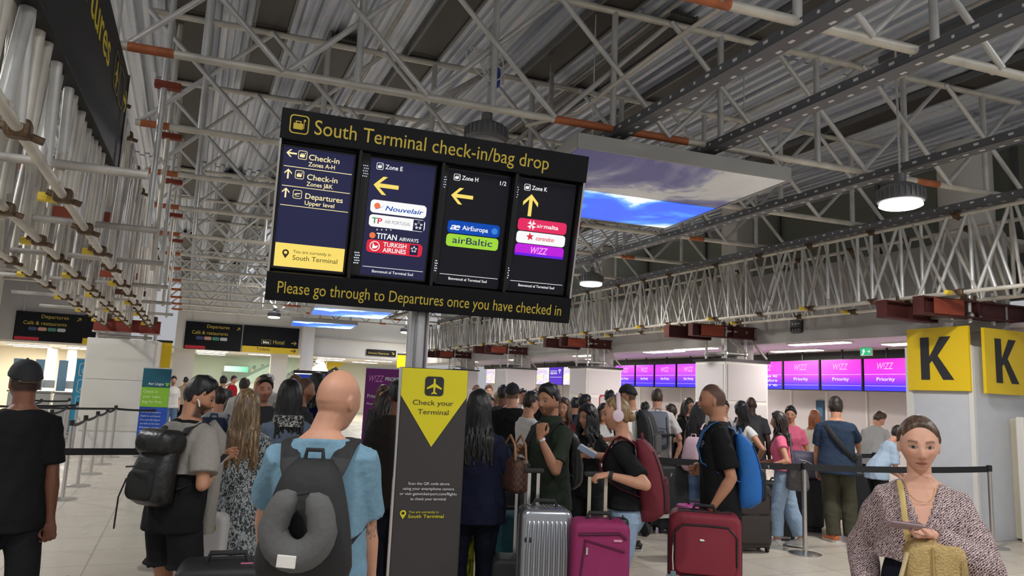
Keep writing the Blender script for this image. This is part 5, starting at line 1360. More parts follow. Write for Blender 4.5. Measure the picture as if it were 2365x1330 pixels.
def cap(B, m, back=False, label='cap', brim=True):
    HM = B.HM; rows = sphere_dirs(40, 28); R = []
    for row in rows:
        ring = []
        for q in row:
            p = head_pt(q, B.fem); line = (.042 if p.y > 0 else .042 + p.y * .35) if not back else (.035 + max(p.y, 0) * .1 + min(p.y, 0) * .3)
            w = sm(line - .003, line + .004, p.z)
            ring.append(HM @ (p + Vector(q) * ((.02 + .008 * sm(.05, .1, p.z)) * w - .012 * (1 - w))))
        R.append(ring)
    c = MB().rings(R).build('cap', m, B.root, smooth=True)
    if brim:
        s = -1 if back else 1
        b = MB(); n = 14; up = []; lo = []
        for k in range(n + 1):
            a = PI * k / n; x = .078 * math.cos(a)
            up.append((x, s * (.05 + .0 * x), .045 - .25 * x * x * 4)); lo.append((x * 1.02, s * (.07 + .10 * math.sin(a) ** .7), .030 - .3 * x * x * 4))
        vs = [HM @ Vector(p) for p in up + lo] + [HM @ (Vector(p) + Vector((0, 0, -.006))) for p in up + lo]
        m_ = n + 1; fs = []
        for k in range(n): fs += [(k, k + 1, m_ + k + 1, m_ + k), (2 * m_ + k, 3 * m_ + k, 3 * m_ + k + 1, 2 * m_ + k + 1), (m_ + k, m_ + k + 1, 3 * m_ + k + 1, 3 * m_ + k)]
        b.add(vs, fs); b.build('brim', m, c, smooth=True)
    MB().ball(HM @ Vector((0, -.004, .145)), .008, 8, 6).build('button', m, c)
    return c
def strap_pts(B, sx, kind='back', z0=1.08, z1=1.40, off=.003):
    w = B.sh * .56
    P = []
    for (y, z, e) in ((-1, z1, .02), (-1, 1.43, .012), (-.6, 1.468, .012), (0, 1.485, .010), (.6, 1.46, .012), (1, 1.40, .014), (1, 1.30, .016), (.85, 1.2, .016)):
        rx, ry, y0 = B.prof(min(z, 1.43)); yy = y0 + (ry + e + off) * y if abs(y) > .7 else y * .075
        P.append(B.sp((sx * (w + (.02 if z < 1.35 else 0)), yy, z)))
    rx, ry, y0 = B.prof(1.14)
    P.append(B.sp((sx * (rx + .024), .01, 1.14))); P.append(B.sp((sx * (rx * .8 + .01), -ry * .9 - .04, z0)))
    return P
def backpack(B, label, col, w=.30, h=.46, dep=.15, z=1.02, rough=.75, pocket=True, col2=None, strapcol=None, cat='backpack', taper=.9, side=None, pm=None, bands=None):
    """pack on the back of a figure: body, pocket, top handle, straps"""
    t = emp('backpack', None, M=B.root.matrix_basis.copy(), label=label, cat=cat)
    m = pm or mat('pack_%s' % label, col, rough, bump=(30, .3, .01)); m2 = mat('pack2_%s' % label, col2 or tuple(c * .7 for c in col), rough); ms = mat('strap_%s' % label, strapcol or col, .8); ms2 = mat('band_%s' % label, bands or (.02, .02, .02), .6)
    rx, ry, y0 = B.prof(1.25)
    yb = B.sp((0, y0 - ry - .02, 1.25)).y
    a = Matrix.Translation(B.sp((0, y0 - ry - .012 - dep / 2, z + h / 2))) @ Matrix.Rotation(-B.lean * .9, 4, 'X')
    mb = MB(); RR = []
    for q in range(15):
        t_ = q / 14; e_ = min(1, math.sin(PI * min(max(t_ * 1.0, .0), 1)) * 3.2) ** .5 if 0 < t_ < 1 else .35
        dd = dep * (1.02 - .5 * (t_ - .3) ** 2 * 2.2) * (.45 + .55 * e_); ww = w * (.62 + .38 * e_) * (1 - (1 - taper) * t_ ** 2)
        RR.append([(x, -dep * .0 + dep / 2 - dd / 2 - (y if y < 0 else y) * -1.0, -h / 2 + h * t_) for x, y in circ(28, ww / 2, dd / 2, 3.0)])
    mb.rings(RR)
    M2 = a
    bd = mb.build('pack_body', m, t, M2, smooth=True)
    if pocket:
        MB().rbox((0, -dep / 2 + .012, -h * .2), (w * .72, dep * .34, h * .44), .05, 1, .025, 5).build('front_pocket', m2, t, M2, smooth=True)
        MB().path([(-w * .32, -dep / 2 - .035, h * .04), (0, -dep / 2 - .045, h * .065), (w * .32, -dep / 2 - .035, h * .04)], .005, 6).build('zip', mat('zip_dark', (.02, .02, .02), .5), bd, M2)
    if bands:
        for ix in (18, 24): MB().loft([Vector(RR[q][ix]) for q in range(2, 13)], [(.005, .013)] * 11, 8, up=(1, 0, 0)).build('trim_band', ms2, t, M2, smooth=True)
    MB().path([(-.035, dep * .25, h / 2 - .005), (-.03, dep * .28, h / 2 + .035), (.03, dep * .28, h / 2 + .035), (.035, dep * .25, h / 2 - .005)], .009, 8).build('top_handle', ms, t, M2, smooth=True)
    for sx in (side or (-1, 1)):
        P = strap_pts(B, sx)
        MB().loft(P, [(.007, .030)] * 7 + [(.006, .026)] + [(.004, .013)] * 2, 8, p=2.6, up=(1, 0, 0)).build('strap', ms, t, smooth=True)
    B.pack = t
    return t, M2
# ------------------------------------------------------------------ cloth and leather
blk = cloth('black_cotton', (.009, .009, .010)); blk2 = cloth('black_trouser_cloth', (.012, .012, .014)); navy = cloth('navy_cotton', lin(22, 26, 48)); blueT = cloth('dusty_blue_cotton', lin(112, 146, 166), .6)
greyT = cloth('grey_cotton', lin(128, 124, 118)); whiteT = cloth('white_cotton', lin(216, 214, 210)); oliveT = cloth('olive_polo_cotton', lin(44, 52, 42)); slate = cloth('slate_blue_cotton', lin(44, 58, 78))
pinkT = cloth('pink_cotton', lin(216, 104, 134)); denimL = cloth('light_denim', lin(146, 168, 192), .6); denimM = cloth('mid_denim', lin(92, 116, 148), .6); denimD = cloth('dark_denim', lin(26, 30, 44), .6)
oliveP = cloth('olive_trouser_cloth', lin(70, 68, 54)); greyS = cloth('grey_short_cloth', lin(96, 94, 96)); sweat = cloth('heather_grey_knit', lin(150, 146, 138), .6); brownJ = cloth('dark_brown_jacket_cloth', lin(40, 36, 32)); lgrey = cloth('light_grey_cotton', lin(166, 166, 164)); skyT = cloth('pale_blue_cotton', lin(168, 188, 208)); burg = cloth('burgundy_cotton', lin(96, 36, 44)); redT = cloth('red_cotton', lin(170, 26, 36)); beigeT = cloth('beige_cotton', lin(188, 170, 142)); dgrey = cloth('dark_grey_cotton', lin(62, 62, 66)); denimJ = cloth('washed_denim_jacket', lin(104, 118, 136), .7); navyS = cloth('navy_short_cloth', lin(28, 34, 48))
shoeB = mat('shoe_black', (.012, .012, .012), .6); shoeW = mat('shoe_white', (.6, .58, .55), .6); shoeO = mat('shoe_orange_blue', lin(214, 120, 70), .6)
def m_print(name, sx, sy, sz, a, b_, th, scale):
    m, nt, b, N, L = nodes(name, .8)
    tc = N('ShaderNodeTexCoord'); mp = N('ShaderNodeMapping'); mp.inputs['Scale'].default_value = (sx, sy, sz)
    n = N('ShaderNodeTexNoise', i_Scale=scale, i_Detail=1.5); n.inputs['Distortion'].default_value = 1.2; r = N('ShaderNodeValToRGB'); ramp(r, [(th - .03, a), (th + .03, b_)])
    L(tc.outputs['Object'], mp.inputs[0]); L(mp.outputs[0], n.inputs['Vector']); L(n.outputs['Fac'], r.inputs[0]); L(r.outputs[0], b.inputs['Base Color'])
    return m
leafD = m_print('leaf_print_cloth', 1, 1, .6, lin(46, 50, 52), lin(164, 170, 170), .5, 72)
scarfM = m_print('black_white_scarf', 1, 1, 1.6, lin(16, 16, 18), lin(190, 190, 186), .52, 42)
def m_blouse():
    m, nt, b, N, L = nodes('chevron_blouse_cloth', .75)
    tc = N('ShaderNodeTexCoord'); mp = N('ShaderNodeMapping'); mp.inputs['Rotation'].default_value = (0, .75, .3)
    w = N('ShaderNodeTexWave', i_Scale=40.0, i_Distortion=6.0); w.inputs['Detail'].default_value = 1.0; w.inputs['Detail Scale'].default_value = 3.2
    r = N('ShaderNodeValToRGB'); ramp(r, [(.36, lin(58, 30, 42)), (.52, lin(196, 176, 172))])
    n = N('ShaderNodeTexNoise', i_Scale=9.0, i_Detail=4.0); u = N('ShaderNodeBump', i_Strength=.5); u.inputs['Distance'].default_value = .03
    L(tc.outputs['Object'], mp.inputs[0]); L(mp.outputs[0], w.inputs['Vector']); L(w.outputs['Fac'], r.inputs[0]); L(r.outputs[0], b.inputs['Base Color']); L(tc.outputs['Object'], n.inputs['Vector']); L(n.outputs['Fac'], u.inputs['Height']); L(u.outputs[0], b.inputs['Normal'])
    return m
blouse = m_blouse()
BLACKH, DARKH, BROWNH, FAIRH = (.010, .009, .009), (.022, .014, .010), (.07, .036, .018), (.25, .155, .07)
down = {'d': ('px', .0, 1, .1)}

# ------------------------------------------------------------------ the people near the viewer
B = person('capman', 'man walking away at far left in a black t-shirt and a backwards black cap', 62, 840, 4.0, -16, bw=.93, tone='brown', belly=.02, Rr=('px', 116, 1205, -.05), L=(-.27, .05, .86), Rp=(.25, -1, 0), Rh={'curl': .75, 'n': (-.6, -.8, 0)},
           top=('tee', blk, {'loose': 1, 'hem': .80, 'flare': .025, 'sleeve': 'half', 'sease': .022}), bottom=('trousers', blk2, {'wide': .01}), shoes=shoeB, hair=('buzz', BLACKH), vox=.006, feet={'R': (.1, -.18, .0), 'L': (-.1, .2, 0)})
cap(B, mat('cap_black', (.012, .013, .016), .8), True, brim=False)
MB().path([B.HM @ Vector((-.055, -.088, .015)), B.HM @ Vector((-.02, -.106, .012)), B.HM @ Vector((.02, -.107, .012)), B.HM @ Vector((.055, -.09, .015))], .007, 8).build('cap_strap', mat('cap_strap_brown', lin(90, 70, 54), .6), B.root)

B = person('airpods', 'bearded man in profile with a white earbud and a grey jumper over his shoulders', 466, 876, 4.25, 48, bw=.98, tone='tan', head=(-50, -12), lean=6, L=('px', 505, 1060, .12), Rr=('px', 492, 1092, -.05), Rp=(.5, -.7, -.4), Rh={'curl': .6}, Lh={'curl': .5},
           top=('tee', blk, {'loose': 1, 'hem': .82, 'sleeve': 'tee'}), bottom=('shorts', blk2, {'hem': .62, 'wide': .025}), shoes=shoeW, hair=('short', BLACKH, {'thick': .013, 'top': .018, 'front': .06, 'quiff': .016}), beard=(BLACKH, .85), vox=.006)
gj = garment_top(B, 'tee', .009, {'hem': 1.16, 'ease': .028, 'flare': .03, 'sleeve': 'half', 'sease': .036, 'neck': 1.47}); gj.materials.append(sweat); j = link('jumper', gj, B.root)
for sx in (-1, 1): MB().loft([B.sp((sx * .07, .09, 1.47)), B.sp((sx * .085, .175, 1.40)), B.sp((sx * .09, .185, 1.2)), B.sp((sx * .1, .19, .98)), B.sp((sx * .1, .185, .78))], [(.03, .05), (.03, .05), (.025, .05), (.022, .045), (.02, .045)], 12, up=(0, 1, 0)).build('jumper_sleeve', sweat, j, smooth=True)
MB().path([B.HM @ Vector((.083, .0, -.01)), B.HM @ Vector((.089, .012, -.018)), B.HM @ Vector((.085, .026, -.05))], .0052, 8).build('earbud', mat('earbud_white', (.8, .8, .8), .3), B.root, smooth=True)
leather = mat('black_leather', (.014, .014, .014), .36, bump=(22, .5, .012))
t, M2 = backpack(B, 'slouchy black leather backpack on the man with the earbud', (.014, .014, .014), .29, .40, .18, .97, pm=leather, strapcol=(.012, .012, .012), taper=.8)
MB().rbox((0, .01, .17), (.27, .2, .16), .07, 0, .05, 5).build('top_flap', leather, t, M2, smooth=True)
MB().path([M2 @ Vector((-.1, -.1, -.05)), M2 @ Vector((-.12, -.115, -.16)), M2 @ Vector((-.125, -.1, -.34))], .005, 6).build('hanging_cord', rubber, t)
tp = B; t = emp('mobile_phone', None, M=Matrix.Translation(at(500, 1068, 4.2)) @ Matrix.Rotation(-B.root.rotation_euler.z * 0 - .9, 4, 'Z') @ Matrix.Rotation(-.9, 4, 'X'), label='mobile phone held by the bearded man with the earbud', cat='phone')
MB().rbox((0, 0, 0), (.072, .009, .145), .004, 1).build('case', black_m, t); MB().box((0, .006, 0), (.064, .002, .135)).build('screen', glow('phone_glow', (.8, .85, 1), .7), t)

B = person('blonde', 'woman with long wavy blonde hair from behind in a black and white leaf print dress', 574, 907, 4.8, 6, fem=True, bw=1.04, tone='fair', L=(-.17, .26, 1.02), Rr=(.17, .28, 1.04), top=('dress', leafD, {'hem': .32, 'loose': 1, 'ease': .02, 'sleeve': 'dress', 'sease': .02}), bottom=('leggings', None), shoes=shoeB,
           hair=('long', (.16, .10, .05), {'len': .44, 'streak': lin(206, 172, 118), 'wave': .022, 'n': 46, 'freq': 11, 'strand': .016, 'thick': .022}), vox=.008, group=None)
B = person('bald', 'bald man from behind in a dusty blue t-shirt with a tattooed right arm', 788, 855, 2.82, 12, bw=1.0, tone='fair', head=(-30, 0), hs=1.08, hoff=(.045, .015), side=-1, belly=.02, Rr=('px', 858, 1385, .06), Rp=(.3, -1, 0), L=('px', 600, 1290, .2), Lp=(-.6, -.8, 0), Rh={'curl': .5},
           top=('tee', blueT, {'loose': 1, 'hem': .76, 'flare': .03, 'sleeve': 'half', 'sease': .02}), bottom=('shorts', greyS, {'hem': .46, 'wide': .02}), shoes=shoeW, hair=('bald', (.2, .15, .1)), vox=.0055, tattoo=True, beard=((.3, .27, .24), .25))
t, M2 = backpack(B, 'black backpack on the bald man in blue', (.012, .012, .013), .36, .45, .15, .965, strapcol=(.013, .013, .015), pocket=False, taper=.5)
MB().box((.05, -.083, -.2), (.055, .004, .012)).build('maker_tag', mat('tag_grey', (.4, .4, .4), .5), t, M2)
for sx in (-1, 1): MB().loft([B.sp((sx * .118, .03, 1.478)), B.sp((sx * .115, -.06, 1.468)), B.sp((sx * .09, -.14, 1.39)), B.sp((sx * .05, -.172, 1.31))], [(.008, .036), (.009, .038), (.01, .04), (.01, .045)], 10, up=(1, 0, 0), p=2.6).build('yoke', mat('yoke_black', (.014, .014, .016), .7), t, smooth=True)
MB().rbox(B.sp((0, -.175, 1.315)), (.15, .04, .1), .02, 1, .015).build('yoke_panel', mat('yoke_black', (0,) * 3), t, smooth=True)
pc = emp('neck_pillow', None, M=B.root.matrix_basis @ M2 @ Matrix.Translation((.0, -.125, .0)) @ Matrix.Rotation(.06, 4, 'Y') @ Matrix.Scale(.78, 4), label='grey u-shaped neck pillow strapped on the back of the black backpack', cat='neck pillow')
pts = []; rad = []
for k in range(25):
    a = math.radians(104 - 14 + 14 + 332 * k / 24); w = .5 - .5 * math.cos(2 * PI * k / 24)
    pts.append((.105 * math.cos(a) * (1.0 + .1 * (math.sin(a) < 0)), 0, .135 * math.sin(a) + .01)); rad.append((.062 + .012 * w, .058 + .012 * w) if 1 < k < 23 else (.045 if k in (1, 23) else .02,) * 2)
MB().loft(pts, rad, 16, up=(0, 1, 0)).build('cushion', cloth('pillow_grey_knit', lin(92, 92, 92), .3), pc, smooth=True)
MB().rbox((-.015, -.068, -.135), (.085, .012, .055), .004, 1).build('label_tag', mat('tag_white', (.72, .7, .66), .6), pc, label='white label tag'); MB().path([(-.02, -.02, .15), (.03, -.02, .165)], .008, 6).build('strap', rubber, pc)

B = person('navywoman', 'woman from behind with long black hair in a loose navy t-shirt, right of the totem', 1108, 908, 5.0, -4, fem=True, bw=1.08, tone='tan', L=(-.22, .1, .9), Rr=(.24, .2, 1.17), Rp=(.6, -.6, -1), Rh={'curl': .8}, top=('tee', navy, {'loose': 1, 'hem': .80, 'flare': .03, 'ease': .022, 'sleeve': 'half', 'sease': .02}), bottom=('jeans', denimD), shoes=shoeB,
           hair=('long', BLACKH, {'len': .40, 'n': 40, 'wave': .008, 'thick': .024, 'arc': 250}), vox=.008)
def checks():
    m, nt, b, N, L = nodes('brown_check_canvas', .5); tc = N('ShaderNodeTexCoord'); ch = N('ShaderNodeTexChecker', i_Scale=44.0); ch.inputs[1].default_value = (*lin(92, 62, 46), 1); ch.inputs[2].default_value = (*lin(64, 42, 34), 1); L(tc.outputs['Object'], ch.inputs[0]); L(ch.outputs[0], b.inputs['Base Color']); return m
pb = at(1188, 1085, 4.85); t = emp('handbag', (pb.x, pb.y, pb.z - .13), -YAW - 1.1, 'brown checked shoulder handbag under the arm of the navy t-shirt woman', 'handbag')
MB().rbox((0, 0, .1), (.26, .12, .23), .05, 2, .04, 5, .9).build('bag_body', checks(), t, smooth=True)
tan_l = mat('tan_leather', lin(150, 108, 76), .5)
for sy in (-.04, .04): MB().path([(-.09, sy, .2), (-.07, sy, .3), (0, sy, .36), (.07, sy, .3), (.09, sy, .2)], .008, 8).build('strap', tan_l, t, smooth=True)
MB().path([(-.13, 0, .215), (.13, 0, .215)], .008, 6).build('zip', mat('zip_dark', (.02,) * 3), t)

B = person('polo', 'man in an olive polo shirt looking at the viewer, hand raised to his chest', 1268, 893, 5.25, -128, bw=1.0, tone='olive', head=(12, 3), L=('px', 1247, 1010, -.3), Lp=(-.3, -.6, -1), Lh={'d': ('px', 0.05, -1, .1), 'n': ('px', .6, .2, .9), 'curl': .95}, Rr=('px', 1206, 1042, .05), Rp=(.6, -.3, -1), Rh={'curl': .5},
           top=('polo', oliveT, {'loose': 1, 'hem': .84, 'collar': 1, 'sleeve': 'half', 'sease': .012}), bottom=('trousers', blk2), shoes=shoeB, hair=('short', BLACKH, {'thick': .014, 'top': .02, 'quiff': .014, 'front': .06}), beard=(BLACKH, .55), vox=.0055)
MB().box(B.sp((-.02, .145, .87)), (.03, .012, .03)).build('hem_tag', mat('tag_pale', (.6, .6, .56), .6), B.root)
e_, w_ = B.j['L'][1:]; MB().loft([w_.lerp(e_, .05), w_.lerp(e_, .12)], [(.033, .033)] * 2, 14).build('wristwatch', chrome, B.root, smooth=True)
backpack(B, 'dark grey backpack on the man in the olive polo', (.018, .018, .018), .28, .44, .15, .98, pm=leather, strapcol=(.012,) * 3)

B = person('curly', 'dark curly haired young woman in black looking back at the viewer', 1357, 940, 6.3, -165, fem=True, bw=.98, tone='tan', head=(-28, 2), L=('px', 1386, 1055, -.25), Rr=(.2, .2, 1.0), top=('tee', blk, {'sleeve': 'half'}), bottom=('trousers', blk2), shoes=shoeB, hair=('curly', BLACKH, {'len': .36, 'n': 44, 'wave': .03, 'freq': 16, 'arc': 270, 'thick': .03, 'spread': 1.25}), vox=.006)
B = person('headphones', 'woman in profile with pale pink headphones, black top and light jeans holding a trolley handle', 1424, 918, 4.65, -86, fem=True, bw=1.0, tone='fair', head=(4, -4), lean=4, L=('px', 1402, 1096, -.3), Lp=(-.25, -1, -.3), Lh={'d': ('px', -1, .12, -.05), 'n': ('px', 0, 1, .2), 'curl': .8}, Rr=('px', 1372, 1050, .25), Rh={'curl': .4},
           top=('tee', blk, {'sleeve': 'half', 'sease': .012, 'hem': 1.0, 'neck': 1.44}), bottom=('jeans', denimL, {'wide': .014, 'rise': 1.05}), shoes=shoeW, hair=('tied', FAIRH, {'streak': lin(176, 150, 110), 'bun': 1, 'bz': -.02, 'front': .075}), vox=.0055)
t = emp('headphones', None, M=B.root.matrix_basis @ B.HM, label='pale pink over-ear headphones worn by the woman in profile', cat='headphones')
pk = mat('pale_pink_plastic', lin(224, 202, 214), .4)
MB().loft([(.092 * math.cos(a), -.02, .02 + .125 * math.sin(a)) for a in [math.radians(4 + 172 * k / 18) for k in range(19)]], [(.008, .016)] * 19, 10, up=(0, 1, 0)).build('headband', pk, t, smooth=True)
for sx in (-1, 1): MB().loft([(sx * .078, -.014, -.008), (sx * .085, -.014, -.008), (sx * .108, -.014, -.008), (sx * .112, -.014, -.008)], [(.03, .034), (.038, .042), (.038, .042), (.03, .033)], 20, up=(0, 0, 1)).build('ear_cup', pk, t, smooth=True)
e_, w_ = B.j['L'][1:]; MB().loft([w_.lerp(e_, .06), w_.lerp(e_, .16)], [(.031, .028)] * 2, 14).build('wristwatch', rubber, B.root, smooth=True)
MB().path([B.sp((.06 * math.cos(a), .06 + .05 * math.sin(a), 1.455 - .04 * math.sin(a))) for a in [PI * k / 10 for k in range(11)]], .003, 6).build('necklace', mat('gold_chain', (.7, .5, .2), .3, 1), B.root)
backpack(B, 'burgundy red backpack on the woman with pink headphones', lin(104, 24, 38), .32, .54, .19, .92, col2=lin(84, 20, 32), strapcol=lin(92, 20, 34), taper=.82, bands=(.02, .012, .014))
t = emp('handbag', None, M=B.root.matrix_basis @ Matrix.Translation((-.2, .1, .86)) @ Matrix.Rotation(.25, 4, 'Y'), label='black leather shoulder bag hanging at the hip of the headphones woman', cat='handbag')
MB().rbox((0, 0, -.02), (.1, .28, .24), .04, 2, .03, 5).build('bag_body', leather, t, smooth=True); MB().path([(0, -.1, .1), (.06, -.12, .35), (.15, -.1, .56)], .011, 8).build('strap', leather, t, smooth=True); MB().box((-.06, .06, .04), (.006, .05, .02)).build('buckle', chrome, t)
t = emp('phone_wallet', None, M=Matrix.Translation(at(1356, 1042, 4.8)) @ Matrix.Rotation(-YAW, 4, 'Z') @ Matrix.Rotation(.5, 4, 'Y') @ Matrix.Rotation(.5, 4, 'X'), label='pale blue folded document wallet held by the headphones woman', cat='document wallet')
MB().rbox((0, 0, 0), (.13, .012, .045), .005, 1).build('cover', mat('pale_wallet', lin(170, 186, 212), .5), t); MB().rbox((0, .004, .004), (.12, .012, .04), .004, 1).build('pages', white_m, t)

B = person('suitcaseman', 'short haired man in profile in black t-shirt and grey shorts, hand on the red suitcase', 1645, 887, 5.15, -92, bw=1.02, tone='tan', head=(-4, -3), lean=2, L=('px', 1642, 1178, -.3), Lp=(-.15, -1, 0), Lh={'d': ('px', -.02, 1, 0), 'n': ('px', .3, 0, 1), 'curl': .35}, Rr=('px', 1622, 1082, .15), Rp=(.5, -.2, -1), Rh={'curl': .7},
           top=('tee', blk, {'loose': 1, 'hem': .83, 'sleeve': 'half', 'sease': .022, 'flare': .02}), bottom=('shorts', greyS, {'hem': .50, 'wide': .02}), shoes=shoeB, hair=('buzz', (.02, .016, .013)), beard=((.03, .02, .016), .25), vox=.0055)
pr_ = text('DOP', frame((-.03, .2, 1.30), (-.66, -.75, 0), (0, 0, 1)), mat('shirt_print_white', (.7, .7, .7), .7), B.root, .0, 0, .15, .05)
from mathutils.bvhtree import BVHTree
sh_ = [c for c in B.root.children if c.name.startswith('shirt')][0].data
bv = BVHTree.FromPolygons([v.co[:] for v in sh_.vertices], [tuple(p.vertices) for p in sh_.polygons]); n_ = Vector((-.75, .66, 0))
for v in pr_.data.vertices:
    hit = bv.ray_cast(v.co + n_ * .3, -n_)
    if hit[0] is not None: v.co = hit[0] + n_ * .004
backpack(B, 'blue and black backpack on the man with the red suitcase', lin(34, 108, 186), .31, .50, .18, .90, col2=(.012, .012, .014), strapcol=lin(54, 110, 172), taper=.86, bands=lin(20, 66, 120))

B = person('front', 'woman facing the viewer at right in a maroon and cream patterned blouse', 2120, 964, 2.95, 176, fem=True, bw=1.02, tone='pale', head=(3, -5), hs=1.06, L=('px', 2146, 1232, -.2), Lp=(-1, -.4, -.5), Lh={'d': ('px', -1, -.12, -.15), 'n': ('px', .1, -1, -.3), 'curl': .5}, Rr=('px', 2004, 1375, -.03), Rp=(.3, -1, 0), Rh={'curl': .4},
           top=('long', blouse, {'loose': 1, 'hem': 1.13, 'flare': .012, 'ease': .022, 'sease': .022, 'vneck': .17, 'neck': 1.47}), bottom=('trousers', cloth('navy_trouser_cloth', lin(22, 24, 36)), {'rise': 1.17, 'ease': .016}), shoes=shoeB, hair=('tied', (.085, .05, .03), {'streak': lin(128, 98, 78), 'bun': 1, 'bz': -.02, 'front': .07}), lips=lin(176, 104, 98), vox=.0032)
MB().path([B.sp((.062 * math.cos(a), .045 + .055 * math.sin(a), 1.465 - .075 * math.sin(a))) for a in [PI * k / 14 for k in range(15)]], .0016, 6).build('necklace', mat('gold_chain', (.7, .5, .2), .3, 1), B.root)
FW = B
straw = mat('straw_fur', lin(196, 168, 112), .85, bump=(140, .9, .012), var=.16, vscale=90); gold = mat('gold_fitting', (.75, .6, .3), .25, 1)
hp = at(2160, 1285, 2.72)
t = emp('handbag', (hp.x, hp.y, hp.z - .1), B.root.rotation_euler.z + .15, 'straw coloured furry cross-body handbag in front of the woman in the patterned blouse', 'handbag')
MB().rbox((0, 0, .06), (.215, .1, .2), .045, 1, .05, 6).build('bag_body', straw, t, smooth=True); b = MB()
b.path([(-.1, .055, .0), (-.03, .062, -.012), (.03, .062, -.012), (.1, .055, .0)], .005, 8); b.path([(.02, .054, .14), (.02, .058, .02)], .005, 6); b.path([(-.075, .054, .1), (-.075, .056, .01)], .004, 6); b.build('fittings', gold, t, smooth=True)
MB().path([(.1, .03, .11), (.125, .03, .02), (.13, .035, -.06)], .008, 6).build('tassel', mat('tassel_cream', lin(206, 186, 146), .8), t)
Wt = t.matrix_basis.inverted() @ B.root.matrix_basis
MB().loft([Wt @ B.sp(p) for p in ((-.02, .14, .93), (.03, .17, 1.06), (.062, .175, 1.2), (.072, .165, 1.3), (.078, .125, 1.4), (.085, .04, 1.47), (.085, -.05, 1.46))], [(.003, .011)] * 7, 8, up=(1, 0, 0)).build('strap', mat('strap_cream_gold', lin(186, 160, 96), .5), t, smooth=True)
t = emp('mobile_phone', None, M=Matrix.Translation(at(2090, 1214, 2.70)) @ Matrix.Rotation(-YAW, 4, 'Z') @ Matrix.Rotation(.12, 4, 'Y') @ Matrix.Rotation(1.15, 4, 'X') @ Matrix.Rotation(1.5, 4, 'Y'), label='mobile phone held by the woman in the patterned blouse', cat='phone')
MB().rbox((0, 0, 0), (.062, .009, .12), .004, 1).build('case', mat('phone_mauve', lin(150, 128, 134), .4), t); MB().box((0, .0055, 0), (.055, .002, .11)).build('screen', black_m, t)

# ------------------------------------------------------------------ people in the middle distance
B = person('bluepackman', 'man with a white hood and navy backpack between the bearded man and blonde woman', 508, 898, 6.6, 10, tone='fair', top=('long', lgrey, {'loose': 1}), bottom=('shorts', navyS), shoes=shoeW, hair=('short', DARKH))
backpack(B, 'navy backpack with a white patch behind the bearded man', lin(20, 36, 62), .32, .48, .2, .98, strapcol=lin(20, 60, 100))
MB().rbox(B.sp((0, -.09, 1.46)), (.24, .12, .1), .045, 0).build('hood', lgrey, B.root, smooth=True)
person('smiler', 'dark haired man facing the viewer with a raised hand, behind the blonde woman', 612, 872, 6.4, 160, tone='fair', head=(-10, 2), Rr=('px', 588, 905, -.15), Rp=(.6, .3, -1), Rh={'d': ('px', .1, -1, 0), 'curl': .3}, top=('tee', dgrey), bottom=('trousers', blk2), shoes=shoeB, hair=('short', DARKH, {'quiff': .012}), beard=(DARKH, .3), vox=.007)
B = person('scarf', 'woman with straight black hair, a black and white scarf and a denim jacket', 672, 884, 5.3, -5, fem=True, bw=1.02, tone='tan', L=(-.15, .25, 1.05), Rr=(.15, .25, 1.05), top=('long', denimJ, {'loose': 1, 'ease': .03, 'sease': .02}), bottom=('trousers', blk2), shoes=shoeB, hair=('long', BLACKH, {'len': .30, 'n': 40, 'wave': .006, 'thick': .024, 'arc': 250}))
MB().lathe([(.06, 0), (.12, .0), (.128, .035), (.112, .085), (.06, .09)], 24).build('scarf', scarfM, B.root, Matrix.Translation(B.sp((0, -.03, 1.41))), smooth=True)
person('bluntbald', 'man in profile with a shaven head and stubble behind the denim jacket woman', 706, 872, 6.2, 70, tone='olive', top=('long', dgrey), bottom=('trousers', blk2), shoes=shoeB, hair=('buzz', (.04, .03, .025)), beard=(BLACKH, .6))
person('brownhead', 'man with short brown hair behind the shaven headed man, mostly hidden', 684, 864, 7.4, 30, tone='tan', top=('tee', greyT), bottom=('trousers', blk2), shoes=shoeB, hair=('buzz', (.05, .035, .025)))
person('navyback', 'black haired person in dark blue just left of the bald man', 734, 866, 6.8, 10, fem=True, tone='brown', top=('tee', cloth('royal_navy_cotton', lin(18, 22, 70))), bottom=('trousers', blk2), shoes=shoeB, hair=('bob', BLACKH, {'len': .2}))
B = person('sunglass', 'brown haired woman with sunglasses on her head in front of the purple banner', 886, 892, 9.4, 175, fem=True, tone='fair', head=(10, -14), L=(-.1, .25, 1.05), Rr=(.1, .25, 1.05), top=('long', dgrey, {'loose': 1, 'neck': 1.42}), bottom=('jeans', beigeT), shoes=shoeB, hair=('long', BROWNH, {'len': .3, 'streak': lin(150, 112, 80)}), vox=.008)
b = MB()
for sx in (-1, 1): b.ball(B.HM @ Vector((sx * .034, .075, .085)), (.026, .012, .02), 12, 8)
b.build('sunglasses', mat('dark_lens', (.01, .01, .012), .1), B.root, smooth=True)
B = person('brownjacket', 'person in a dark brown jacket and jeans partly hidden behind the totem at left', 922, 884, 5.6, -20, tone='brown', bw=1.08, L=(-.2, .2, 1.0), top=('long', brownJ, {'loose': 1, 'ease': .035, 'sease': .02, 'hem': .76}), bottom=('jeans', denimD), shoes=shoeB, hair=('short', BLACKH))
B = person('darkwoman', 'dark brown haired woman with her head down in front of the brown jacket', 899, 905, 6.2, 40, fem=True, tone='tan', head=(0, -25), L=(-.1, .3, 1.1), top=('long', brownJ, {'loose': 1}), bottom=('trousers', blk2), shoes=shoeB, hair=('long', DARKH, {'len': .3}))
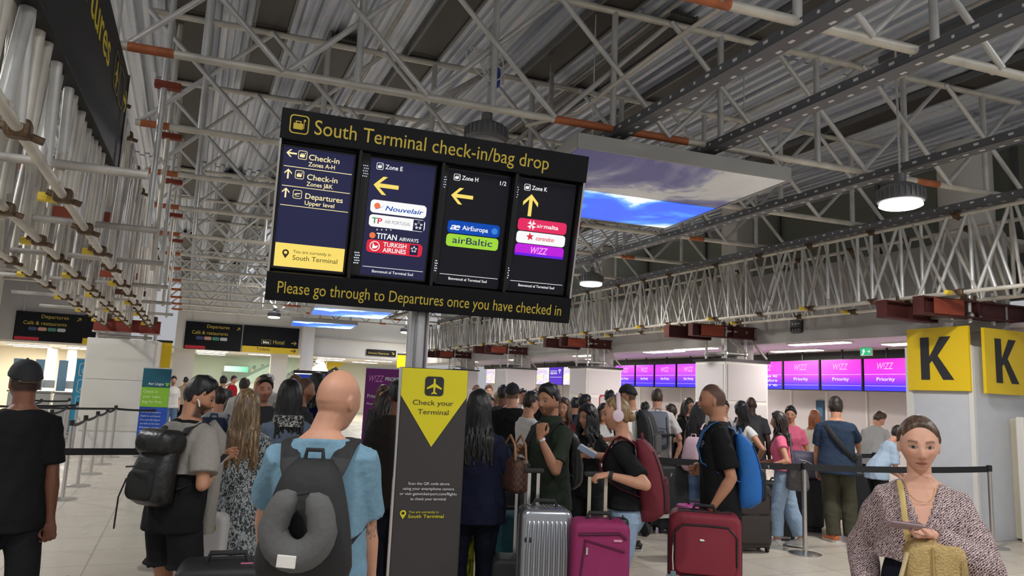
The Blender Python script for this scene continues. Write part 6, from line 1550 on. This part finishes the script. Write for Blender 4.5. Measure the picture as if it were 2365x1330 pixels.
B = person('blackcap', 'broad man from behind in a black t-shirt and black cap', 1184, 889, 8.1, 5, bw=1.12, tone='fair', top=('tee', blk, {'loose': 1, 'sleeve': 'half', 'sease': .02}), bottom=('shorts', dgrey), shoes=shoeB, hair=('buzz', (.05, .04, .03)), beard=((.1, .06, .04), .5)); cap(B, mat('cap_black', (0,) * 3), True, brim=False)
person('whiteteeright', 'young man in profile with a swept fringe, white t-shirt and denim shorts', 1228, 908, 7.2, 62, tone='fair', L=(-.1, .3, 1.1), Rr=(.2, .15, .95), top=('tee', whiteT, {'loose': 1, 'hem': .84, 'sleeve': 'half', 'sease': .02}), bottom=('shorts', denimM, {'hem': .55, 'wide': .02}), shoes=shoeW, hair=('short', DARKH, {'quiff': .02, 'thick': .01, 'top': .02}), vox=.0075)
person('smilewoman', 'smiling woman with long brown hair and burgundy top behind the olive polo man', 1302, 922, 8.0, -170, fem=True, tone='fair', head=(-6, 3), top=('long', burg), bottom=('jeans', denimD), shoes=shoeB, hair=('long', BROWNH, {'len': .28, 'streak': lin(172, 136, 104)}), lips=lin(170, 90, 90), vox=.0075)
B = person('photoman', 'man raising both hands to take a photo before the third column', 1330, 920, 10.5, 20, tone='tan', L=(-.06, .34, 1.72), Rr=(.08, .34, 1.72), Lh={'d': (0, .1, 1), 'curl': .6}, Rh={'d': (0, .1, 1), 'curl': .6}, top=('tee', navy), bottom=('trousers', blk2), shoes=shoeB, hair=('short', BLACKH))
person('darkprofile', 'dark haired man in a dark shirt facing right, right of the raised hands', 1352, 914, 9.4, 70, tone='tan', top=('polo', slate), bottom=('trousers', blk2), shoes=shoeB, hair=('short', BLACKH))
B = person('whitecap', 'tall man with a black peaked cap, white t-shirt and black shorts', 1450, 892, 7.95, -72, bw=1.06, tone='tan', head=(0, -6), L=('px', 1395, 1015, -.3), top=('tee', whiteT, {'loose': 1, 'sleeve': 'half', 'sease': .02}), bottom=('shorts', blk2, {'hem': .54, 'wide': .02}), shoes=shoeB, hair=('buzz', DARKH), beard=(DARKH, .5), feet={'L': (-.1, -.12, 0), 'R': (.1, .16, 0)}); cap(B, mat('cap_black', (0,) * 3))
backpack(B, 'black and grey backpack on the tall man with the peaked cap', (.016, .017, .02), .33, .52, .2, .98, col2=lin(70, 70, 72), strapcol=(.012,) * 3, bands=lin(84, 84, 86))
B = person('greypack', 'man from behind in a white t-shirt with a light grey backpack', 1518, 900, 9.4, -4, tone='fair', L=(-.2, .25, 1.05), Rr=(.24, .25, 1.08), top=('tee', whiteT, {'loose': 1, 'sleeve': 'half', 'sease': .02}), bottom=('trousers', blk2), shoes=shoeB, hair=('short', (.05, .03, .018), {'thick': .008, 'top': .012}))
backpack(B, 'light grey backpack on the man in white from behind', lin(112, 116, 124), .3, .48, .17, .99, strapcol=lin(120, 124, 130), bands=lin(40, 44, 52))
person('boyface', 'fair boy glancing back behind the grey backpack', 1549, 936, 10.2, -110, tone='tan', head=(-30, 0), top=('tee', blk), bottom=('trousers', blk2), shoes=shoeB, hair=('short', (.05, .03, .018)))
person('longbrown', 'woman with long brown hair in black, left of the man with the red suitcase', 1590, 922, 11.0, 150, fem=True, tone='tan', head=(20, -4), top=('tee', blk), bottom=('jeans', denimM), shoes=shoeB, hair=('long', DARKH, {'len': .34, 'wave': .02, 'streak': (.09, .05, .03)}))
B = person('pinkpack', 'woman with long black hair, a black vest top and jeans carrying a pale pink backpack', 1614, 932, 8.9, 25, fem=True, bw=.95, tone='fair', head=(-20, -10), L=(-.12, .3, 1.05), Rr=(.1, .32, 1.08), top=('tank', blk, {'sleeve': 'tank'}), bottom=('jeans', denimM, {'wide': .03}), shoes=mat('shoe_pink', lin(190, 50, 110), .6), hair=('long', BLACKH, {'len': .38, 'n': 40, 'wave': .008}))
backpack(B, 'pale pink backpack on the woman in the black vest', lin(212, 180, 186), .30, .46, .15, .84, strapcol=lin(212, 182, 186), taper=.7, pocket=False)
B = person('whiteback', 'woman with black hair and white t-shirt turned away behind the blue backpack, hand on hip', 1712, 930, 9.0, 30, fem=True, tone='tan', head=(60, 0), Rr=(.2, .1, .98), Rp=(1, -.5, 0), L=(-.15, .2, 1.05), top=('tee', whiteT, {'sleeve': 'cap'}), bottom=('leggings', blk2), shoes=shoeB, hair=('long', BLACKH, {'len': .26, 'arc': 120}))
MB().loft(strap_pts(B, 1)[:7], [(.005, .016)] * 7, 8, up=(1, 0, 0)).build('bag_strap', mat('tan_strap', lin(170, 130, 92), .6), B.root)
B = person('darkbald', 'shaven headed man in dark grey with a black backpack behind the white t-shirt woman', 1735, 917, 10.2, 5, tone='dark', bw=1.08, top=('tee', dgrey), bottom=('trousers', blk2), shoes=shoeB, hair=('bald', (.01, .01, .01)))
backpack(B, 'black and grey backpack on the shaven headed man in grey', (.03, .03, .033), .32, .46, .17, 1.0)
B = person('pinktop', 'woman in profile with a pink frilled top, light jeans and sunglasses pushed into her hair', 1797, 954, 8.3, -82, fem=True, bw=1.06, tone='tan', lean=3, L=('px', 1772, 1078, -.28), Lp=(-.3, -1, -.3), Rr=(.12, .35, 1.06), top=('cap', pinkT, {'hem': 1.0, 'sleeve': 'cap', 'sease': .02}), bottom=('jeans', denimL, {'wide': .03, 'rise': 1.06, 'hem': .16}), shoes=shoeW, hair=('curly', DARKH, {'len': .30, 'n': 34, 'wave': .026, 'freq': 15, 'streak': (.06, .03, .02)}), feet={'L': (-.1, .08, 0), 'R': (.14, -.2, 0)}, vox=.0075)
b = MB()
for sx in (-1, 1): b.ball(B.HM @ Vector((sx * .034, .062, .105)), (.026, .014, .018), 12, 8)
b.build('sunglasses', mat('dark_lens', (0,) * 3), B.root, smooth=True)
t = emp('handbag', None, M=B.root.matrix_basis @ Matrix.Translation((-.17, -.2, .93)), label='grey slouchy shoulder bag at the hip of the pink top woman', cat='handbag')
MB().rbox((0, 0, 0), (.16, .3, .33), .07, 2, .07, 5, .8).build('bag_body', mat('bag_grey', lin(84, 80, 80), .6, bump=(16, .6, .02)), t, smooth=True); MB().path([(.0, .05, .12), (.03, .08, .35), (.1, .1, .56)], .014, 8).build('strap', mat('bag_grey', (0,) * 3), t, smooth=True)
B = person('pinkcap', 'woman in pink with a dark knotted head cover behind the pink top woman', 1826, 941, 9.8, -165, fem=True, tone='tan', head=(10, 0), top=('tee', pinkT), bottom=('trousers', blk2), shoes=shoeB, hair=('bun', BLACKH, {'bz': .12}))
person('redhair', 'woman with copper hair and a cream top before the counters', 1882, 949, 11.0, 8, fem=True, tone='fair', top=('tee', cloth('cream_cotton', lin(220, 210, 190))), bottom=('trousers', blk2), shoes=shoeB, hair=('long', lin(150, 84, 44), {'len': .2}))
B = person('navyman', 'big man from behind in a slate navy t-shirt and olive trousers with a cross-body strap', 1930, 923, 8.8, 4, bw=1.1, tone='tan', head=(10, -2), belly=.03, L=('px', 1886, 1085, .05), Lp=(-1, -.4, -.2), Rr=('px', 1990, 1060, .25), Rp=(1, -.5, 0), top=('tee', slate, {'loose': 1, 'hem': .83, 'sleeve': 'half', 'sease': .02, 'flare': .03}), bottom=('trousers', oliveP, {'wide': .012}), shoes=shoeO, hair=('short', DARKH, {'quiff': .02, 'top': .03}), beard=(DARKH, .5), feet={'L': (-.05, -.02, 0, -40), 'R': (.14, .05, 0)})
P = [B.sp(p) for p in ((-.12, -.02, 1.475), (-.1, -.12, 1.42), (-.02, -.155, 1.3), (.09, -.16, 1.16), (.19, -.12, 1.04), (.235, 0, 1.0))]
t = emp('cross_body_bag', None, M=B.root.matrix_basis.copy(), label='small dark cross-body bag with a black strap across the big man in navy', cat='bag'); MB().loft(P, [(.006, .028)] * 6, 8, up=(1, 0, .8)).build('strap', rubber, t, smooth=True); MB().rbox((.24, .04, 1.0), (.09, .16, .2), .03, 2).build('bag_body', mat('bag_dark', (.02, .02, .024), .6), t)
person('greytee', 'young man in a grey t-shirt stooping to the right at the counter', 2030, 953, 10.8, 28, tone='fair', lean=24, head=(-30, -25), L=(-.1, .4, 1.05), Rr=(.25, .38, 1.0), top=('tee', lgrey, {'loose': 1, 'sleeve': 'half', 'sease': .02}), bottom=('shorts', navyS), shoes=shoeW, hair=('short', (.06, .035, .018), {'top': .02}))
person('paleblue', 'person in a pale blue top stooping behind the woman in front', 2074, 985, 9.2, 60, fem=True, tone='fair', lean=28, head=(0, -10), L=(-.12, .4, .9), Rr=(.12, .4, .9), top=('half', skyT, {'loose': 1, 'sleeve': 'half', 'sease': .02}), bottom=('trousers', blk2), shoes=shoeB, hair=('short', DARKH))

# ------------------------------------------------------------------ small figures far back
FAR = [('woman in a white vest at the far end, left of the bearded man', 402, 870, 19, 170, 1, whiteT, denimM, DARKH, 'fair', 'short'),
       ('person with dark hair at the far end, just left of the bearded man\'s head', 430, 872, 22, 20, 0, beigeT, blk2, BLACKH, 'tan', 'short'),
       ('man in a dark jacket with a backpack far behind the airpods man', 517, 870, 16, 5, 0, dgrey, blk2, BLACKH, 'tan', 'short'),
       ('person in a red top before the grey concourse door', 541, 869, 22, 120, 0, redT, blk2, DARKH, 'fair', 'short'),
       ('man in a cap and pale jacket behind the raised hand', 566, 876, 11, 20, 0, lgrey, blk2, DARKH, 'fair', 'short'),
       ('grey haired person far behind the raised hand', 622, 866, 12, 20, 0, lgrey, blk2, (.3, .3, .3), 'fair', 'short'),
       ('grey haired person far behind the bearded man', 487, 873, 14, 30, 1, greyT, blk2, (.16, .15, .14), 'fair', 'short'),
       ('shaven headed tall man far back beside the totem edge', 1101, 888, 15.5, 60, 0, beigeT, blk2, (.02, .015, .01), 'fair', 'buzz'),
       ('bearded ginger man facing the viewer far back between the screens', 1129, 891, 14.5, 172, 0, greyT, blk2, (.14, .06, .03), 'fair', 'short'),
       ('blonde woman in white far back left of the black cap man', 1150, 907, 12.5, 20, 1, whiteT, denimM, FAIRH, 'fair', 'long'),
       ('black haired man close behind the black cap man', 1163, 893, 9.4, 10, 0, dgrey, blk2, BLACKH, 'brown', 'short'),
       ('dark haired man in white facing the viewer, right of the black cap man', 1208, 900, 12.6, 165, 0, whiteT, blk2, BLACKH, 'tan', 'short'),
       ('man with a pale forehead peeping behind the swept fringe man', 1239, 900, 13.5, 150, 0, greyT, blk2, BROWNH, 'fair', 'short'),
       ('dark haired head just left of the olive polo man\'s hair', 1254, 897, 12, 20, 0, blk, blk2, BLACKH, 'tan', 'short'),
       ('woman with brown hair far back at the totem\'s right edge', 1131, 917, 9.8, 150, 1, lgrey, blk2, BROWNH, 'fair', 'long'),
       ('dark haired person half hidden by the curly haired woman', 1337, 926, 11, 40, 0, blk, blk2, BLACKH, 'tan', 'short'),
       ('dark haired man behind the peaked cap, at the counter', 1408, 903, 11.5, 10, 0, blk, blk2, BLACKH, 'tan', 'short'),
       ('woman in white with brown hair behind the headphones', 1394, 935, 8.8, 160, 1, whiteT, blk2, DARKH, 'fair', 'long'),
       ('woman with a black bun behind the man with the grey backpack', 1490, 930, 12, 20, 1, lgrey, blk2, BLACKH, 'tan', 'bun'),
       ('copper haired person behind the suitcase man\'s face', 1626, 918, 12.2, 160, 0, lgrey, blk2, (.2, .09, .04), 'fair', 'short'),
       ('person with dark hair behind the suitcase man\'s neck', 1672, 927, 10.5, 170, 0, whiteT, blk2, DARKH, 'tan', 'short')]
for k, (lab, x, y, d, ang, fm, tp_, bt, hc_, tn, hk) in enumerate(FAR):
    person('far%d' % k, lab, x, y, d, ang, fem=bool(fm), tone=tn, top=('tee', tp_, {'loose': 1, 'sleeve': 'half'}), bottom=('trousers', bt), shoes=shoeB, hair=(hk, hc_, {'len': .26, 'n': 22, 'bz': .1}), vox=.011, beard=(hc_, .6) if 'bearded' in lab else None)
# three figures riding the escalator: built like the others, then set on its steps
for k, (lab, x, y, d, ang, m_, z) in enumerate([('person in khaki riding up the escalator, lowest of three', 588, 845, 36, 60, beigeT, 1), ('bare armed person riding up the escalator, middle of three', 606, 842, 36.3, 200, blk, 1), ('person in grey riding up the escalator, highest of three', 633, 829, 37.6, 40, dgrey, 1)]):
    B = person('esc%d' % k, lab, x, y, d, ang, tone='fair', top=('tee', m_), bottom=('trousers', blk2), shoes=shoeB, hair=('short', DARKH), vox=.016)
    top_ = at(x, y, d); B.root.scale = (.98,) * 3; B.root.location.z = top_.z - 1.75 * .98
# ------------------------------------------------------------------ luggage
def suitcase(label, x, y, rz, w, h, dp, m, kind='soft', handle=0.0, hm=None, sub='suitcase', lean=0.0, hw=.085, hx=0.0):
    t = emp(sub, (x, y, 0), rz, label, 'suitcase')
    R_ = Matrix.Rotation(lean, 4, 'X'); z0 = .05
    b = MB(); b.rbox((0, 0, z0 + h / 2), (w, dp, h), .06 if kind == 'soft' else .05, 1, .035, 6); sh = b.build('shell', m, t, R_, smooth=True)
    hm = hm or chrome
    if kind == 'ribbed':
        b = MB(); n = 9
        for k in range(n):
            u = (k - (n - 1) / 2) / n; b.loft([(u * w * .9 + .05 * u, -dp / 2 + .01, z0 + .04), (u * w * .86, -dp / 2 - .004, z0 + h * .3), (u * w * .86, -dp / 2 - .004, z0 + h * .72), (u * w * .8, -dp / 2 - .002, z0 + h * .9), (u * w * .7, -dp / 4, z0 + h - .008), (u * w * .7, dp / 4, z0 + h - .008)], [(.010, .013)] * 6, 8)
        b.build('ribs', m, sh, R_, smooth=True); MB().rbox((-w / 2 + .045, -dp / 2 - .002, z0 + h * .8), (.05, .02, .028), .008, 1).build('latch', black_m, t, R_)
        MB().box((0, 0, z0 + h / 2), (w + .006, .012, h * .9)).build('seam', mat('seam_grey', (.12, .12, .12), .5), t, R_)
    if kind == 'soft':
        zp = mat('zip_dark', (.02, .02, .02), .5)
        MB().rbox((0, -dp / 2 - .004, z0 + h * .30), (w * .84, .05, h * .44), .05, 1, .016, 5).build('pocket', m, sh, R_, smooth=True)
        MB().rbox((0, -dp / 2 - .001, z0 + h * .72), (w * .84, .04, h * .38), .05, 1, .014, 5).build('pocket', m, sh, R_, smooth=True)
        b = MB()
        for zc, hh in ((.30, .44), (.72, .38)):
            a0, a1 = -w * .42, w * .42; zt, zb = z0 + h * (zc + hh / 2), z0 + h * (zc - hh / 2 + .08)
            b.path([(a0 - .006, -dp / 2 - .012, zb), (a0 - .006, -dp / 2 - .02, zt - .06), (a0 + .05, -dp / 2 - .022, zt - .0), (0, -dp / 2 - .022, zt + .004), (a1 - .05, -dp / 2 - .022, zt - .0), (a1 + .006, -dp / 2 - .02, zt - .06), (a1 + .006, -dp / 2 - .012, zb)], .0065, 6)
        for yy in (-dp * .28, dp * .1): b.loft([(w / 2 - .001, yy, z0 + .06), (w / 2 + .003, yy, z0 + h - .1), (w / 2 - .06, yy, z0 + h + .003), (-w / 2 + .06, yy, z0 + h + .003), (-w / 2 - .003, yy, z0 + h - .1), (-w / 2 + .001, yy, z0 + .06)], [(.006, .006)] * 6, 6)
        b.build('zip', zp, sh, R_, smooth=True)
        MB().ball((-.02, -dp / 2 - .026, z0 + h * .80), (.02, .006, .009), 14, 8).build('badge', chrome, t, R_)
    b = MB(); b.path([(-.075, 0, z0 + h - .004), (-.06, 0, z0 + h + .035), (.06, 0, z0 + h + .035), (.075, 0, z0 + h - .004)], .012, 8); b.build('carry_handle', rubber, t, R_, smooth=True)
    if handle:
        for sx in (hx - hw, hx + hw): MB().box((sx, dp * .36, z0 + h + handle / 2 - .03), (.02, .014, handle + .06)).build('telescopic_tube', hm, t, R_)
        MB().rbox((hx, dp * .36, z0 + h + handle), (hw * 2 + .07, .035, .03), .012, 0).build('pull_grip', rubber, t, R_)
    for sx in (-1, 1):
        for sy in (-1, 1):
            b = MB(); b.tube((sx * w * .4 - .012, sy * dp * .33, .026), (sx * w * .4 + .012, sy * dp * .33, .026), .026, 12); b.box((sx * w * .4, sy * dp * .33, .05), (.045, .045, .02)); b.build('wheel', rubber, t)
    return t
def flo(px, py, d):
    p = at(px, py, d); return p.x, p.y
def ground_h(px, py, d): return at(px, py, d).z
# silver ribbed case, magenta case, red case
silver = mat('silver_shell', (.42, .44, .47), .25, .85); magenta = mat('magenta_canvas', lin(140, 32, 88), .7, bump=(120, .3, .004)); redc = mat('red_canvas', lin(134, 36, 52), .65, bump=(120, .3, .004))
x, y = flo(1257, 1200, 4.35); h = ground_h(1257, 1180, 4.25); suitcase('silver ribbed hard suitcase standing on the floor right of the totem', x, y, -YAW + .12, .31, h - .04, .24, silver, 'ribbed', .2, hw=.028, hx=-.06)
x, y = flo(1383, 1240, 4.25); h = ground_h(1383, 1210, 4.1); t = suitcase('magenta soft suitcase held by its handle beside the light jeans', x, y, -YAW + .06, .335, h - .05, .22, magenta, 'plain', .25, mat('handle_cream', lin(196, 190, 170), .4, .3), hw=.05)
b = MB(); b.path([(-.14, -.115, h * .5), (-.10, -.115, h - .1), (.13, -.115, h - .16)], .006, 6); b.path([(-.14, -.112, h - .07), (.1, -.112, h - .06), (.14, -.112, h - .09)], .009, 6); b.build('zip', mat('magenta_zip', lin(84, 24, 56), .5), t); MB().rbox((.09, -.113, h - .1), (.05, .006, .014), .003, 1).build('badge', mat('badge_pink', lin(210, 150, 170), .4), t); MB().box((-.09, -.118, h - .16), (.012, .008, .04)).build('zip_pull', chrome, t)
x, y = flo(1626, 1240, 4.8); h = ground_h(1626, 1188, 4.68); t = suitcase('big red soft suitcase under the hand of the man in grey shorts', x, y, -YAW - .22, .46, h - .05, .27, redc, 'soft', 0)
MB().path([(-.2, -.15, h - .16), (-.205, -.16, h - .28), (-.2, -.16, h - .36)], .004, 6).build('tag_cord', white_m, t); b = MB(); b.rbox((-.2, -.165, h - .40), (.035, .012, .07), .01, 1); b.rbox((-.2, -.165, h - .40), (.085, .01, .022), .01, 1); b.build('luggage_tag', mat('tag_teal', lin(112, 140, 142), .5), t)
for px_, d_, lab, w, h, dp, m, k, rz in [
        (1728, 8.0, 'dark brown soft suitcase behind the red one, beside the pink top woman', .42, .66, .26, mat('case_dark_brown', lin(52, 44, 42), .7), 'soft', .2),
        (1793, 8.75, 'black suitcase standing behind the light jeans of the pink top woman', .42, .62, .25, mat('case_black', (.012, .012, .014), .6), 'plain', -.3),
        (1606, 7.4, 'bright magenta cabin case standing behind the red suitcase', .36, .50, .22, mat('case_bright_magenta', lin(150, 26, 110), .6), 'plain', .3),
        (1180, 5.7, 'teal hard suitcase between the navy t-shirt woman and the silver case', .34, .62, .24, mat('case_teal', lin(18, 70, 84), .5), 'plain', .2),
        (1172, 6.2, 'black suitcase behind the legs of the navy t-shirt woman', .36, .72, .26, mat('case_black', (0,) * 3), 'plain', -.2),
        (1394, 6.6, 'grey hard suitcase between the olive polo man and the jeans', .40, .66, .26, mat('case_grey', lin(134, 132, 126), .4, .3), 'plain', .1),
        (1548, 8.9, 'tall dark suitcase behind the red backpack near the barrier belt', .40, .74, .26, mat('case_charcoal', lin(34, 34, 36), .6), 'plain', .3),
        (2016, 11.0, 'navy spotted hard suitcase right of the olive trousers', .34, .56, .24, mat('case_navy_spotted', lin(22, 26, 52), .35, var=.6, vscale=26), 'plain', .15),
        (1978, 9.9, 'black suitcase close behind the olive trousers', .36, .66, .25, mat('case_black', (0,) * 3), 'plain', 0)]:
    x, y = flo(px_, 1000, d_); suitcase(lab, x, y, -YAW + rz, w, h, dp, m, k, .36 if 'tall' in lab or 'navy' in lab else .0)
# white case with stickers and a black one at lower left
x, y = flo(464, 1200, 4.5); t = suitcase('white suitcase with round coloured stickers beside the black shorts', x, y, -YAW + .1, .36, ground_h(464, 1180, 4.5) - .05, .24, mat('case_white', lin(196, 194, 192), .4), 'plain', .22)
hh = ground_h(464, 1180, 4.5); b = MB()
for k, (a, c, r_, m_) in enumerate([(.1, -.08, .03, 'green'), (-.02, -.2, .035, 'red'), (.08, -.32, .028, 'red'), (-.1, -.1, .025, 'green')]): MB().prism(disc(a, hh + c, r_, 14), -.128, -.122).build('sticker', mat('sticker_' + m_, lin(*((130, 160, 40) if m_ == 'green' else (200, 60, 50))), .5), t)
x, y = flo(520, 1310, 3.5); zt = ground_h(540, 1283, 3.5); t = emp('suitcase', (x, y, 0), -YAW + .3, 'black soft suitcase at the bottom edge before the leaf print dress', 'suitcase')
MB().rbox((0, 0, .05 + (zt - .07) / 2), (.44, .3, zt - .09), .06, 1, .04, 6).build('shell', mat('case_black', (0,) * 3), t, smooth=True); MB().path([(-.09, 0, zt - .05), (-.07, 0, zt + .01), (.09, 0, zt + .01), (.11, 0, zt - .05)], .013, 8).build('carry_handle', rubber, t, smooth=True); MB().rbox((.1, -.05, zt - .035), (.06, .03, .012), .004, 2).build('ribbon', mat('ribbon_pink', lin(200, 110, 140), .6), t); MB().box((0, 0, .025), (.4, .26, .05)).build('wheel_base', rubber, t)
# yellow green bag behind the totem
x, y = flo(1062, 1250, 4.95); zt = ground_h(1062, 1188, 4.95)
t = emp('shopping_bag', (x, y, 0), -YAW, 'yellow green checked bag standing just behind the right edge of the totem', 'bag'); MB().rbox((0, .1, zt / 2), (.2, .2, zt), .03, 2, .03, 4).build('bag_body', m_print('yellow_green_check', 3, 3, 1, lin(80, 90, 20), lin(186, 190, 40), .42, 10), t, smooth=True); MB().path([(-.06, 0, zt - .02), (-.05, 0, zt + .08), (.05, 0, zt + .08), (.06, 0, zt - .02)], .008, 6).build('strap', rubber, t)
# trolley handles seen between the people
x, y = flo(1206, 1100, 4.72); t = emp('trolley_case', (x, y, 0), -YAW, 'dark trolley case with a tall bright handle left of the olive polo man', 'suitcase'); zt = ground_h(1206, 1078, 4.72)
MB().rbox((0, 0, .3), (.34, .24, .5), .05, 1, .03, 5).build('shell', mat('case_charcoal', (0,) * 3), t, smooth=True); [MB().box((sx, .08, .52 + (zt - .52) / 2), (.018, .014, zt - .5)).build('telescopic_tube', chrome, t) for sx in (-.03, .03)]; MB().rbox((0, .08, zt), (.11, .04, .03), .012, 0).build('pull_grip', rubber, t); MB().box((0, 0, .03), (.3, .2, .06)).build('wheel_base', rubber, t)
# red luggage trolley tray, bottle, black bag, blue bag on the navy case, trolley wheels
x, y = flo(1872, 1180, 10.2); t = emp('luggage_trolley', (x, y, 0), -YAW, 'red fronted luggage trolley beyond the barrier belt', 'luggage trolley')
b = MB(); b.add([(-.32, -.02, .62), (.32, -.02, .62), (.26, -.02, .33), (-.3, -.02, .33), (-.32, .02, .62), (.32, .02, .62), (.26, .02, .33), (-.3, .02, .33)], [(0, 1, 2, 3), (7, 6, 5, 4), (0, 4, 5, 1), (1, 5, 6, 2), (2, 6, 7, 3), (3, 7, 4, 0)]); b.build('front_board', mat('trolley_red', lin(170, 28, 48), .5), t); MB().rbox((0, 0, .645), (.66, .06, .05), .02, 0).build('top_rail', white_m, t)
b = MB(); b.tube((-.28, 0, .35), (-.2, .7, .14), .018, 8); b.tube((.24, 0, .35), (.2, .7, .14), .018, 8); b.tube((-.2, .7, .14), (.2, .7, .14), .018, 8); b.tube((-.25, 0, .34), (-.25, .0, .1), .018, 8); b.tube((.22, 0, .34), (.22, 0, .1), .018, 8); b.build('frame', steel, t, smooth=True)
for sx, yy in ((-.25, 0), (.22, 0), (-.2, .68), (.2, .68)): MB().tube((sx - .015, yy, .07), (sx + .015, yy, .07), .07, 14).build('wheel', rubber, t)
x, y = flo(1923, 1230, 9.3); t = emp('water_bottle', (x, y, 0), 0, 'clear water bottle with a dark cap standing on the floor left of the bright trainers', 'bottle'); MB().lathe([(.001, 0), (.034, .002), (.036, .02), (.036, .15), (.022, .185), (.015, .2), (.001, .2)], 20).build('bottle_body', mat('clear_plastic', (.7, .74, .75), .12, alpha=.5), t, smooth=True); MB().lathe([(.001, .2), (.017, .2), (.017, .235), (.001, .235)], 16).build('lid', black_m, t)
x, y = flo(1496, 1165, 8.7); t = emp('luggage_trolley', (x, y, 0), -YAW + .5, 'luggage trolley with black wheels behind the tall man in black shorts', 'luggage trolley')
b = MB(); b.box((0, .1, .22), (.5, .7, .04)); b.tube((-.24, .4, .24), (-.24, .5, .95), .02, 8); b.tube((.24, .4, .24), (.24, .5, .95), .02, 8); b.tube((-.24, .5, .95), (.24, .5, .95), .02, 8); b.build('frame', steel_worn, t, smooth=True)
for sx, yy in ((-.2, -.2), (.2, -.2), (-.2, .38), (.2, .38)): MB().tube((sx - .02, yy, .075), (sx + .02, yy, .075), .075, 14).build('wheel', rubber, t); MB().box((sx, yy, .17), (.05, .05, .08)).build('fork', rubber, t)
x, y = flo(2023, 1090, 11.0); t = emp('duffel_bag', (x, y, .62), -YAW + .15, 'light blue soft bag lying on top of the navy spotted suitcase', 'bag'); MB().rbox((0, 0, .1), (.36, .22, .2), .08, 0, .07, 5).build('bag_body', mat('bag_light_blue', lin(60, 130, 176), .6, bump=(14, .5, .02)), t, smooth=True); MB().path([(-.1, 0, .18), (-.05, 0, .25), (.05, 0, .25), (.1, 0, .18)], .01, 6).build('strap', rubber, t)
x, y = flo(1856, 1030, 9.4); t = emp('holdall', (x, y, .66), -YAW - .2, 'lavender grey holdall with a pale zip line stacked behind the pink top woman', 'bag'); MB().rbox((0, 0, .16), (.42, .3, .36), .1, 0, .1, 5).build('bag_body', mat('bag_lavender', lin(88, 84, 104), .6, bump=(12, .5, .02)), t, smooth=True); MB().path([(-.17, -.13, .25), (0, -.16, .22), (.17, -.13, .14)], .006, 6).build('zip', mat('zip_pale', (.6, .6, .62), .4), t)
t = emp('suitcase', (x, y, 0), -YAW - .2, 'dark suitcase carrying the lavender grey holdall', 'suitcase'); MB().rbox((0, 0, .355), (.42, .3, .6), .05, 1, .03, 5).build('shell', mat('case_charcoal', (0,) * 3), t, smooth=True); MB().box((0, 0, .03), (.36, .24, .06)).build('wheel_base', rubber, t); MB().path([(-.07, 0, .65), (0, 0, .66), (.07, 0, .65)], .008, 6).build('carry_handle', rubber, t)

bpy.data.scenes.remove(SC2)
